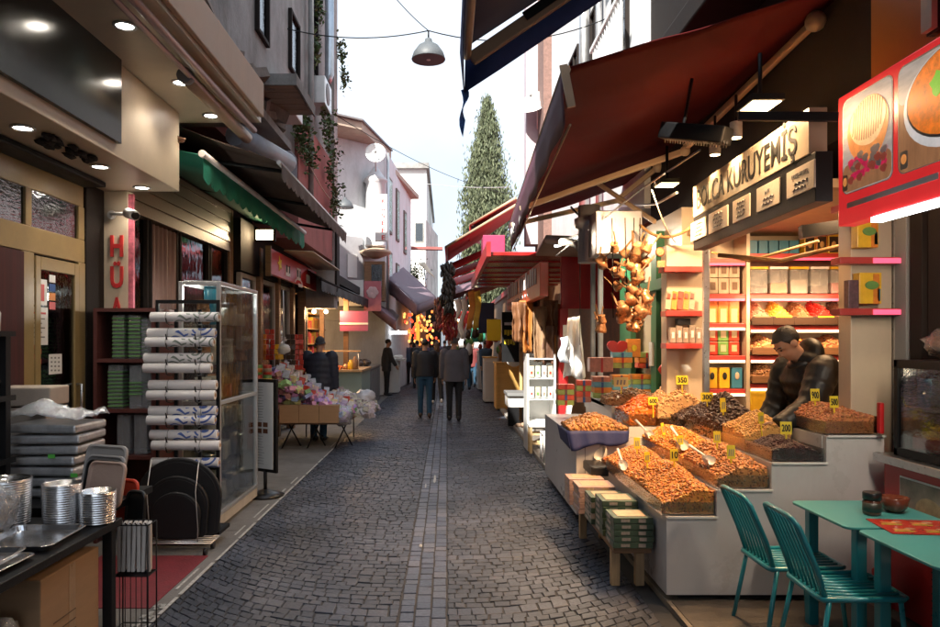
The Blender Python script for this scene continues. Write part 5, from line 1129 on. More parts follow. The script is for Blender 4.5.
# ---- next shops on the right (Y 9 to 22)
b = T('bag_shop','dim shop with a red portal and a green shutter past the nut stalls','building',(2.5,11,0))
MB().box(2.9,9,9.42,13.2,0,3.6).build('wall',G('wood'),b); gp = mat('green_shutter',(.02,.13,.06),.45,var=.2,scale=2)
MB().box(2.2,2.26,8.75,9.3,.9,3.0).box(2.262,2.9,9.12,9.3,.9,3.0).build('green_panel',gp,b); MB().box(2.26,2.36,7.9,8.1,.9,2.9).box(2.2,2.3,7.5,9.0,2.25,2.36).build('green_frame',gp,b)
MB().box(2.0,2.05,9.6,9.7,0,3.1).box(2.0,2.05,10.1,10.2,0,3.1).build('grey_post',G('plast'),b)
MB().box(1.75,2.9,11.2,11.3,2.2,3.2).box(1.72,1.85,11.15,11.35,0,2.199).build('red_portal',G('redsign'),b,bevel=.006); MB().box(2.7,2.9,9.42,13,0,3.0).build('goods_wall',mat('dark_red_goods',(.16,.05,.03),.6,var=.6,scale=6),b)
MB().sheet((1.3,9.6,3.05),(2.9,9.6,3.0),(2.9,11.1,2.95),(1.35,11.1,3.0),3,3,.05).build('soffit',mat('beige_soffit',(.30,.22,.16),.7),b)
b = T('red_shop','red fronted shop under the red ceiling canopy farther down the right side','building',(2.4,16,0))
MB().box(2.7,9,13.3,19.4,0,3.4).build('wall',G('wood'),b)
MB().box(2.55,9,9.45,19.4,3.42,10.5).build('upper_wall',G('wplast'),b)
for y0,y1,z0,z1 in ((10.2,11.1,5.6,7.4),(12,12.8,5.6,7.4),(14,15,5.6,7.4),(16.5,17.3,5.6,7.4)): window(b,(2.55,y0),(2.55,y1),z0,z1,'y',-1,'dark','glassd',.06,1)
m = MB()
for y in np.arange(9.7,11.6,.14): m.box(2.30,2.33,y,y+.03,5.3,6.3)
m.box(2.28,2.35,9.6,11.7,6.3,6.36).box(2.2,2.55,9.6,11.7,5.2,5.28).build('balcony_rail',G('white'),b)
MB().tube([(2.42,12.9,11),(2.42,12.9,3.6)],.09,12).tube([(2.45,11.8,11),(2.45,11.8,3.6)],.05,10).build('drainpipe',G('alu'),b)
MB().box(2.35,2.55,17.8,19.5,3.42,10.5).build('brick_pier',G('brick'),b); MB().box(1.9,2.6,9.4,10.2,8.4,8.7).build('eave',G('beige'),b)
MB().box(2.05,2.349,18.9,19.45,4.2,10.5).build('lilac_pier',mat('lilac_plaster',(.46,.40,.43),.9,var=.12),b)
dish('round white satellite dish on the brick pier over the right awnings',UX(536,2.25,106)+Vector((0,0,0)),.42,math.radians(52),-.5)
b2 = T('low_shops','low row of shops with red roofs farther along the right side','building',(2.6,28,0))
MB().box(2.3,9,19.5,40,0,3.4).build('wall',G('wood'),b2); MB().box(2.2,9,19.5,40,3.4,3.6).build('roof',G('redp'),b2)
# red canopies
t = T('red_ceiling','glossy red slatted canopy over the right side shops','canopy',(1.5,14,3))
lac = mat('red_lacquer',(.36,.022,.02),.22,var=.4,scale=4,bump=.3,bscale=12)
m = MB()
for i in range(14): m.box(.62,2.6,11.1+i*.5,11.1+i*.5+.47,3.0+.02*(i%2),3.06+.02*(i%2))
m.build('slat',lac,t,bevel=.01); MB().box(.6,.66,11.0,18.2,2.98,3.2).build('edge_beam',G('redsign'),t)
t = T('magenta_box','magenta box end of the red canopy sign facing the lane','sign',U(494,246,12.4)); a=U(483,259,12.4); c=U(505,235,12.4); MB().box(a.x,c.x,12.4,13.0,a.z,c.z).build('panel',mat('magenta_panel',(.40,.03,.10),.45,var=.08),t,bevel=.01)
t = T('letter_sign','orange red shop sign with a row of white strokes over the red shop','sign',(1.25,11,2.6))
a = U(507,300,13.6); c = U(539.5,268,10.2)
q = [Vector((U(507,0,13.6).x,13.6,U(0,311,13.6).z)),Vector((U(540,0,10.2).x,10.2,U(0,296,10.2).z))]
P = [q[0],q[1],q[1]+Vector((.0,0,.48)),q[0]+Vector((0,0,.45))]; MB().prism(P,(.12,0,0)).build('panel',mat('orange_red_sign',(.52,.06,.02),.35,var=.1),t,bevel=.01)
m = MB(); random.seed(6)
for i in range(15):
    f = .06+.06*i; 
    if i in (6,): continue
    p = q[0].lerp(q[1],f)+Vector((-.012,0,.30)); h = random.choice((.22,.25,.2)); m.box(p.x-.004,p.x+.01,p.y-.06,p.y+.05,p.z-.10,p.z-.10+h)
m.build('white_stroke',G('whiteink'),t); m = MB()
for i in range(10):
    p = q[0].lerp(q[1],.08+i*.07)+Vector((-.012,0,.10)); m.ball(p,(.01,.03,.03),8,5)
m.build('white_dot',G('whiteink'),t)
for i,(A_,B_,C_,D_,lb) in enumerate(((U(446,247,15),U(516,205,14),U(520,214,18),U(447,262,20),'large red awning raised across the right side of the lane'),(U(470,225,16),U(516,198,15),U(520,206,20),U(480,232,21),'upper red awning behind the large raised one'))):
    t = T('red_awning',lb,'awning',(.6,16,3.5)); MB().sheet(A_,B_,C_,D_,16,16,.01,fn=sag(.05)).build('canvas',G('redcan'),t); MB().tube([A_,D_],.03).build('front_bar',G('greyink'),t); MB().tube([A_,B_],.03).build('side_bar',G('tan'),t)
    MB().sheet(A_,D_,D_+Vector((0,0,-.35)),A_+Vector((0,0,-.35)),5,2,.01).build('valance',G('redcan'),t)
t = T('red_awning','lower red awning with slats of light below the large raised one','awning',(.6,18,3))
for i in range(4):
    y = 16+i*1.6; MB().sheet(U(450,272+i*8,y),U(492,252+i*10,y),U(492,246+i*10,y+1.1),U(450,264+i*8,y+1.1),4,3,.01).build('canvas',G('redcan') if i < 3 else G('purplec'),t)
# hanging dried peppers and banners
def garland(px,py0,py1,y,n,m,label,nm='pepper_string'):
    random.seed(int(px)); mats=[]
    for i in range(n):
        py = random.uniform(py0,py1); p = U(px+random.gauss(0,2.6),py,y+random.uniform(-.1,.1)); mats.append(trs(p,(random.uniform(-.6,.6),random.uniform(-.6,.6),random.uniform(0,6)),(.035,.035,.10)))
    return tag(link(nm,scatter_mesh(nm,BV,BF,mats),m),label,'garland')
garland(448,265,312,15,170,nutm('black_pepper',(.03,.028,.022)),'dark string of dried vegetables hanging from the red awning')
garland(449,308,337,15.4,150,nutm('red_pepper',(.30,.02,.015)),'red string of dried peppers hanging below the dark one')
garland(441,298,330,17,60,nutm('brown_pepper',(.16,.04,.03)),'brownish dried string beside the red peppers')
for px,c,lb in ((471,(.62,.20,.02),'orange yellow banner cloth hanging on the right of the lane'),(477,(.70,.40,.04),'yellow banner cloth beside the orange one')):
    o = MB().sheet(U(px-3,292,16),U(px+3,290,16),U(px+3,328,16),U(px-3,330,16),4,8,.008,fn=lambda u,v: Vector((.03*math.sin(v*5),.04*math.sin(v*6),0))).build('banner',mat('banner_%d'%px,c,.7,var=.25)); tag(o,lb,'banner')
for px,lb in ((463,'white ragged cloth strip in the sun beside the banners'),(457,'narrow white cloth strip hanging behind the pepper strings')):
    o = MB().sheet(U(px-3,300,18),U(px+3,298,18),U(px+2,336,18),U(px-3,340,18),3,8,.008,fn=lambda u,v: Vector((.06*math.sin(v*7),0,0))).build('cloth_strip',G('white')); tag(o,lb,'cloth')
# deeper red awnings, signs and lamps that close the lane
for i,(x0,x1,y0,y1,z,m,lb) in enumerate(((.55,2.4,20.2,23.5,3.0,'redcan','red awning past the pepper strings on the right'),(.6,2.4,24,28,3.2,'redcan','farther red awning low on the right side of the lane'),(.2,2.4,29,33,3.5,'maroon','dark red awning deep in the lane on the right'),(-2.2,-.9,25.5,29.5,2.9,'purplec','dark awning over the far lanterns on the left'))):
    t = T('far_awning',lb,'awning',((x0+x1)/2,y0,z)); L_=x0<0; ze=(z+.7,z) if L_ else (z,z+.7)
    MB().sheet((x0,y0,ze[0]),(x1,y0,ze[1]),(x1,y1,ze[1]),(x0,y1,ze[0]),8,10,.01,fn=sag(.06)).build('canvas',G(m),t); xf=x1 if L_ else x0
    scallop(MB(),(xf,y0,z),(xf,y1,z),.28,.3).build('valance',G(m),t); MB().tube([(xf,y0,z),(xf,y1,z)],.03).build('front_bar',G('greyink'),t)
random.seed(77)
for i,(px,py,y,w,h,m) in enumerate(((462,322,24,.5,.7,'redsign'),(486,318,21.5,.45,.9,'navy'),(494,330,20.5,.4,.6,'yellow'),(470,342,28,.8,.4,'white'),(452,330,30,.5,.6,'dark'),(478,335,25,.5,.5,'greenc'))):
    p=U(px,py,y); t=T('hanging_board',['red board','dark blue board','yellow board','white board','dark board','green board'][i]+' hanging over the far right stalls','board',p); MB().box(p.x-w/2,p.x+w/2,y,y+.06,p.z-h/2,p.z+h/2).build('panel',G(m),t,bevel=.01); MB().tube([(p.x,y+.03,p.z+h/2),(p.x,y+.03,p.z+h/2+.5)],.012).build('hanger',G('black'),t)
for i in range(26):
    px=random.uniform(455,500); py=random.uniform(318,352); y=random.uniform(20.5,26); tag(MB().ball(U(px,py,y),(random.uniform(.07,.16),.08,random.uniform(.08,.22)),8,6,fn=lambda d: d*random.uniform(.8,1.15)).build('hanging_goods',random.choice((redpk,darkp,og,G('white'),lm0,greenp))),'small mixed ware hanging at the far right stalls','goods','hanging ware at the far right stalls')
for i in range(10):
    px=random.choice((random.uniform(458,500),random.uniform(384,402))); py=random.uniform(305,335); tag(MB().ball(U(px,py,random.uniform(21,26)),.04,8,6).build('bulb',G('lampy')),'small warm bulb glowing under the far awnings','lamp','bulbs under the far awnings')
# black menu board and hanging goods of the red shop
t = T('menu_board','tall black board with yellow print and a white headline by the red shop','board',(1.6,15,1.2)); a=U(502,362,15.5); c=U(519,312,15.5)
MB().box(a.x,c.x,15.5,15.56,a.z,c.z).build('panel',G('black'),t); m=MB(); m.box(a.x+.05,c.x-.06,15.49,15.498,c.z-.28,c.z-.22); m.build('headline',G('whiteink'),t)
m=MB()
for i in range(2):
    for k in range(4): m.box(a.x+.05+k*.06,a.x+.095+k*.06,15.49,15.498,a.z+.38+i*.2-.02*(k%2),a.z+.48+i*.2)
m.build('yellow_print',G('yellow'),t); tag(MB().box(c.x+.01,c.x+.07,15.45,15.55,0,2.6).build('timber_post',mat('lit_timber',(.55,.35,.15),.6)),'pale timber post beside the black menu board','post')
random.seed(41); lm = mat('brown_leather',(.20,.085,.035),.6,var=.4,scale=8)
lm2 = [lm, mat('orange_leather',(.40,.15,.03),.6,var=.35), mat('dark_leather',(.10,.045,.025),.6,var=.4), mat('tan_leather',(.28,.17,.09),.7,var=.35)]
lnm = ['brown','orange','dark brown','tan']
for i,(px,py,w,h) in enumerate(((519,322,.22,.62),(526,326,.20,.80),(533,322,.25,.70),(540,334,.22,.85),(551,318,.24,.55),(558,334,.20,.95),(548,345,.22,.60),(562,352,.18,.55))):
    p = U(px,py,11.3+.12*(i%3)); k = i*1.7
    o = MB().sheet(p+Vector((-w/2,0,h/2)),p+Vector((w/2,0,h/2)),p+Vector((w*.42,0,-h/2)),p+Vector((-w*.46,0,-h/2)),10,12,.02,fn=lambda u,v: Vector((.03*_n.noise(Vector((u*3,v*4,k))),.07*math.sin(u*9+k)*(.4+v)+.04*_n.noise(Vector((u*4,v*5,k))),.05*_n.noise(Vector((u*6,0,k)))*v))).build('leather_coat',lm2[i%4]); tag(o,f'{lnm[i%4]} leather garment hanging in the row before the red portal','garment','leather garments hanging at the bag shop')
tag(MB().sheet(U(568,318,8.75),U(580,316,8.75),U(587,376,8.7),U(563,380,8.7),16,14,.01,fn=lambda u,v: Vector((.012*_n.noise(Vector((u*4,v*5,2))),(.03+.05*v)*math.sin(u*14)+.03*_n.noise(Vector((u*5,v*3,7))),.04*math.sin(u*6)*v))).build('white_dress',mat('white_cloth',(.80,.79,.77),.8,var=.05)),'white cloth garment hanging in full sun before the green shutter','garment')
tag(MB().sheet(U(560,338,8.6),U(568,336,8.6),U(570,364,8.55),U(559,362,8.55),6,8,.008,fn=lambda u,v: Vector((.02*math.sin(v*7),.04*math.sin(u*8),0))).build('printed_scarf',mat('pale_blue_print',(.45,.50,.55),.7,var=.5,scale=30)),'pale blue printed scarf hanging at the left edge of the white garment','scarf')
tag(MB().box(U(563,0,10.4).x,U(571,0,10.4).x,10.4,10.42,U(0,340,10.4).z,U(0,325,10.4).z).build('notice',mat('grey_notice',(.42,.40,.38),.6)),'small grey notice sheet left of the white garment','notice')

# ---- sunlit furniture on the right pavement
yw = mat('yellow_wood',(.62,.36,.10),.45,var=.12,scale=3,stretch=(1,1,6))
t = T('wood_cabinet','pale yellow wooden cabinet standing in the sun on the right','cabinet',(1.6,18,0)); MB().box(1.2,2.08,17.9,18.7,.03,1.14).build('carcass',yw,t,bevel=.01); MB().box(1.18,2.10,17.88,18.72,1.142,1.17).build('worktop',yw,t,bevel=.005); MB().box(1.22,1.26,17.88,17.899,.05,1.1).build('end_batten',yw,t)
t = T('round_sign','round white disc sign on the yellow wooden cabinet','sign',U(514,364,17.7)); p=U(514,358,17.7); MB().lathe((p.x,p.y,p.z),[(0,-.02),(.2,-.02),(.21,0),(.2,.02),(0,.02)],32,axis='y').build('disc',G('white'),t); MB().tube([p+Vector((0,0.03,0)),p+Vector((0,.03,-.2))],.02).build('stem',G('alu'),t)
for i,(px0,px1,pt,pb,y) in enumerate(((484,497,358,398,20.0),(478,486,352,386,25.0))):
    a=U(px0,pb,y); c=U(px1,pt,y); t = T('white_cabinet',['white box cabinet beyond the yellow one on the right','farther white cabinet standing at the right kerb'][i],'cabinet',((a.x+c.x)/2,y,0)); MB().box(a.x,c.x,y,y+.8,.031,c.z).build('carcass',G('white'),t,bevel=.01); MB().box(a.x-.02,c.x+.02,y-.02,y+.82,c.z+.001,c.z+.03).build('worktop',yw if i==0 else G('offw'),t)
    MB().box(a.x+.04,c.x-.04,y-.012,y-.001,.1,c.z-.1).build('door',G('offw'),t)
t = T('white_bench','white box bench with a dark slab top and black leg before the yellow cabinet','bench',(1.3,14,0)); a=U(505,420,14.3); c=U(532,398,14.3)
MB().box(1.18,1.75,14.3,15.2,.62,.68).build('bench_top',G('greyink'),t,bevel=.005); MB().box(1.2,1.73,14.36,15.15,.40,.618).build('drawer_box',G('white'),t,bevel=.005); MB().box(1.20,1.42,14.33,14.5,.03,.398).build('leg',G('black'),t,bevel=.01); MB().box(1.55,1.72,14.9,15.1,.03,.398).build('leg',G('black'),t,bevel=.01)
w = MB(); random.seed(2)
for i in range(9): w.ball((random.uniform(1.35,1.65),random.uniform(14.0,14.3),.08),(.07,.06,.05),7,5)
tag(w.build('stone_pile',mat('brown_lumps',(.36,.24,.16),.8,var=.3)),'small pile of brownish lumps on the pavement under the white bench','pile',None,'stuff')
t = T('white_display','white display rack hung with pale cards in full sun beside the gift boxes','rack',(1.5,11,0))
a=U(527,430,11.2); c=U(556,354,11.2); MB().box(a.x,a.x+.03,11.2,11.7,.03,c.z).box(c.x-.03,c.x,11.2,11.7,.03,c.z).build('frame',G('white'),t); MB().box(a.x+.03,c.x-.03,11.66,11.7,.3,c.z).build('back_panel',G('white'),t)
for z in (.45,.8,1.12,1.42): MB().box(a.x+.03,c.x-.03,11.2,11.655,z,z+.02).build('shelf',G('white'),t)
random.seed(14)
for r,z in enumerate((.82,1.14)):
    for k in range(4):
        x=a.x+.07+k*.095; o=tag(MB().obox((x,11.19,z+.1),(.07,.008,.17),(random.uniform(-.15,.1),0,0)).build('card_pack',[G('white'),G('cream'),mat('pale_green_card',(.5,.58,.45),.6)][(k+r)%3]),'pale printed card pack hanging on the white display rack','card pack','card packs on the white rack'); MB().obox((x,11.18,z+.08),(.03,.004,.04)).build('printed_label',[redpk,greenp,MATS['tin_print']][k%3],o)
t = T('pedestal','slim white pedestal with a pink and blue flat top among the sunlit goods','pedestal',U(533,372,13)); p=U(533,372,13)
MB().tube([(p.x,13,0.03),(p.x,13,p.z+.25)],.05).build('post',G('white'),t); MB().box(p.x-.12,p.x+.12,12.85,13.15,p.z+.25,p.z+.32).build('top',mat('pinkish_top',(.5,.22,.22),.5,var=.4,scale=6),t)
st_ = T('wooden_stool','small pale wooden stool in the sun beside the far stall','stool',(1.38,11,0)); wl = mat('light_timber',(.58,.40,.20),.55,var=.15)
for x in (1.25,1.52):
    for y in (10.9,11.12): MB().box(x-.02,x+.02,y-.02,y+.02,.03,.42).build('leg',wl,st_,bevel=.003)
MB().box(1.22,1.55,10.87,11.15,.422,.45).build('seat',G('white'),st_,bevel=.004)
for y in (10.9,11.12): MB().box(1.27,1.50,y-.012,y+.012,.16,.19).build('rung',wl,st_); MB().box(1.27,1.50,y-.012,y+.012,.30,.33).build('rung',wl,st_)
t = T('plastic_chair','white moulded plastic chair beside the wooden stool','chair',(1.35,10.0,0)); MB().box(1.30,1.62,9.9,10.25,.42,.45).build('seat',G('white'),t,bevel=.01)
for x in (1.32,1.6):
    for y in (9.92,10.23): MB().tube([(x,y,.03),(x,y,.42)],.016).build('leg',G('white'),t)
MB().sheet((1.62,9.9,.45),(1.62,10.25,.45),(1.68,10.25,.85),(1.68,9.9,.85),3,3,.02).build('backrest',G('white'),t)

# ---- cafe tables and chairs
def cafe_table(x0,x1,y0,y1,label):
    t = T('cafe_table',label,'table',((x0+x1)/2,(y0+y1)/2,0),'teal metal tables')
    MB().prism([(y_[0],y_[1],.735) for y_ in [(x0+r[0],y0+r[1]) for r in rrect(0,x1-x0,0,y1-y0,.05)]],(0,0,.015)).build('tabletop',G('tealtop'),t,bevel=.004)
    for x in (x0+.10,x1-.08):
        for y in (y0+.07,y1-.07): MB().box(x-.028,x+.028,y-.028,y+.028,0,.734).build('leg',G('teal'),t,bevel=.005)
    MB().box(x0+.13,x1-.11,y0+.06,y0+.08,.68,.73).box(x0+.13,x1-.11,y1-.08,y1-.06,.68,.73).build('apron',G('teal'),t); return t
cafe_table(2.07,2.68,3.78,4.42,'teal metal table with the jar and brown bowl, against the stall end'); cafe_table(2.09,2.70,3.10,3.745,'nearer teal metal table with a white spot, under the menu edge')
def chair(label):
    t = T('metal_chair',label,'chair',(0,0,0),'teal slatted chairs'); tl = G('teal')
    w2 = .20
    bk = [(.02,-w2+.015,.44),(-.03,-w2,.60),(-.115,-w2,.80),(-.135,-w2+.03,.835),(-.14,-w2+.07,.845),(-.14,w2-.07,.845),(-.135,w2-.03,.835),(-.115,w2,.80),(-.03,w2,.60),(.02,w2-.015,.44)]
    MB().tube(bk,.0135,10).build('back_frame',tl,t)
    m = MB()
    for i in range(7):
        y = -w2+.05+i*(2*w2-.1)/6; m.tube([(.015,y,.46),(-.03,y,.60),(-.115,y,.80),(-.137,y,.838)],.007,6)
    m.build('backrest',tl,t)
    ss = [(.0,-w2,.45),(.38,-w2-.01,.46),(.415,-w2+.03,.455),(.415,w2-.03,.455),(.38,w2+.01,.46),(.0,w2,.45),(-.01,w2-.03,.45),(-.01,-w2+.03,.45)]
    MB().tube(ss,.0135,10,closed=True).build('seat_frame',tl,t)
    m = MB()
    for i in range(8):
        y = -w2+.035+i*(2*w2-.07)/7; m.tube([(.0,y,.452),(.2,y,.447),(.41,y,.455)],[.011,.011,.011],6)
    m.build('seat',tl,t)
    for (x,y,xe,ye) in ((.03,-w2,-.05,-w2-.03),(.03,w2,-.05,w2+.03),(.37,-w2,.41,-w2-.03),(.37,w2,.41,w2+.03)):
        MB().tube([(x,y,.45),(xe,ye,0)],.0125,10).build('leg',tl,t)
    return t
c1 = chair('teal slatted metal chair farther from view, beside the white stall end'); c1.location=(1.795,4.24,0)
dup(c1,(1.845,3.77,0),'teal slatted metal chair nearest to view at the table edge',-.04)
# table things
t = T('spice_jar','small dark glass jar with a black lid on the teal table','jar',(2.36,4.05,.75)); p=Vector((2.36,4.06,.751))
MB().lathe(p,[(.042,0),(.047,.01),(.047,.075),(.04,.085)],20).build('jar_body',mat('chilli_jar',(.10,.03,.015),.15,var=.7,scale=40,bump=0,coat=.5),t); MB().lathe(p+Vector((0,0,.086)),[(.047,0),(.048,.035),(.044,.04)],20).build('lid',G('blackp'),t); MB().lathe(p,[(.0478,.02),(.0478,.07)],20).build('label',mat('dark_label',(.03,.035,.025),.4,var=.7,scale=50),t)
t = T('brown_bowl','brown glazed bowl with white sugar on the teal table','bowl',(2.53,4.10,.75)); p=Vector((2.52,4.12,.751))
MB().lathe(p,[(.04,0),(.065,.03),(.078,.085),(.073,.086),(.06,.035),(.0,.012)],24).build('bowl_body',mat('brown_glaze',(.14,.035,.018),.2,var=.2,coat=.4),t); MB().lathe(p,[(0,.068),(.03,.066),(.068,.055)],20).build('sugar',G('white'),t)
t = T('menu_card','large laminated red menu lying across the two teal tables','menu',(2.5,3.75,.752))
R_ = Euler((0,0,-.12)).to_matrix(); mc=Vector((2.47,3.77,.754)); MB().obox(mc,(.46,.30,.004),(0,0,-.12)).build('sheet',mat('menu_red',(.50,.035,.02),.25,var=.15,scale=8,bump=0,coat=.3),t)
random.seed(3); m1=MB();m2=MB();m3=MB()
for i in range(3):
    for j in range(2):
        q=mc+R_@Vector((-.15+i*.15,-.07+j*.14,.0028)); m1.obox(q,(.075,.035,.0006),(0,0,-.12)); m2.obox(q+R_@Vector((.0,-.035,.0)),(.10,.014,.0006),(0,0,-.12))
        m3.ball(q+R_@Vector((.05,.02,0.0004)),(.028,.02,.0006),10,4)
m1.build('food_picture',mat('menu_picture',(.55,.22,.06),.3,var=.6,scale=30,bump=0),t); m2.build('green_price_bar',mat('menu_green',(.42,.48,.04),.3),t); m3.build('plate_picture',mat('menu_plate',(.55,.30,.18),.3,var=.4,scale=30),t)
t = T('dustpan','red plastic dustpan with a pale handle leaning by the red counter','dustpan',(2.66,4.45,0)); MB().tube([(2.66,4.47,.72),(2.645,4.44,.38)],.012).build('handle',wl,t); MB().obox((2.64,4.42,.22),(.14,.05,.26),(-.15,0,.5)).build('pan',G('redsign'),t,bevel=.02); MB().obox((2.63,4.385,.16),(.13,.05,.10),(.3,0,.5)).build('brush',G('redp'),t,bevel=.02)
# loose floor tiles at lower right
struct(MB().box(1.45,2.7,4.0,4.72,.031,.036).build('tan_floor_tile',mat('tan_tile',(.075,.066,.058),.6,var=.4,scale=6,bump=.3)))
# ================================================================ LEFT GOODS
t = T('display_table','low black table loaded with tins and trays at the lower left corner','table',(-2.2,3,0))
MB().box(-2.75,-1.73,1.9,3.90,.735,.775).build('tabletop',G('black'),t,bevel=.004)
for y in (2.0,3.83):
    for x in (-2.7,-1.77): MB().box(x-.025,x+.025,y-.025,y+.025,0,.734).build('leg',G('black'),t,bevel=.003)
MB().box(-2.72,-1.76,1.95,3.86,.10,.125).build('lower_shelf',G('black'),t)
def tins(cx,cy,r,h,label):
    n = int(h/.012); prof=[(r*.80,.0)]
    for i in range(n): prof += [(r*(.86+.07*i/n),i*.012+.002),(r*(.93+.07*i/n),i*.012+.008),(r*(.93+.07*i/n),i*.012+.010),(r*(.86+.07*i/n),i*.012+.0115)]
    prof += [(r,h),(r*.97,h+.002),(r*.84,h-.03),(0,h-.03)]
    return tag(MB().lathe((cx,cy,.776),prof,40).build('tin_stack',G('foil')),label,'tin stack')
tins(-1.985,3.77,.098,.205,'middle stack of round silver foil tins on the black table'); tins(-1.805,3.775,.093,.165,'lowest stack of round silver foil tins at the table end'); tins(-2.26,3.74,.125,.235,'widest stack of round silver foil tins at the left picture edge')
bag('plastic_bag','crumpled clear bag of dark wrapped goods before the widest tin stack',(-2.20,3.50,.90),(.13,.13,.13),G('film'),None,([(0,0,-.01,.09,.09,.09)],mat('dark_wrapped',(.05,.05,.06),.3,.3,var=.9,scale=14)),11)
def ftray(x0,x1,y0,y1,z,h,label,rz=0):
    c=Vector(((x0+x1)/2,(y0+y1)/2,z)); w,d=(x1-x0)/2,(y1-y0)/2; m=MB(); V=[];F=[]
    loops=[rrect(-w*.86,w*.86,-d*.88,d*.88,.03),rrect(-w*.95,w*.95,-d*.96,d*.96,.035),rrect(-w,w,-d,d,.04),rrect(-w,w,-d,d,.04),rrect(-w*.93,w*.93,-d*.94,d*.94,.035),rrect(-w*.84,w*.84,-d*.86,d*.86,.03)]
    zs=[0,h,h,h-.003,h-.006,.004]; zs=[0.0,h-.004,h-.004,h,h,.004]; R=Euler((0,0,rz)).to_matrix(); k=len(loops[0])
    for lp,zz in zip(loops,zs): V += [c+R@Vector((p[0],p[1],zz)) for p in lp]
    for i in range(5):
        for j in range(k): F.append((i*k+j,i*k+(j+1)%k,(i+1)*k+(j+1)%k,(i+1)*k+j))
    F += [tuple(range(k))[::-1],tuple(range(5*k,6*k))]; m.add(V,F,0,False); return tag(m.build('foil_tray',G('foil'),None,bevel=.002),label,'tray')
ftray(-2.12,-1.77,3.23,3.63,.777,.03,'rectangular silver tray beside the foil tins on the black table',.05); ftray(-2.15,-1.78,2.78,3.18,.777,.022,'silver tray lying nearest on the black table',-.04)
ftray(-2.10,-1.80,2.80,3.16,.803,.025,'second silver tray nested on the nearest one',.03)
def cbox(x0,x1,y0,y1,z0,z1,label,marks=True):
    t = tag(MB().box(x0,x1,y0,y1,z0,z1).build('cardboard_box',G('card'),None,bevel=.006),label,'box')
    MB().box(x1+.001,x1+.002,(y0+y1)/2-.03,(y0+y1)/2+.03,z0+.005,z1-.005).build('tape',mat('brown_tape',(.38,.25,.14),.3),t)
    MB().box((x0+x1)/2-.03,(x0+x1)/2+.03,y0-.0015,y0-.0005,z0,z1).build('tape',MATS['brown_tape'],t)
    if marks:
        m=MB()
        for i in range(4): m.box(x1+.0025,x1+.0035,y0+.1+.02*i,y0+.3,z0+.30-i*.045,z0+.305-i*.045)
        for i in range(3): m.box(x1+.0025,x1+.0035,y0+.16+i*.045,y0+.19+i*.045,z0+.09,z0+.14)
        m.build('printed_mark',mat('box_print',(.10,.06,.035),.8),t)
    return t
cbox(-2.4,-1.79,3.22,3.76,.128,.66,'large brown cardboard box under the far end of the black table'); cbox(-2.6,-1.86,2.45,2.98,.128,.55,'smaller brown cardboard box at the very lower left',False)
bag('plastic_bag','milky plastic bag squeezed between the two cardboard boxes under the table',(-1.90,3.10,.33),(.10,.11,.2),G('film'),None,None,5)
# rounded food trays leaning, and the wire rack
def rtray(c,w,h,lean,yaw,m,label):
    R=Euler((lean,0,yaw)).to_matrix(); V=[];F=[]; L=[(1,0),(1,.012),(.93,.016),(.84,.002)]; k=None
    for s,d in ((1,.014),(1,-.002),(.93,-.008),(.86,.008)):
        lp=rrect(-w/2*s,w/2*s,h/2-h/2*s,h/2+h/2*s,.045*s); k=len(lp); V+=[Vector(c)+R@Vector((p[0],d,p[1])) for p in lp]
    for i in range(3):
        for j in range(k): F.append((i*k+j,i*k+(j+1)%k,(i+1)*k+(j+1)%k,(i+1)*k+j))
    F+=[tuple(range(k))[::-1],tuple(range(3*k,4*k))]; return tag(MB().add(V,F).build('serving_tray',m,None,bevel=.003),label,'tray')
gt=mat('grey_tray',(.36,.33,.31),.4,var=.05); pt=mat('peach_tray',(.50,.34,.27),.4,var=.05); rt=mat('bright_red_tray',(.62,.05,.02),.35,var=.05)
stt = T('stand','dark low stand behind the black table carrying bagged trays','stand',(-2.3,4.4,0)); MB().box(-2.95,-1.86,4.0,4.62,.76,.80).build('stand_top',G('black'),stt); 
for x in (-2.9,-2.1):
    for y in (4.05,4.56): MB().box(x-.02,x+.02,y-.02,y+.02,0,.759).build('leg',G('black'),stt)
rtray((-1.985,4.16,.802),.30,.32,-.22,-.35,gt,'grey rounded serving tray leaning at the back of the tray row'); rtray((-1.955,4.10,.802),.28,.27,-.22,-.35,mat('grey_tray2',(.30,.28,.27),.4),'smaller grey serving tray leaning in front of the tall grey one'); rtray((-1.935,4.055,.802),.27,.25,-.22,-.35,G('blackp'),'black serving tray leaning between grey and peach trays'); rtray((-1.90,4.01,.802),.26,.25,-.22,-.35,pt,'peach serving tray at the front of the leaning row')
wr = T('wire_rack','black wire stand holding upright white sheets at the table end','rack',(-1.74,4.1,0)); m=MB()
for x in (-1.835,-1.645):
    for y in (4.02,4.14): m.tube([(x,y,0),(x,y,.70)],.004,6)
for z in (.42,.70): m.tube([(-1.835,4.02,z),(-1.645,4.02,z),(-1.645,4.14,z),(-1.835,4.14,z)],.0035,6,closed=True)
m.tube([(-1.835,4.02,.12),(-1.645,4.02,.12),(-1.645,4.14,.12),(-1.835,4.14,.12)],.0035,6,closed=True)
for i in range(9): m.tube([(-1.835,4.02+i*.015,.42),(-1.645,4.02+i*.015,.42)],.0025,5)
for i in range(7): m.tube([(-1.83+i*.03,4.02,.12),(-1.83+i*.03,4.02,.42)],.0025,5)
for i in range(8): m.tube([(-1.835+i*.027,4.015,.70),(-1.838+i*.027,3.99,.72)],.0035,5)
m.build('wire_frame',G('black'),wr)
for i in range(7): tag(MB().obox((-1.825+i*.0275,4.08,.57),(.020,.07,.27),(0,.03*(i%2),.25)).build('white_sheet',mat('pale_card',(.55,.50,.46),.5,var=.06),None,bevel=.004),'pale upright rounded sheet standing in the wire rack','sheet','pale sheets in the wire rack')
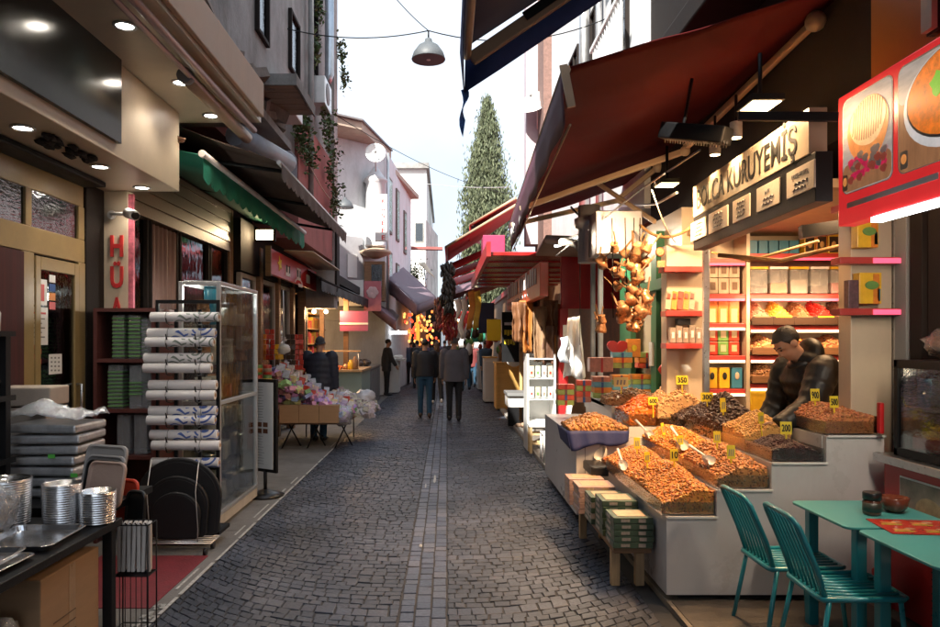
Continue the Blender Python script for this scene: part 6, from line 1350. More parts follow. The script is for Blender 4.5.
rtray((-1.90,4.30,.60),.16,.30,-.1,-.35,rt,'bright red serving tray standing behind the wire rack'); rtray((-1.815,4.22,.56),.14,.29,-.1,-.35,G('blackp'),'charcoal serving tray beside the bright red one')
# bagged stack and bread boxes
bs = T('bagged_stack','tall stack of grey foil trays wrapped in crumpled clear plastic','stack',(-2.36,4.4,.80)); random.seed(16)
for i in range(7): MB().obox((-2.36+random.uniform(-.012,.012),4.42,.83+i*.062),(.42,.36,.050),(0,random.uniform(-.02,.02),random.uniform(-.04,.04))).build('tray_pack',mat('grey_foil_pack',(.50,.50,.51),.32,.5,var=.3,scale=9,bump=.6,bscale=22),bs,bevel=.014)
from mathutils import noise as _nz
MB().sheet((-2.60,4.22,1.265),(-2.13,4.22,1.255),(-2.13,4.62,1.25),(-2.60,4.62,1.26),14,12,.004,fn=lambda u,v: Vector((0,0,.075*abs(_nz.noise(Vector((u*5,v*5,1))))+.08*max(0,1-abs(u-.4)*2.2)*max(0,1-abs(v-.4)*2)))).build('plastic_wrap',G('film'),bs)
for k in range(2): MB().box(-2.31+k*.13,-2.27+k*.13,4.232,4.236,1.035-k*.11,1.058-k*.11).build('green_sticker',mat('green_sticker',(.12,.55,.08),.5),bs)
for i in range(3): tag(MB().obox((-2.72+.01*i,4.75,1.10+i*.13+.0),(.36,.28,.12),(0,0,.08*(i-1))).build('pale_box',mat('pale_brown_box',(.46,.38,.31),.6,var=.15,scale=5),None,bevel=.01),['lowest pale carton behind the bagged trays','middle pale carton behind the bagged trays','top pale carton behind the bagged trays'][i],'box')
tag(MB().box(-2.92,-2.55,4.63,4.88,.0,1.038).build('support_crate',G('dark'),None),'dark crate under the pale cartons by the glass door','crate')
t = T('black_shelf','black metal shelf post and boards cut by the left picture edge','shelf',(-2.7,3.9,0))
for x in (-2.47,-3.0):
    for y in (3.92,4.12) if x<-2.6 else (4.08,): MB().box(x-.022,x+.022,y-.022,y+.022,.78,1.74).build('post',G('black'),t)
for z in (1.03,1.38,1.74): MB().box(-3.05,-2.44,3.90,4.14,z,z+.03).build('board',G('black'),t)
t2 = T('white_bottle','white plastic bottle standing on the black shelf at the left edge','bottle',(-2.52,4.08,1.77)); MB().lathe((-2.53,4.05,1.771),[(.05,0),(.052,.1),(.03,.14),(.018,.15)],16).build('bottle_body',G('white'),t2); MB().lathe((-2.53,4.05,1.922),[(.022,0),(.022,.03)],12).build('cap',mat('peach_cap',(.5,.3,.22),.4),t2)
bag('plastic_bag','crumpled silvery plastic bag on the middle board of the black shelf',(-2.56,4.03,1.475),(.09,.08,.055),G('film'),None,None,8)
# red shelf unit with clear boxes
t = T('red_shelf_unit','dark red wooden shelf unit holding clear boxes with green lids','shelf unit',(-2.75,6.4,0)); rw=mat('dark_red_wood',(.10,.03,.025),.45,var=.25)
MB().box(-2.99,-2.96,6.18,6.62,.0,1.99).box(-2.50,-2.47,6.18,6.62,.0,1.99).build('side_board',rw,t)
for z in (1.96,1.53,1.105,.71,.30): MB().box(-2.96,-2.50,6.18,6.62,z,z+.03).build('board',rw,t)
MB().box(-2.96,-2.5,6.60,6.62,.3,1.96).build('back_board',rw,t)
gl_=mat('green_lid',(.13,.33,.08),.45,var=.12)
for k,(px,z,n,w) in enumerate(((120,1.56,11,.085),(136,1.56,11,.085),(117,1.135,10,.11),(137,1.135,4,.09))):
    x=U(px,0,6.25).x; t=T('box_stack',['clear boxes with green lids, left stack on the upper board','clear boxes with green lids, right stack on the upper board','wide clear boxes with green lids, left stack on the lower board','short clear box stack with one green band on the lower board'][k],'box stack',(x,6.3,z)); hh=.032
    m=MB()
    for i in range(n): m.box(x-w/2-.009,x+w/2+.009,6.215,6.372,z+(i+.6)*hh+(.1 if k==3 else 0),z+(i+.9)*hh+(.1 if k==3 else 0))
    m.build('lid',gl_,t); MB().box(x-w/2-.006,x+w/2+.006,6.225,6.37,z+.003,z+.37).build('clear_box',G('film2'),t)
for k,(px,z) in enumerate(((149,1.56),(149,1.135),(125,.742),(142,.742))):
    x=U(px,0,6.27).x; tag(MB().box(x-.055,x+.055,6.24,6.36,z+.003,z+.34).build('clear_box',G('film2'),None,bevel=.005),['stack of plain clear boxes right of the green lids, upper board','stack of plain clear boxes on the lower board by the roll rack','left plain clear box near the foot of the red shelf','right plain clear box near the foot of the red shelf'][k],'box stack')
# roll rack
t = T('roll_rack','black rack carrying printed tablecloth rolls on the left pavement','rack',(-2.2,6.2,0)); m=MB()
for x in (-2.46,-2.30,-2.10,-1.945):
    m.box(x-.013,x+.013,6.20,6.226,.1,2.03 if x in (-2.46,-1.945) else 1.98)
m.box(-2.473,-1.932,6.20,6.226,2.03,2.06).box(-2.447,-1.958,6.20,6.226,.62,.65).box(-2.447,-1.958,6.20,6.226,1.27,1.30).box(-2.5,-1.9,6.1,6.4,.09,.12).build('frame',G('black'),t)
m=MB()
for py in (317,333,342,358,368,385,395,411,420,435,445,463):
    z=U(0,py,6.1).z
    for x in (-2.32,-2.08): m.tube([(x,6.2,z-.06),(x,6.11,z-.065),(x,6.05,z-.05),(x,6.03,z-.01)],.006,6)
m.build('hook',G('blackp'),t)
def rollmat(n,c,sc):
    mm=mat(n,(.70,.69,.70),.45,var=.03,bump=.04); tt=mm.node_tree; p=tt.nodes['Principled BSDF']; src=p.inputs['Base Color'].links[0].from_socket
    N,L=tt.nodes.new,tt.links.new; tc=N('ShaderNodeTexCoord'); vo=N('ShaderNodeTexVoronoi'); vo.inputs['Scale'].default_value=sc; L(tc.outputs['Object'],vo.inputs['Vector']); w=N('ShaderNodeMath'); w.operation='SINE'; mu=N('ShaderNodeMath'); mu.operation='MULTIPLY'; mu.inputs[1].default_value=26; L(vo.outputs['Distance'],mu.inputs[0]); L(mu.outputs[0],w.inputs[0])
    g=N('ShaderNodeMath'); g.operation='GREATER_THAN'; g.inputs[1].default_value=.35; L(w.outputs[0],g.inputs[0]); nz=N('ShaderNodeTexNoise'); nz.inputs['Scale'].default_value=6; L(tc.outputs['Object'],nz.inputs['Vector']); g2=N('ShaderNodeMath'); g2.operation='GREATER_THAN'; g2.inputs[1].default_value=.54; L(nz.outputs[0],g2.inputs[0]); m3=N('ShaderNodeMath'); m3.operation='MULTIPLY'; L(g.outputs[0],m3.inputs[0]); L(g2.outputs[0],m3.inputs[1])
    mx=N('ShaderNodeMix'); mx.data_type='RGBA'; L(m3.outputs[0],mx.inputs[0]); L(src,mx.inputs[6]); mx.inputs[7].default_value=(*c,1); L(mx.outputs[2],p.inputs['Base Color']); return mm
rm=[rollmat('roll_grey_print',(.16,.20,.17),7),rollmat('roll_blue_print',(.05,.11,.38),6),mat('roll_plain',(.70,.68,.68),.45,var=.04)]
lbs=[('topmost','grey leaf',0),('second','blue ring',1),('third','grey leaf',0),('fourth','grey star',0),('fifth','plain white',2),('sixth','faint grey',2),('seventh','plain white',2),('eighth','blue ring',1),('ninth','blue patch',1),('tenth','blue patch',1),('eleventh','plain white',2),('lowest','blue print',1)]
for i,py in enumerate((317,333,342,358,368,385,395,411,420,435,445,463)):
    z=U(0,py,6.1).z; y=6.10+(.03 if i%2 else -.01); dx=[.01,-.03,-.03,-.06,-.05,-.02,-.02,-.02,-.02,-.01,.02,.0][i]; x0=-2.475+dx; x1=-1.91+dx
    o=T('tablecloth_roll',f'{lbs[i][1]} tablecloth roll, {lbs[i][0]} on the black roll rack','roll',((x0+x1)/2,y,z),'tablecloth rolls on the rack'); MB().tube([(x0,y,z),(x1,y,z)],.041,18).build('roll_body',rm[lbs[i][2]],o,bevel=.004); MB().tube([(x0-.004,y,z),(x1+.004,y,z)],.017,10).build('core_tube',G('card'),o)
    for xx in (-2.3,-2.07): pass
    m=MB()
    for xx in (-2.33,-2.05): m.tube([(xx,y+.043*math.cos(a),z+.043*math.sin(a)) for a in np.linspace(0,2*math.pi,13)[:-1]],.003,5,closed=True)
    m.build('tie_cord',G('greyink'),o)
# black trays on trolley
t = T('trolley','low wire trolley on castors under the big black trays','trolley',(-2.2,5.95,0)); m=MB()
m.tube([(-2.55,5.82,.10),(-1.88,5.82,.10),(-1.88,6.05,.10),(-2.55,6.05,.10)],.008,6,closed=True)
for i in range(5): m.tube([(-2.55,5.82+.055*i,.10),(-1.88,5.82+.055*i,.10)],.005,5)
m.build('frame',G('alu'),t)
for x in (-2.5,-1.93):
    for y in (5.84,6.03): MB().tube([(x-.012,y,.03),(x+.012,y,.03)],.03,12).build('castor',G('blackp'),t); 
def arch(cx,y,z,w,h,d,label,m):
    P=[]; n=20; rr=w/2
    for i in range(n+1):
        a=math.pi*i/n; P.append((cx+rr*math.cos(a)*1.0,y,z+h-rr*.92+rr*.92*math.sin(a)))
    P += [(cx-rr*.93,y,z+.03),(cx-rr*.80,y,z),(cx+rr*.80,y,z),(cx+rr*.93,y,z+.03)]
    o=MB().prism(P,(0,d,0)); o=tag(o.build('round_tray',m,None,bevel=.012,seg=3),label,'tray'); 
    C=Vector((cx,y-.001,z+h*.47)); MB().prism([C+(Vector(p)-C)*.9+Vector((0,-.004,0)) for p in P],(0,.004,0)).build('raised_rim',m,o,bevel=.003); return o
bt=mat('black_tray',(.010,.010,.011),.5,var=.12,bump=.05)
arch(-2.20,6.0,.112,.70,.64,.03,'largest black round tray standing on the trolley',bt); arch(-2.20,5.95,.112,.52,.50,.03,'medium black round tray in front of the largest one',bt); arch(-2.19,5.90,.112,.40,.38,.03,'smallest black round tray at the front of the trolley',bt)
for x,lb in ((-2.42,'left grey cord tied round the black trays'),(-2.03,'right grey cord tied round the black trays')): tag(MB().tube([(x,6.04,.74),(x,5.985,.735),(x+.01,5.87,.5),(x+.03,5.87,.2),(x+.03,5.86,.10)],.004,5).build('cord',G('alu')),lb,'cord')
# glass display cabinet
t = T('display_cabinet','tall aluminium framed glass cabinet full of kitchenware on the left pavement','cabinet',(-2.23,7.24,0)); x0,x1,y0,y1=-2.40,-2.06,6.60,7.88; m=MB()
for x in (x0,x1):
    for y in (y0,y1): m.box(x-.018,x+.018,y-.018,y+.018,.13,2.25)
for z in (.15,2.235,1.15):
    m.box(x0+.018,x1-.018,y0-.016,y0+.016,z-.018,z+.016).box(x0+.018,x1-.018,y1-.016,y1+.016,z-.018,z+.016).box(x0-.016,x0+.016,y0+.018,y1-.018,z-.018,z+.016).box(x1-.016,x1+.016,y0+.018,y1-.018,z-.018,z+.016)
m.build('frame',G('alu'),t,bevel=.003); MB().box(x0-.01,x1+.012,y0-.01,y1+.01,.04,.13).build('base',mat('worn_pale_base',(.42,.38,.33),.6,var=.25,dirt=.4),t)
MB().box(x1-.004,x1+.0,y0+.018,y1-.018,.17,2.21).box(x0+.018,x1-.018,y0-.003,y0+.001,.17,2.21).build('glass_pane',G('glass'),t); MB().box(x0+.02,x1-.02,y0+.02,y1-.02,2.252,2.262).build('glass_top',G('glass'),t)
for z in (.55,.86,1.15,1.50,1.86): MB().box(x0+.02,x1-.02,y0+.02,y1-.02,z-.006,z).build('glass_shelf',G('glass'),t)
MB().box(x0-.004,x0+.004,y0+.02,y1-.02,.17,1.13).build('back_panel',G('greyink'),t)
random.seed(51); kinds=[('silver cooking pot','pot',G('steel')),('white jug','jug',G('white')),('brown glazed jar','jar',MATS['bread_crust']),('copper coloured pan','pan',cop),('grey metal canister','canister',G('alu')),('red lidded pot','pot',G('redp'))]
for li,z in enumerate((.166,.55,.86,1.15,1.50,1.86)):
    for j in range(6):
        y=y0+.12+j*.205; k=random.choice(kinds) if li>2 else random.choice((kinds[0],kinds[4],kinds[1])); r=random.uniform(.06,.095); h=random.uniform(.12,.24); o=T(k[2].name.split('.')[0] and k[1],f'{k[0]} on a glass shelf inside the tall cabinet',k[1],(-2.23,y,z),'kitchenware in the glass cabinet')
        MB().lathe((-2.23+random.uniform(-.03,.03),y,z+.001),[(r*.8,0),(r,h*.15),(r*random.uniform(.7,1),h*.8),(r*.95,h),(r*.9,h),(r*.6,h*.3),(0,h*.1)],18).build('vessel',k[2],o)
o=T('blue_canister','tall bright blue cylinder behind the top glass of the cabinet','canister',(-2.2,6.78,1.9)); MB().tube([(-2.175,6.74,1.862),(-2.175,6.74,2.19)],.062,18).build('tube_body',mat('bright_blue_plastic',(.02,.30,.48),.35,var=.06),o); MB().tube([(-2.175,6.74,2.191),(-2.175,6.74,2.21)],.064,18).build('lid',MATS['bright_blue_plastic'],o)
lamp('POINT',(-2.23,7.0,2.15),6,(1,.95,.85),.05)
# menu stand
t = T('menu_stand','black framed white menu board on a round base by the cabinet','sign',(-1.98,8.05,0)); R2=Euler((0,0,-.55)).to_matrix()
def ms(c,d,nm,m,par=t): return MB().obox(Vector((-2.0,8.05,0))+R2@Vector(c),d,(0,0,-.55)).build(nm,m,par,bevel=.003)
bo=ms((0,0,.78),(.36,.03,1.02),'board',G('black')); ms((-.01,-.017,.78),(.29,.004,.95),'menu_sheet',G('white'),bo)
m=MB(); random.seed(1)
for i in range(29):
    if i in (13,14,15,16): continue
    m.obox(Vector((-2.0,8.05,0))+R2@Vector((-.07+random.uniform(-.01,.01),-.020,1.2-i*.03)),(.11+random.uniform(-.03,.03),.001,.004),(0,0,-.55))
m.build('text_line',G('greyink'),bo); m=MB()
for a in (-.07,.02): m.obox(Vector((-2.0,8.05,0))+R2@Vector((a,-.0205,.79)),(.07,.001,.05),(0,0,-.55)); m.obox(Vector((-2.0,8.05,0))+R2@Vector((a,-.0205,.72)),(.07,.001,.05),(0,0,-.55))
m.build('small_picture',mat('dark_food_print',(.16,.06,.03),.4,var=.4,scale=40),bo)
MB().tube([(-2.0,8.05,.03),(-2.0,8.05,.3)],.02,10).build('pole',G('black'),t); MB().lathe((-2.0,8.05,.001),[(.2,0),(.21,.02),(.1,.05),(.03,.08)],24).build('base',G('blackp'),t)
# sweets table
t = T('sweets_table','folding trestle table with cardboard fronts under the heaped sweets','table',(-2.1,11.9,0)); m=MB()
for x in (-2.5,-2.1,-1.66):
    m.tube([(x-.12,11.6,0),(x+.05,11.75,.39)],.012,6).tube([(x+.12,11.9,0),(x-.05,11.75,.39)],.012,6)
for x in (-2.5,-1.66): m.tube([(x,13.0,0),(x,13.0,.39)],.012,6)
m.build('trestle',G('black'),t); MB().box(-2.75,-1.58,11.5,13.4,.39,.42).build('tabletop',G('wood'),t)
for i in range(3): cbx=tag(MB().box(-2.62+i*.31,-2.62+i*.31+.305,11.42,11.62,.422,.70).build('cardboard_box',G('card'),None,bevel=.005),['left open carton along the front of the sweets table','middle open carton along the front of the sweets table','right open carton along the front of the sweets table'][i],'box')
candy=mat('sweet_wrappers',(.55,.25,.30),.35,var=.35,scale=20,island=.6,hue=.36)
def pile(name,label,f,n,s,m,seed,cat='heap'):
    random.seed(seed); B=MB().box(-.5,.5,-.5,.5,-.5,.5); ms_=[trs(f(random.random(),random.random()),(random.uniform(-.5,.5),random.uniform(-.5,.5),random.uniform(0,6)),(s*random.uniform(.7,1.4),s*random.uniform(.5,1),s*random.uniform(.3,.6))) for i in range(n)]
    return tag(link(name,scatter_mesh(name,B.v,B.f,ms_,False),m),label,cat,None,'stuff')
pile('sweets_heap','colourful wrapped sweet packs heaped up against the wall on the trestle table',lambda u,v: Vector((-2.75+1.15*u,11.5+1.5*v,.44+(.12+.70*(1-u)**1.2)*(random.random()**.35))),900,.14,candy,3)
pile('sweets_heap','wrapped sweet packs bagged at the lane corner of the trestle table',lambda u,v: Vector((-1.95+.62*u,12.4+1.1*v,.44+.42*math.sin(math.pi*min(.95,v+.1))*(1-.5*u)*random.random()**.5)),520,.16,mat('pale_wrappers',(.50,.42,.44),.3,var=.4,scale=20,island=.5,hue=.3),4)
random.seed(33); pm_=[mat('white_pink_pack',(.62,.48,.48),.35,var=.5,scale=22,bump=0),mat('white_blue_pack',(.46,.50,.60),.35,var=.5,scale=22,bump=0),mat('cream_gold_pack',(.62,.50,.26),.35,var=.45,scale=22,bump=0),redpk,mat('lilac_pack',(.42,.34,.50),.35,var=.4,scale=22,bump=0),mat('white_pack',(.66,.63,.60),.35,var=.35,scale=25,bump=0)]; pn_=['white and pink','white and blue','cream and gold','red','lilac','white']
for r in range(8):
    for c in range(11):
        f=c/10; k=random.choice((0,0,1,1,2,3,4,5,5)); x=-2.68+1.06*f+random.uniform(-.02,.02); y=11.62+r*.17; z=.56+.70*(1-f)**1.2+.018*r
        o=tag(MB().obox((x,y,z),(random.uniform(.085,.11),.05,random.uniform(.10,.14)),(random.uniform(-.55,-.2),random.uniform(-.2,.35),random.uniform(-.35,.35))).build('sweet_packet',pm_[k],None,bevel=.008),pn_[k]+' packet of sweets in the rows on the trestle table','packet','rows of sweet packets on the trestle table')
bag('plastic_bag','clear plastic bag of sweets hanging over the front of the trestle table',(-1.66,11.6,.52),(.17,.16,.17),G('film'),None,([(0,0,0,.13,.12,.13)],candy),6); bag('plastic_bag','white plastic bag of sweets at the lane side of the trestle table',(-1.45,12.9,.68),(.18,.3,.17),mat('white_bag_plastic',(.55,.54,.56),.35,var=.1,bump=.5,bscale=15),None,None,7)
random.seed(61); cn=['red','green']
for c in range(2):
    for r in range(4):
        x=-2.92+c*.145; o=tag(MB().lathe((x,11.3,.72+r*.155),[(.06,0),(.066,.01),(.066,.14),(.06,.15)],16).build('sweet_jar',[redpk,greenp][(r+c)%2]),f'{cn[(r+c)%2]} round tin in the double column left of the sweets','tin','round tins in a double column'); MB().lathe((x,11.3,.72+r*.155),[(.067,.04),(.067,.10)],16).build('label',[og,gb,yl][(r*2+c)%3],o)
o=tag(MB().box(-3.05,-2.72,11.15,11.5,.02,.715).build('orange_crate',mat('orange_wood',(.36,.12,.04),.5,var=.2),None,bevel=.008),'orange brown wooden cabinet under the double column of tins','cabinet'); MB().tube([(-2.8,11.14,.5),(-2.7,11.13,.5)],.008).build('handle',G('steel'),o)
for i,(px,py,m,lb,n) in enumerate(((262,350,og,'orange strip of snack packets hanging at the left of the sweets',5),(270,345,redpk,'red strip of snack packets hanging behind the tins',6),(279,360,yl,'short yellow strip of packets over the sweets',3),(291,350,darkp,'dark strip of packets behind the sweets',6),(299,350,redpk,'red strip of packets beside the man in the hat',7))):
    p=U(px,py,12.0+.05*i); o=MB()
    for k in range(n):
        for c in range(2): o.obox(p+Vector((c*.075-.04+random.uniform(-.01,.01),random.uniform(-.02,.02),.22-k*.085)),(.07,.02,.08),(random.uniform(-.3,.2),random.uniform(-.15,.15),random.uniform(-.3,.3)))
    tag(o.build('packet_strip',m,None,bevel=.006),lb,'packet strip','snack strips behind the sweets')
o=T('white_flower','white ball shaped plastic tuft on a thin pole above the sweets','ornament',U(284,349,11.6)); MB().ball(U(284,349,11.6),(.1,.1,.09),10,8,fn=lambda d: d*random.uniform(.8,1.1)).build('tuft',G('white'),o); MB().tube([U(284,349,11.6),U(283,290,11.6)],.012).build('pole',G('alu'),o)
# pale green counter and the next ones
t = T('green_counter','pale green serving counter with a timber top in the lit spice shop','counter',(-2.3,18,0)); mg=mat('mint_paint',(.34,.44,.38),.45,var=.08,dirt=.15)
MB().box(-2.75,-1.93,16.5,18.4,.02,1.0).build('counter_body',mg,t,bevel=.01); MB().box(-3.2,-1.90,16.4,18.45,1.002,1.05).build('worktop',G('wood2'),t); MB().box(-3.0,-2.0,16.9,17.0,1.45,1.48).build('upper_board',G('wood2'),t); MB().tube([(-2.05,16.95,1.05),(-2.05,16.95,1.45)],.015).tube([(-2.9,16.95,1.05),(-2.9,16.95,1.45)],.015).build('support',G('alu'),t)
heap('orange_peel_heap','small orange heap on the timber counter top',-2.72,-2.4,16.5,16.8,1.052,.02,.14,mat('orange_peel',(.6,.13,.01),.5,island=.3),(.03,.03,.02),seed=20)
for i,(x,h,m,lb) in enumerate(((-2.2,.22,yl,'yellow bottle on the timber counter'),(-2.1,.3,G('wood'),'brown jar on the timber counter'),(-2.32,.12,cop,'copper dish on the timber counter'))): tag(MB().lathe((x,16.7,1.052),[(.06,0),(.07,.02),(.07,h*.7),(.03,h*.85),(.03,h)],14).build('jar',m),lb,'jar')
t = T('grey_counter','grey steel counter beyond the pale green one','counter',(-2.3,20,0)); MB().box(-2.75,-1.95,18.5,21.2,.02,.98).build('counter_body',mat('blue_grey_steel',(.20,.23,.25),.4,.4,var=.15),t,bevel=.01); MB().box(-2.77,-1.92,18.48,21.25,.982,1.02).build('worktop',G('steel'),t)
for i in range(4): MB().box(-1.949,-1.94,18.6+i*.65,19.18+i*.65,.15,.9).build('door',G('greyink'),t)
for i in range(6): tag(MB().ball((-2.2+random.uniform(-.2,.15),18.8+i*.38,1.10),(.12,.12,.09),8,6).build('dark_dish',darkp),'dark covered dish on the grey steel counter','dish','dishes on the grey counter')
t = T('white_counter','slim white pedestal counter with a lit lamp at the far left','counter',(-1.55,24,0)); MB().box(-1.95,-1.55,23.5,24.3,.03,1.05).build('counter_body',G('white'),t,bevel=.01); MB().box(-2.1,-1.35,23.4,24.4,1.052,1.12).build('worktop',G('white'),t)
m=MB(); random.seed(2)
for i in range(8): m.ball((-1.75+random.uniform(-.25,.25),23.9,1.16),(.1,.1,.07),8,6)
tag(m.build('white_goods',G('white')),'white bundles piled on the slim white counter','bundle',None,'stuff')
tag(MB().box(U(398,333,24).x-.3,U(398,333,24).x+.3,24,24.1,U(0,334,24).z,U(0,331,24).z).build('strip_lamp',G('tubew')),'small white strip lamp lit under the plum awning','lamp')
# ---------------------------------------------------------------- far lane: coloured lamps, goods, houses
random.seed(71); lc=[glow('amber_glass',(1,.24,.04),.8),glow('red_glass',(1,.09,.04),.6),glow('gold_glass',(1,.46,.12),.8)]
for i in range(110):
    px=random.gauss(420,13); py=random.uniform(306,345); y=random.uniform(27,32)
    if px<402 or px>447: px=random.uniform(404,440)
    if py < 330-(px-404)*.25 and px<416: py += 8
    o=tag(MB().ball(U(px,py,y),(.05,.05,.065),8,6).build('lantern',lc[i%3]),'small glowing amber or red glass lantern in the far hanging cluster','lantern','glass lanterns at the far end')
tag(MB().tube([U(418,308,29),U(418,345,29)],.07).build('banner_pole',glow('amber_strip',(1,.42,.05),.5)),'upright lit amber strip among the far lanterns','lamp')
b = T('lantern_shop','dark shop front behind the far lantern cluster','building',(-2,34,0)); MB().box(-6,-.3,34,38,0,3.6).build('wall',G('dark'),b); MB().box(-1.2,-.9,30.9,31.1,0,3).build('post',G('wood'),b)
t = T('green_shrub','leafy shrub on the roof between the white houses','plant',U(413,273,30)); random.seed(8); ms_=[]
for i in range(420):
    d=Vector((random.gauss(0,.22),random.gauss(0,.3),random.gauss(0,.24))); ms_.append(trs(U(414,273,30)+d,(random.uniform(-1,1),random.uniform(-1,1),random.uniform(0,6)),random.uniform(.06,.13)))
link('foliage',scatter_mesh('foliage',[(-.5,0,0),(0,-.35,.05),(.6,0,-.05),(0,.35,.05)],[(0,1,2,3)],ms_),G('leaf'),t); MB().tube([U(414,286,30),U(414,273,30)],.03).build('stem',G('bark'),t)
MB().box(U(410,0,30).x,U(420,0,30).x,29.6,30.4,U(0,290,30).z,U(0,282,30).z).build('planter',G('pink'),t)
# closing wall at the end of the lane
b = T('end_house','sunlit house closing the far end of the lane','building',(3,70,0)); MB().box(-3,16,70,76,0,5.5).build('wall',G('wplast'),b); window(b,(1,70),(2.4,70),1,3,'x',-1,'dark'); window(b,(5,70),(6.4,70),1,3,'x',-1,'dark')
# cypress
t = T('cypress_tree','tall slender cypress rising above the red awnings against the sky','tree',(2.75,50,0)); MB().tube([(2.75,50,0),(2.8,50,9),(2.75,50,17.6)],[.32,.2,.03],10).build('trunk',G('bark'),t); random.seed(81)
lob=[(2.75+random.gauss(0,.3),50+random.gauss(0,.3),z) for z in np.linspace(4,18,60)]
def cr(z): return max(.08,(18.35-z)/5.5*1.25 if z>14.8 else (.80+1.12*min(1,(14.8-z)/4)))
ms_=[]; clumps=[]
for i in range(620):
    z=random.uniform(3.5,18.0); r=cr(z)*(.5+.55*random.random()); a=random.uniform(0,6.283); clumps.append((Vector((2.75+r*math.cos(a)*random.uniform(.75,1.0),50+r*math.sin(a),z)),random.uniform(.35,.65)*min(1,cr(z)*.8+.38)))
for c,s in clumps:
    for k in range(48):
        d=Vector((random.gauss(0,1),random.gauss(0,1),random.gauss(0,1.5)))*s*.5; ms_.append(trs(c+d,(random.uniform(-.5,.5),random.uniform(-.5,.5),random.uniform(0,6.28)),(random.uniform(.06,.12),random.uniform(.06,.12),random.uniform(.16,.34))))
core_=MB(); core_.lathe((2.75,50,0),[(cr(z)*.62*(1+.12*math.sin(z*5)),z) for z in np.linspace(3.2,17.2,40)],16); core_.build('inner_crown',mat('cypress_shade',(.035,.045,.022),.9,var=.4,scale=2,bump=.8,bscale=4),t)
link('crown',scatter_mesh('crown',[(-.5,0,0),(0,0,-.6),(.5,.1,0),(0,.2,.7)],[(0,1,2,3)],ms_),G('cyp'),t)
# street lamps on cables
def hlamp(px,py,y,r,label):
    p=U(px,py,y); t=T('street_lamp',label,'lamp',p,'dome lamps hung over the lane'); MB().lathe(p,[(r,0),(r*1.02,.01),(r*.9,.10),(r*.6,.2),(r*.25,.25),(r*.2,.3),(.03,.31),(0,.31)],24).lathe(p,[(r*.96,.004),(r*.85,.09),(r*.5,.18),(0,.22)],24).build('shade',mat('lamp_tin',(.09,.10,.11),.55,.0,var=.15),t); MB().ball(p+Vector((0,0,.05)),.06,10,7).build('bulb',G('white'),t); MB().tube([p+Vector((0,0,.31)),p+Vector((0,0,.42))],.012).build('hook',G('black'),t); return p
p1=hlamp(428.5,60,10.5,.24,'nearer tin dome lamp hung on cables over the lane'); p2=hlamp(345,208,21,.25,'smaller tin dome lamp hung beside the white house')
wire('cable running from the tall house to the nearer dome lamp',hang((-2.4,11,6.4),p1+Vector((0,0,.42)),.12),.009); wire('cable running from the nearer dome lamp to the right hand house',hang(p1+Vector((0,0,.42)),(2.5,11,6.6),.25),.009); wire('slack cable from high on the tall house to the nearer dome lamp',hang((-1.3,10.5,7.4),p1+Vector((0,0,.42)),.1),.007); wire('cable carrying the farther dome lamp across the lane',hang((-2.4,15.9,6.6),(2.4,26,6.9),.3),.008); wire('low slack cable along the pink wall',hang((-2.4,10.9,5.2),(-2.3,16,4.6),.3),.01,'cream'); wire('thin cable crossing in front of the cypress',hang((-1.4,30,8.2),(2.6,30,8.0),.1),.012,'alu')
# bits above the brown awning
tag(MB().tube([(-2.2,7.6,3.86),(-1.9,8.7,3.82)],.12,12).build('tarp_roll',mat('pale_blue_tarp',(.40,.46,.55),.5,var=.2)),'pale blue rolled tarpaulin lying on the brown awning','tarpaulin'); tag(MB().box(-2.45,-2.1,9.6,10.3,3.75,4.3).build('dark_cover',mat('dark_blue_cover',(.05,.055,.08),.7,var=.3),None,bevel=.05),'dark covered air unit on the wall above the brown awning','air unit')
# ================================================================ PEOPLE
def remesh(mb, vox, it=4):
    me = mesh_from('tmp',mb.v,mb.f,mb.mi,mb.sm); o = bpy.data.objects.new('tmp',me); COL.objects.link(o)
    r = o.modifiers.new('r','REMESH'); r.mode='VOXEL'; r.voxel_size=vox; r.use_smooth_shade=True
    if it: s=o.modifiers.new('s','SMOOTH'); s.iterations=it; s.factor=.5
    n = bpy.data.meshes.new_from_object(o.evaluated_get(bpy.context.evaluated_depsgraph_get())); bpy.data.objects.remove(o); bpy.data.meshes.remove(me)
    n.polygons.foreach_set('use_smooth',[True]*len(n.polygons)); return n
def etube(mb, pts, rad, n=16, up=Vector((0,1,0))):     # elliptical loft; rad = (side, depth)
    V=[];F=[];k=len(pts); pts=[Vector(p) for p in pts]
    for i,p in enumerate(pts):
        d=(pts[min(i+1,k-1)]-pts[max(i-1,0)]).normalized(); x=Vector((1,0,0)); y=d.cross(x)
        y.normalize(); 
        for j in range(n):
            a=2*math.pi*j/n; V.append(p+x*(math.cos(a)*rad[i][0])+y*(math.sin(a)*rad[i][1]))
    for i in range(k-1):
        for j in range(n): F.append((i*n+j,i*n+(j+1)%n,(i+1)*n+(j+1)%n,(i+1)*n+j))
    F += [tuple(range(n))[::-1],tuple(range((k-1)*n,k*n))]; mb.add(V,F,0,True)
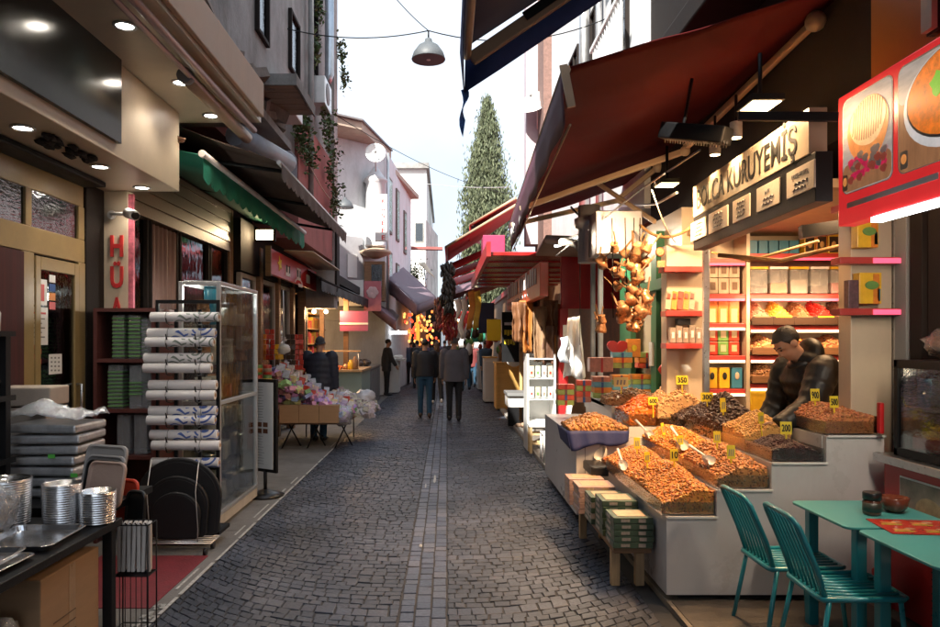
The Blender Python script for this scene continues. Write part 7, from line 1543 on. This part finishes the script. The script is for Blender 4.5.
def person(label, loc, yaw, H, top, legs_m, shoe, hairm=None, lean=.05, legs=((.3,.1),(-.25,.25)), arms=((-.25,.2,.12),(.25,.3,.12)), head=(0,0), puffy=0, hat=None, vox=.014, bulk=1.0, hem=-.06, group=None, collar=None, hood=False, long_hair=False):
    k=H/1.75; RZ=Euler((0,0,yaw)).to_matrix(); P=Vector((0,0,.95)); u=Vector((0,math.sin(lean),math.cos(lean))); f=Vector((0,math.cos(lean),-math.sin(lean)))
    hips=[];knees=[];ank=[]
    for s,(a,b) in zip((-1,1),legs):
        h=P+Vector((s*.092,0,-.03)); kn=h+Vector((s*.01,math.sin(a),-math.cos(a)))*.43; an=kn+Vector((0,math.sin(a-b),-math.cos(a-b)))*.41; hips.append(h);knees.append(kn);ank.append(an)
    dz=.085-min(a.z for a in ank); sh=Vector((0,0,dz)); P=P+sh; hips=[h+sh for h in hips]; knees=[h+sh for h in knees]; ank=[h+sh for h in ank]
    waist=P+u*.14; chest=P+u*.36; neck=P+u*.535; lh=lean+head[0]; uh=Vector((0,math.sin(lh*.8),math.cos(lh*.8))); hc=neck+uh*.155+f*.02
    sho=[P+u*.475+Vector((s*.175*bulk,0,0)) for s in (-1,1)]; elb=[];wri=[];hd=[]
    for i,(a,b,ab) in enumerate(arms):
        s=(-1,1)[i]; d=Vector((s*ab,math.sin(a),-math.cos(a))).normalized(); e=sho[i]+d*.29; d2=Vector((s*ab*.2,math.sin(a+b),-math.cos(a+b))).normalized(); w=e+d2*.25; elb.append(e);wri.append(w);hd.append(d2)
    X=lambda v: RZ@(Vector(v)*k)+Vector(loc)
    def place(mb): mb.v=[tuple(X(v)) for v in mb.v]; return mb
    def place_me(me):
        for v in me.vertices: v.co=X(v.co)
        return me
    T_=T('person',label,'person',loc,group)
    # --- body: one mesh
    b=MB(); etube(b,[P-u*.08,P,waist,chest,P+u*.46,P+u*.52],[(.13,.09),(.15,.105),(.125,.09),(.15,.10),(.15,.08),(.06,.06)])
    b.tube([P+u*.48,neck+uh*.03,hc-uh*.04],[.06,.055,.055],12)
    for i in (0,1): b.tube([sho[i],elb[i],wri[i]],[.05,.042,.030],10).tube([hips[i],knees[i],ank[i]],[.082,.055,.04],10); b.ball(sho[i],.055,8,6)
    Rh=Euler((-lh,0,head[1])).to_matrix()
    def hv(x,y,z): return hc+Rh@Vector((x,y,z))
    def hball(x,y,z,rx,ry,rz,nu=16,nv=12):
        m=MB(); m.ball((0,0,0),(rx,ry,rz),nu,nv); b.add([hv(x+v[0],y+v[1],z+v[2]) for v in m.v],m.f,0,True)
    hball(0,-.008,.025,.073,.093,.088); hball(0,.022,-.045,.056,.066,.068); hball(0,.055,-.085,.030,.028,.026); hball(0,.092,-.020,.012,.018,.022); hball(0,.088,.0,.009,.014,.03); hball(0,.078,-.055,.024,.012,.011)
    for s in (-1,1): hball(s*.074,-.005,-.01,.010,.022,.032,10,8); hball(s*.028,.070,.022,.022,.016,.010)
    me=remesh(b,min(vox,.010) if vox<.02 else vox,3); place_me(me)
    # hands: palm, four fingers, thumb
    hm=MB()
    for i in (0,1):
        s=(-1,1)[i]; d=hd[i]; side=Vector((0,1,0)); side=(side-d*side.dot(d)).normalized(); nrm=d.cross(side)
        q=wri[i]; 
        m=MB(); m.ball((0,0,0),(1,1,1),10,8); hm.add([q+d*(.05+.052*v[2])+side*(.040*v[0])+nrm*(.017*v[1]) for v in m.v],m.f,0,True)
        for j,(o,l) in enumerate(((.028,.068),(.010,.078),(-.009,.072),(-.027,.056))):
            a=q+d*.088+side*o; m1=a+d*(l*.5)-nrm*(s*.006); hm.tube([a,m1,m1+(d*.8-nrm*(s*.6)).normalized()*(l*.5)],[.0095,.009,.0075],7)
        a=q+d*.035+side*.036; hm.tube([a,a+(d*.6+side*.7).normalized()*.035,a+(d*.9+side*.45).normalized()*.062],[.012,.0105,.008],7)
    place(hm); nv=len(me.vertices); co=[tuple(v.co) for v in me.vertices]+hm.v; fc=[tuple(p.vertices) for p in me.polygons]+[tuple(x+nv for x in q) for q in hm.f]; bpy.data.meshes.remove(me)
    bm_=mesh_from('body',co,fc,[0]*len(fc),[True]*len(fc)); body=link('body',bm_,G('skin'),T_)
    e=MB()
    for s in (-1,1): e.ball(hv(s*.028,.083,.006),(.010,.008,.006),8,6)
    place(e).build('eyes',G('blackink'),T_); e=MB()
    for s in (-1,1): e.tube([hv(s*.014,.089,.026),hv(s*.03,.086,.031),hv(s*.045,.074,.026)],.004,5)
    place(e).build('eyebrows',G('hair'),T_)
    # --- trousers
    t=MB(); etube(t,[P-u*.10,P-u*.02,P+u*.08,P+u*.13],[(.165,.115),(.175,.125),(.16,.115),(.15,.11)])
    for i in (0,1):
        n=8; pts=[hips[i].lerp(knees[i],j/n) for j in range(n)]+[knees[i].lerp(ank[i]+Vector((0,0,-.03)),j/n) for j in range(n+1)]
        rr=[.100-.032*j/n for j in range(n)]+[.068-.008*j/n+.003*math.sin(j*2.4) for j in range(n+1)]; t.tube(pts,rr,14)
    tm=remesh(t,vox,4); place_me(tm); link('trousers',tm,legs_m,T_)
    for i in (0,1):
        s=MB(); a=ank[i]; pit=0
        s.ball(a+Vector((0,.05,-.045)),(.045,.135,.04),12,8,fn=lambda d: Vector((d.x*(1 if d.y>-.3 else .85),d.y,max(d.z,-.9)))).ball(a+Vector((0,-.02,-.02)),(.044,.06,.06),10,8); place(s).build('shoe',shoe,T_)
    # --- jacket
    j=MB(); n=14; st=P+u*hem; pts=[];rad=[]
    prof=[(0,.19,.145),(.10,.185,.14),(.25,.185,.14),(.45,.18,.135),(.7,.20,.14),(.86,.205,.13),(.95,.15,.10),(1,.085,.08)]
    for i in range(29):
        v=i/28; q=st.lerp(P+u*.525,v); 
        for (a,ra,da),(c,rc,dc) in zip(prof,prof[1:]):
            if a<=v<=c: w_=(v-a)/(c-a); rx=ra+(rc-ra)*w_; ry=da+(dc-da)*w_; break
        pf=1+puffy*(abs(math.sin(v*math.pi*6.5))-.35); rx*=bulk*pf; ry*=bulk*pf; pts.append(q-f*.01*math.sin(v*3)); rad.append((rx,ry))
    etube(j,pts,rad,22)
    for i in (0,1):
        m_=20; pp=[];rr=[]
        for q in range(m_+1):
            v=q/m_; p=sho[i].lerp(elb[i],v/.53) if v<.53 else elb[i].lerp(wri[i]+hd[i]*.015,(v-.53)/.47); pf=1+puffy*1.1*(abs(math.sin(v*math.pi*6))-.35); pp.append(p); rr.append((.088-.032*v)*bulk*pf*(1+.04*math.sin(q*2.7)))
        j.tube(pp,rr,14); j.ball(sho[i]-u*.01,.088*bulk,10,8)
    jm=remesh(j,vox,4 if not puffy else 2); place_me(jm); jk=link('jacket',jm,top,T_)
    c=MB(); 
    ring=[neck-u*.015+Vector((.078*math.cos(a),0,0))+f*(.075*math.sin(a)+.005) for a in np.linspace(0,2*math.pi,17)[:-1]]; c.tube(ring,.022 if not hood else .03,8,closed=True); place(c).build('collar',collar or top,jk)
    if hood:
        h=MB(); h.ball(neck-f*.075+u*.02,(.13,.075,.11),14,10); h.ball(neck-f*.03-u*.01,(.145,.09,.07),14,10); hm2=remesh(h,vox,3); place_me(hm2); link('hood',hm2,top,jk)
    # --- hair or hat
    h=MB(); 
    m=MB(); m.ball((0,0,0),(1,1,1),18,12)
    vs=[]
    for v in m.v:
        x,y,z=v; low=-.10 if y<0 else .25
        lim=-.62 if y<-.15 else (.42 if y>.35 else (-.35 if abs(x)>.75 else 0.0))
        if z<lim: z=lim
        sc=1.0+.05*_n.noise(Vector((x*5,y*5,z*7)))+.02*math.sin(x*31+y*27)
        vs.append(hv(x*.0765*sc,-.011+y*.097*sc,.029+z*.0925*sc))
    if hat: 
        h.add(vs,m.f,0,True); place(h).build('beanie',hat,T_)
        hb=MB(); hb.tube([hv(.077*math.cos(a),-.010+.096*math.sin(a),.025-.02*(1-math.sin(a))) for a in np.linspace(0,2*math.pi,21)[:-1]],.014,7,closed=True); place(hb).build('beanie_cuff',hat,T_)
    else:
        h.add(vs,m.f,0,True)
        if long_hair: h.ball(hc+Vector((0,-.05,-.09)),(.085,.06,.16),12,9)
        place(h).build('hair',hairm or G('hair'),T_)
    return T_
puff=mat('black_puffer',(.005,.005,.0055),.48,var=.1,scale=5,bump=.35,bscale=26); blackj=mat('black_jacket',(.016,.016,.019),.7,var=.25,scale=5,bump=.3,bscale=30); navyj=mat('navy_coat',(.014,.018,.035),.65,var=.2,scale=5,bump=.3,bscale=25); greyj=mat('grey_jacket',(.115,.105,.115),.85,var=.18,scale=6,bump=.3,bscale=60)
jean=mat('blue_jeans',(.02,.065,.115),.85,var=.3,scale=6,bump=.3,bscale=120); blackt=mat('black_trousers',(.012,.012,.014),.8,var=.2); bshoe=mat('brown_shoe',(.07,.04,.025),.5); dshoe=mat('black_shoe',(.012,.012,.012),.4); greyh=mat('grey_hair',(.17,.16,.155),.7,var=.3,scale=50,bump=.4,bscale=120)
person('shopkeeper in a black quilted hooded jacket bending over the dates behind the stall',(2.93,5.60,0),math.pi/2+.12,1.90,puff,blackt,dshoe,lean=.40,legs=((.1,.15),(-.02,.1)),arms=((.50,.55,.18),(.15,.45,.22)),head=(.38,.0),puffy=.07,bulk=1.22,vox=.012,hood=True)
person('man in a black jacket and blue jeans walking away, left of the pair',(-.49,16.2,0),.05,1.74,blackj,jean,bshoe,lean=.06,legs=((.12,.05),(-.10,.12)),arms=((-.12,.35,.10),(.10,.30,.12)),bulk=1.08,hem=-.03)
person('grey haired man in a grey jacket and black trousers walking away, right of the pair',(.15,15.55,0),-.03,1.78,greyj,blackt,dshoe,hairm=greyh,lean=.03,legs=((.05,.04),(-.06,.10)),arms=((.04,.18,.13),(-.04,.2,.13)),bulk=1.16,hem=-.13)
person('woman in dark clothes and white shoes half hidden between the walking pair',(-.27,19.6,0),.1,1.68,blackj,blackt,G('white'),lean=.08,legs=((.30,.1),(-.32,.25)),arms=((-.2,.3,.1),(.2,.3,.1)),vox=.02,long_hair=True,hairm=mat('brown_hair',(.08,.04,.02),.6,var=.4))
person('man in a dark navy coat and knitted hat standing at the sweets table',(-2.19,12.5,0),-.25,1.77,navyj,jean,dshoe,lean=.05,legs=((.03,.03),(-.03,.05)),arms=((.12,.35,.12),(.02,.15,.12)),hat=mat('grey_knit',(.045,.05,.06),.9,var=.2),bulk=1.25,puffy=.05,hem=-.12)
person('person in black standing in profile by the white counter at far left',(-1.86,22.6,0),-1.2,1.74,blackj,blackt,dshoe,vox=.022,hem=-.2,legs=((.02,.02),(-.02,.02)))
pink_=mat('muted_purple_coat',(.10,.06,.11),.8); tanj=mat('tan_coat',(.26,.13,.05),.8); bluej=mat('blue_coat',(.05,.09,.15),.8); redj=mat('dark_red_coat',(.16,.03,.03),.8)
crowd=[(-1.05,26,1.70,blackj,'dark figure at the left end of the far crowd',.3),(-.72,27.5,1.68,pink_,'figure in a purple coat in the far crowd',.1),(-.35,25,1.72,navyj,'figure in a navy coat straight behind the walking pair',0),(.35,26.5,1.7,tanj,'figure in a tan coat in the far crowd',-.1),(.62,24.5,1.72,blackj,'dark figure right of the grey jacket man, far off',.1),(.95,27,1.66,redj,'figure in a dark red coat in the far crowd',2.9),(1.28,24,1.70,bluej,'person in a blue coat behind the white cabinets',.5),(1.72,22.5,1.62,tanj,'person in a tan coat sitting low behind the yellow cabinet',1.2),(.1,29,1.75,blackj,'tall dark figure at the centre of the far crowd',3.0),(-1.4,28.5,1.68,bluej,'figure in a blue coat under the far lanterns',.2),(-.1,32,1.7,pink_,'distant figure in a purple coat down the lane',.0),(.75,33,1.7,blackj,'distant dark figure on the right of the lane',.2)]
for x,y,h,c,lb,yw_ in crowd: person(lb,(x,y,0),yw_,h,c,random.choice((blackt,jean)),dshoe,vox=.03,group='people in the far crowd',legs=((random.uniform(.05,.3),.1),(-random.uniform(.05,.3),.2)),hem=random.choice((-.05,-.2)))
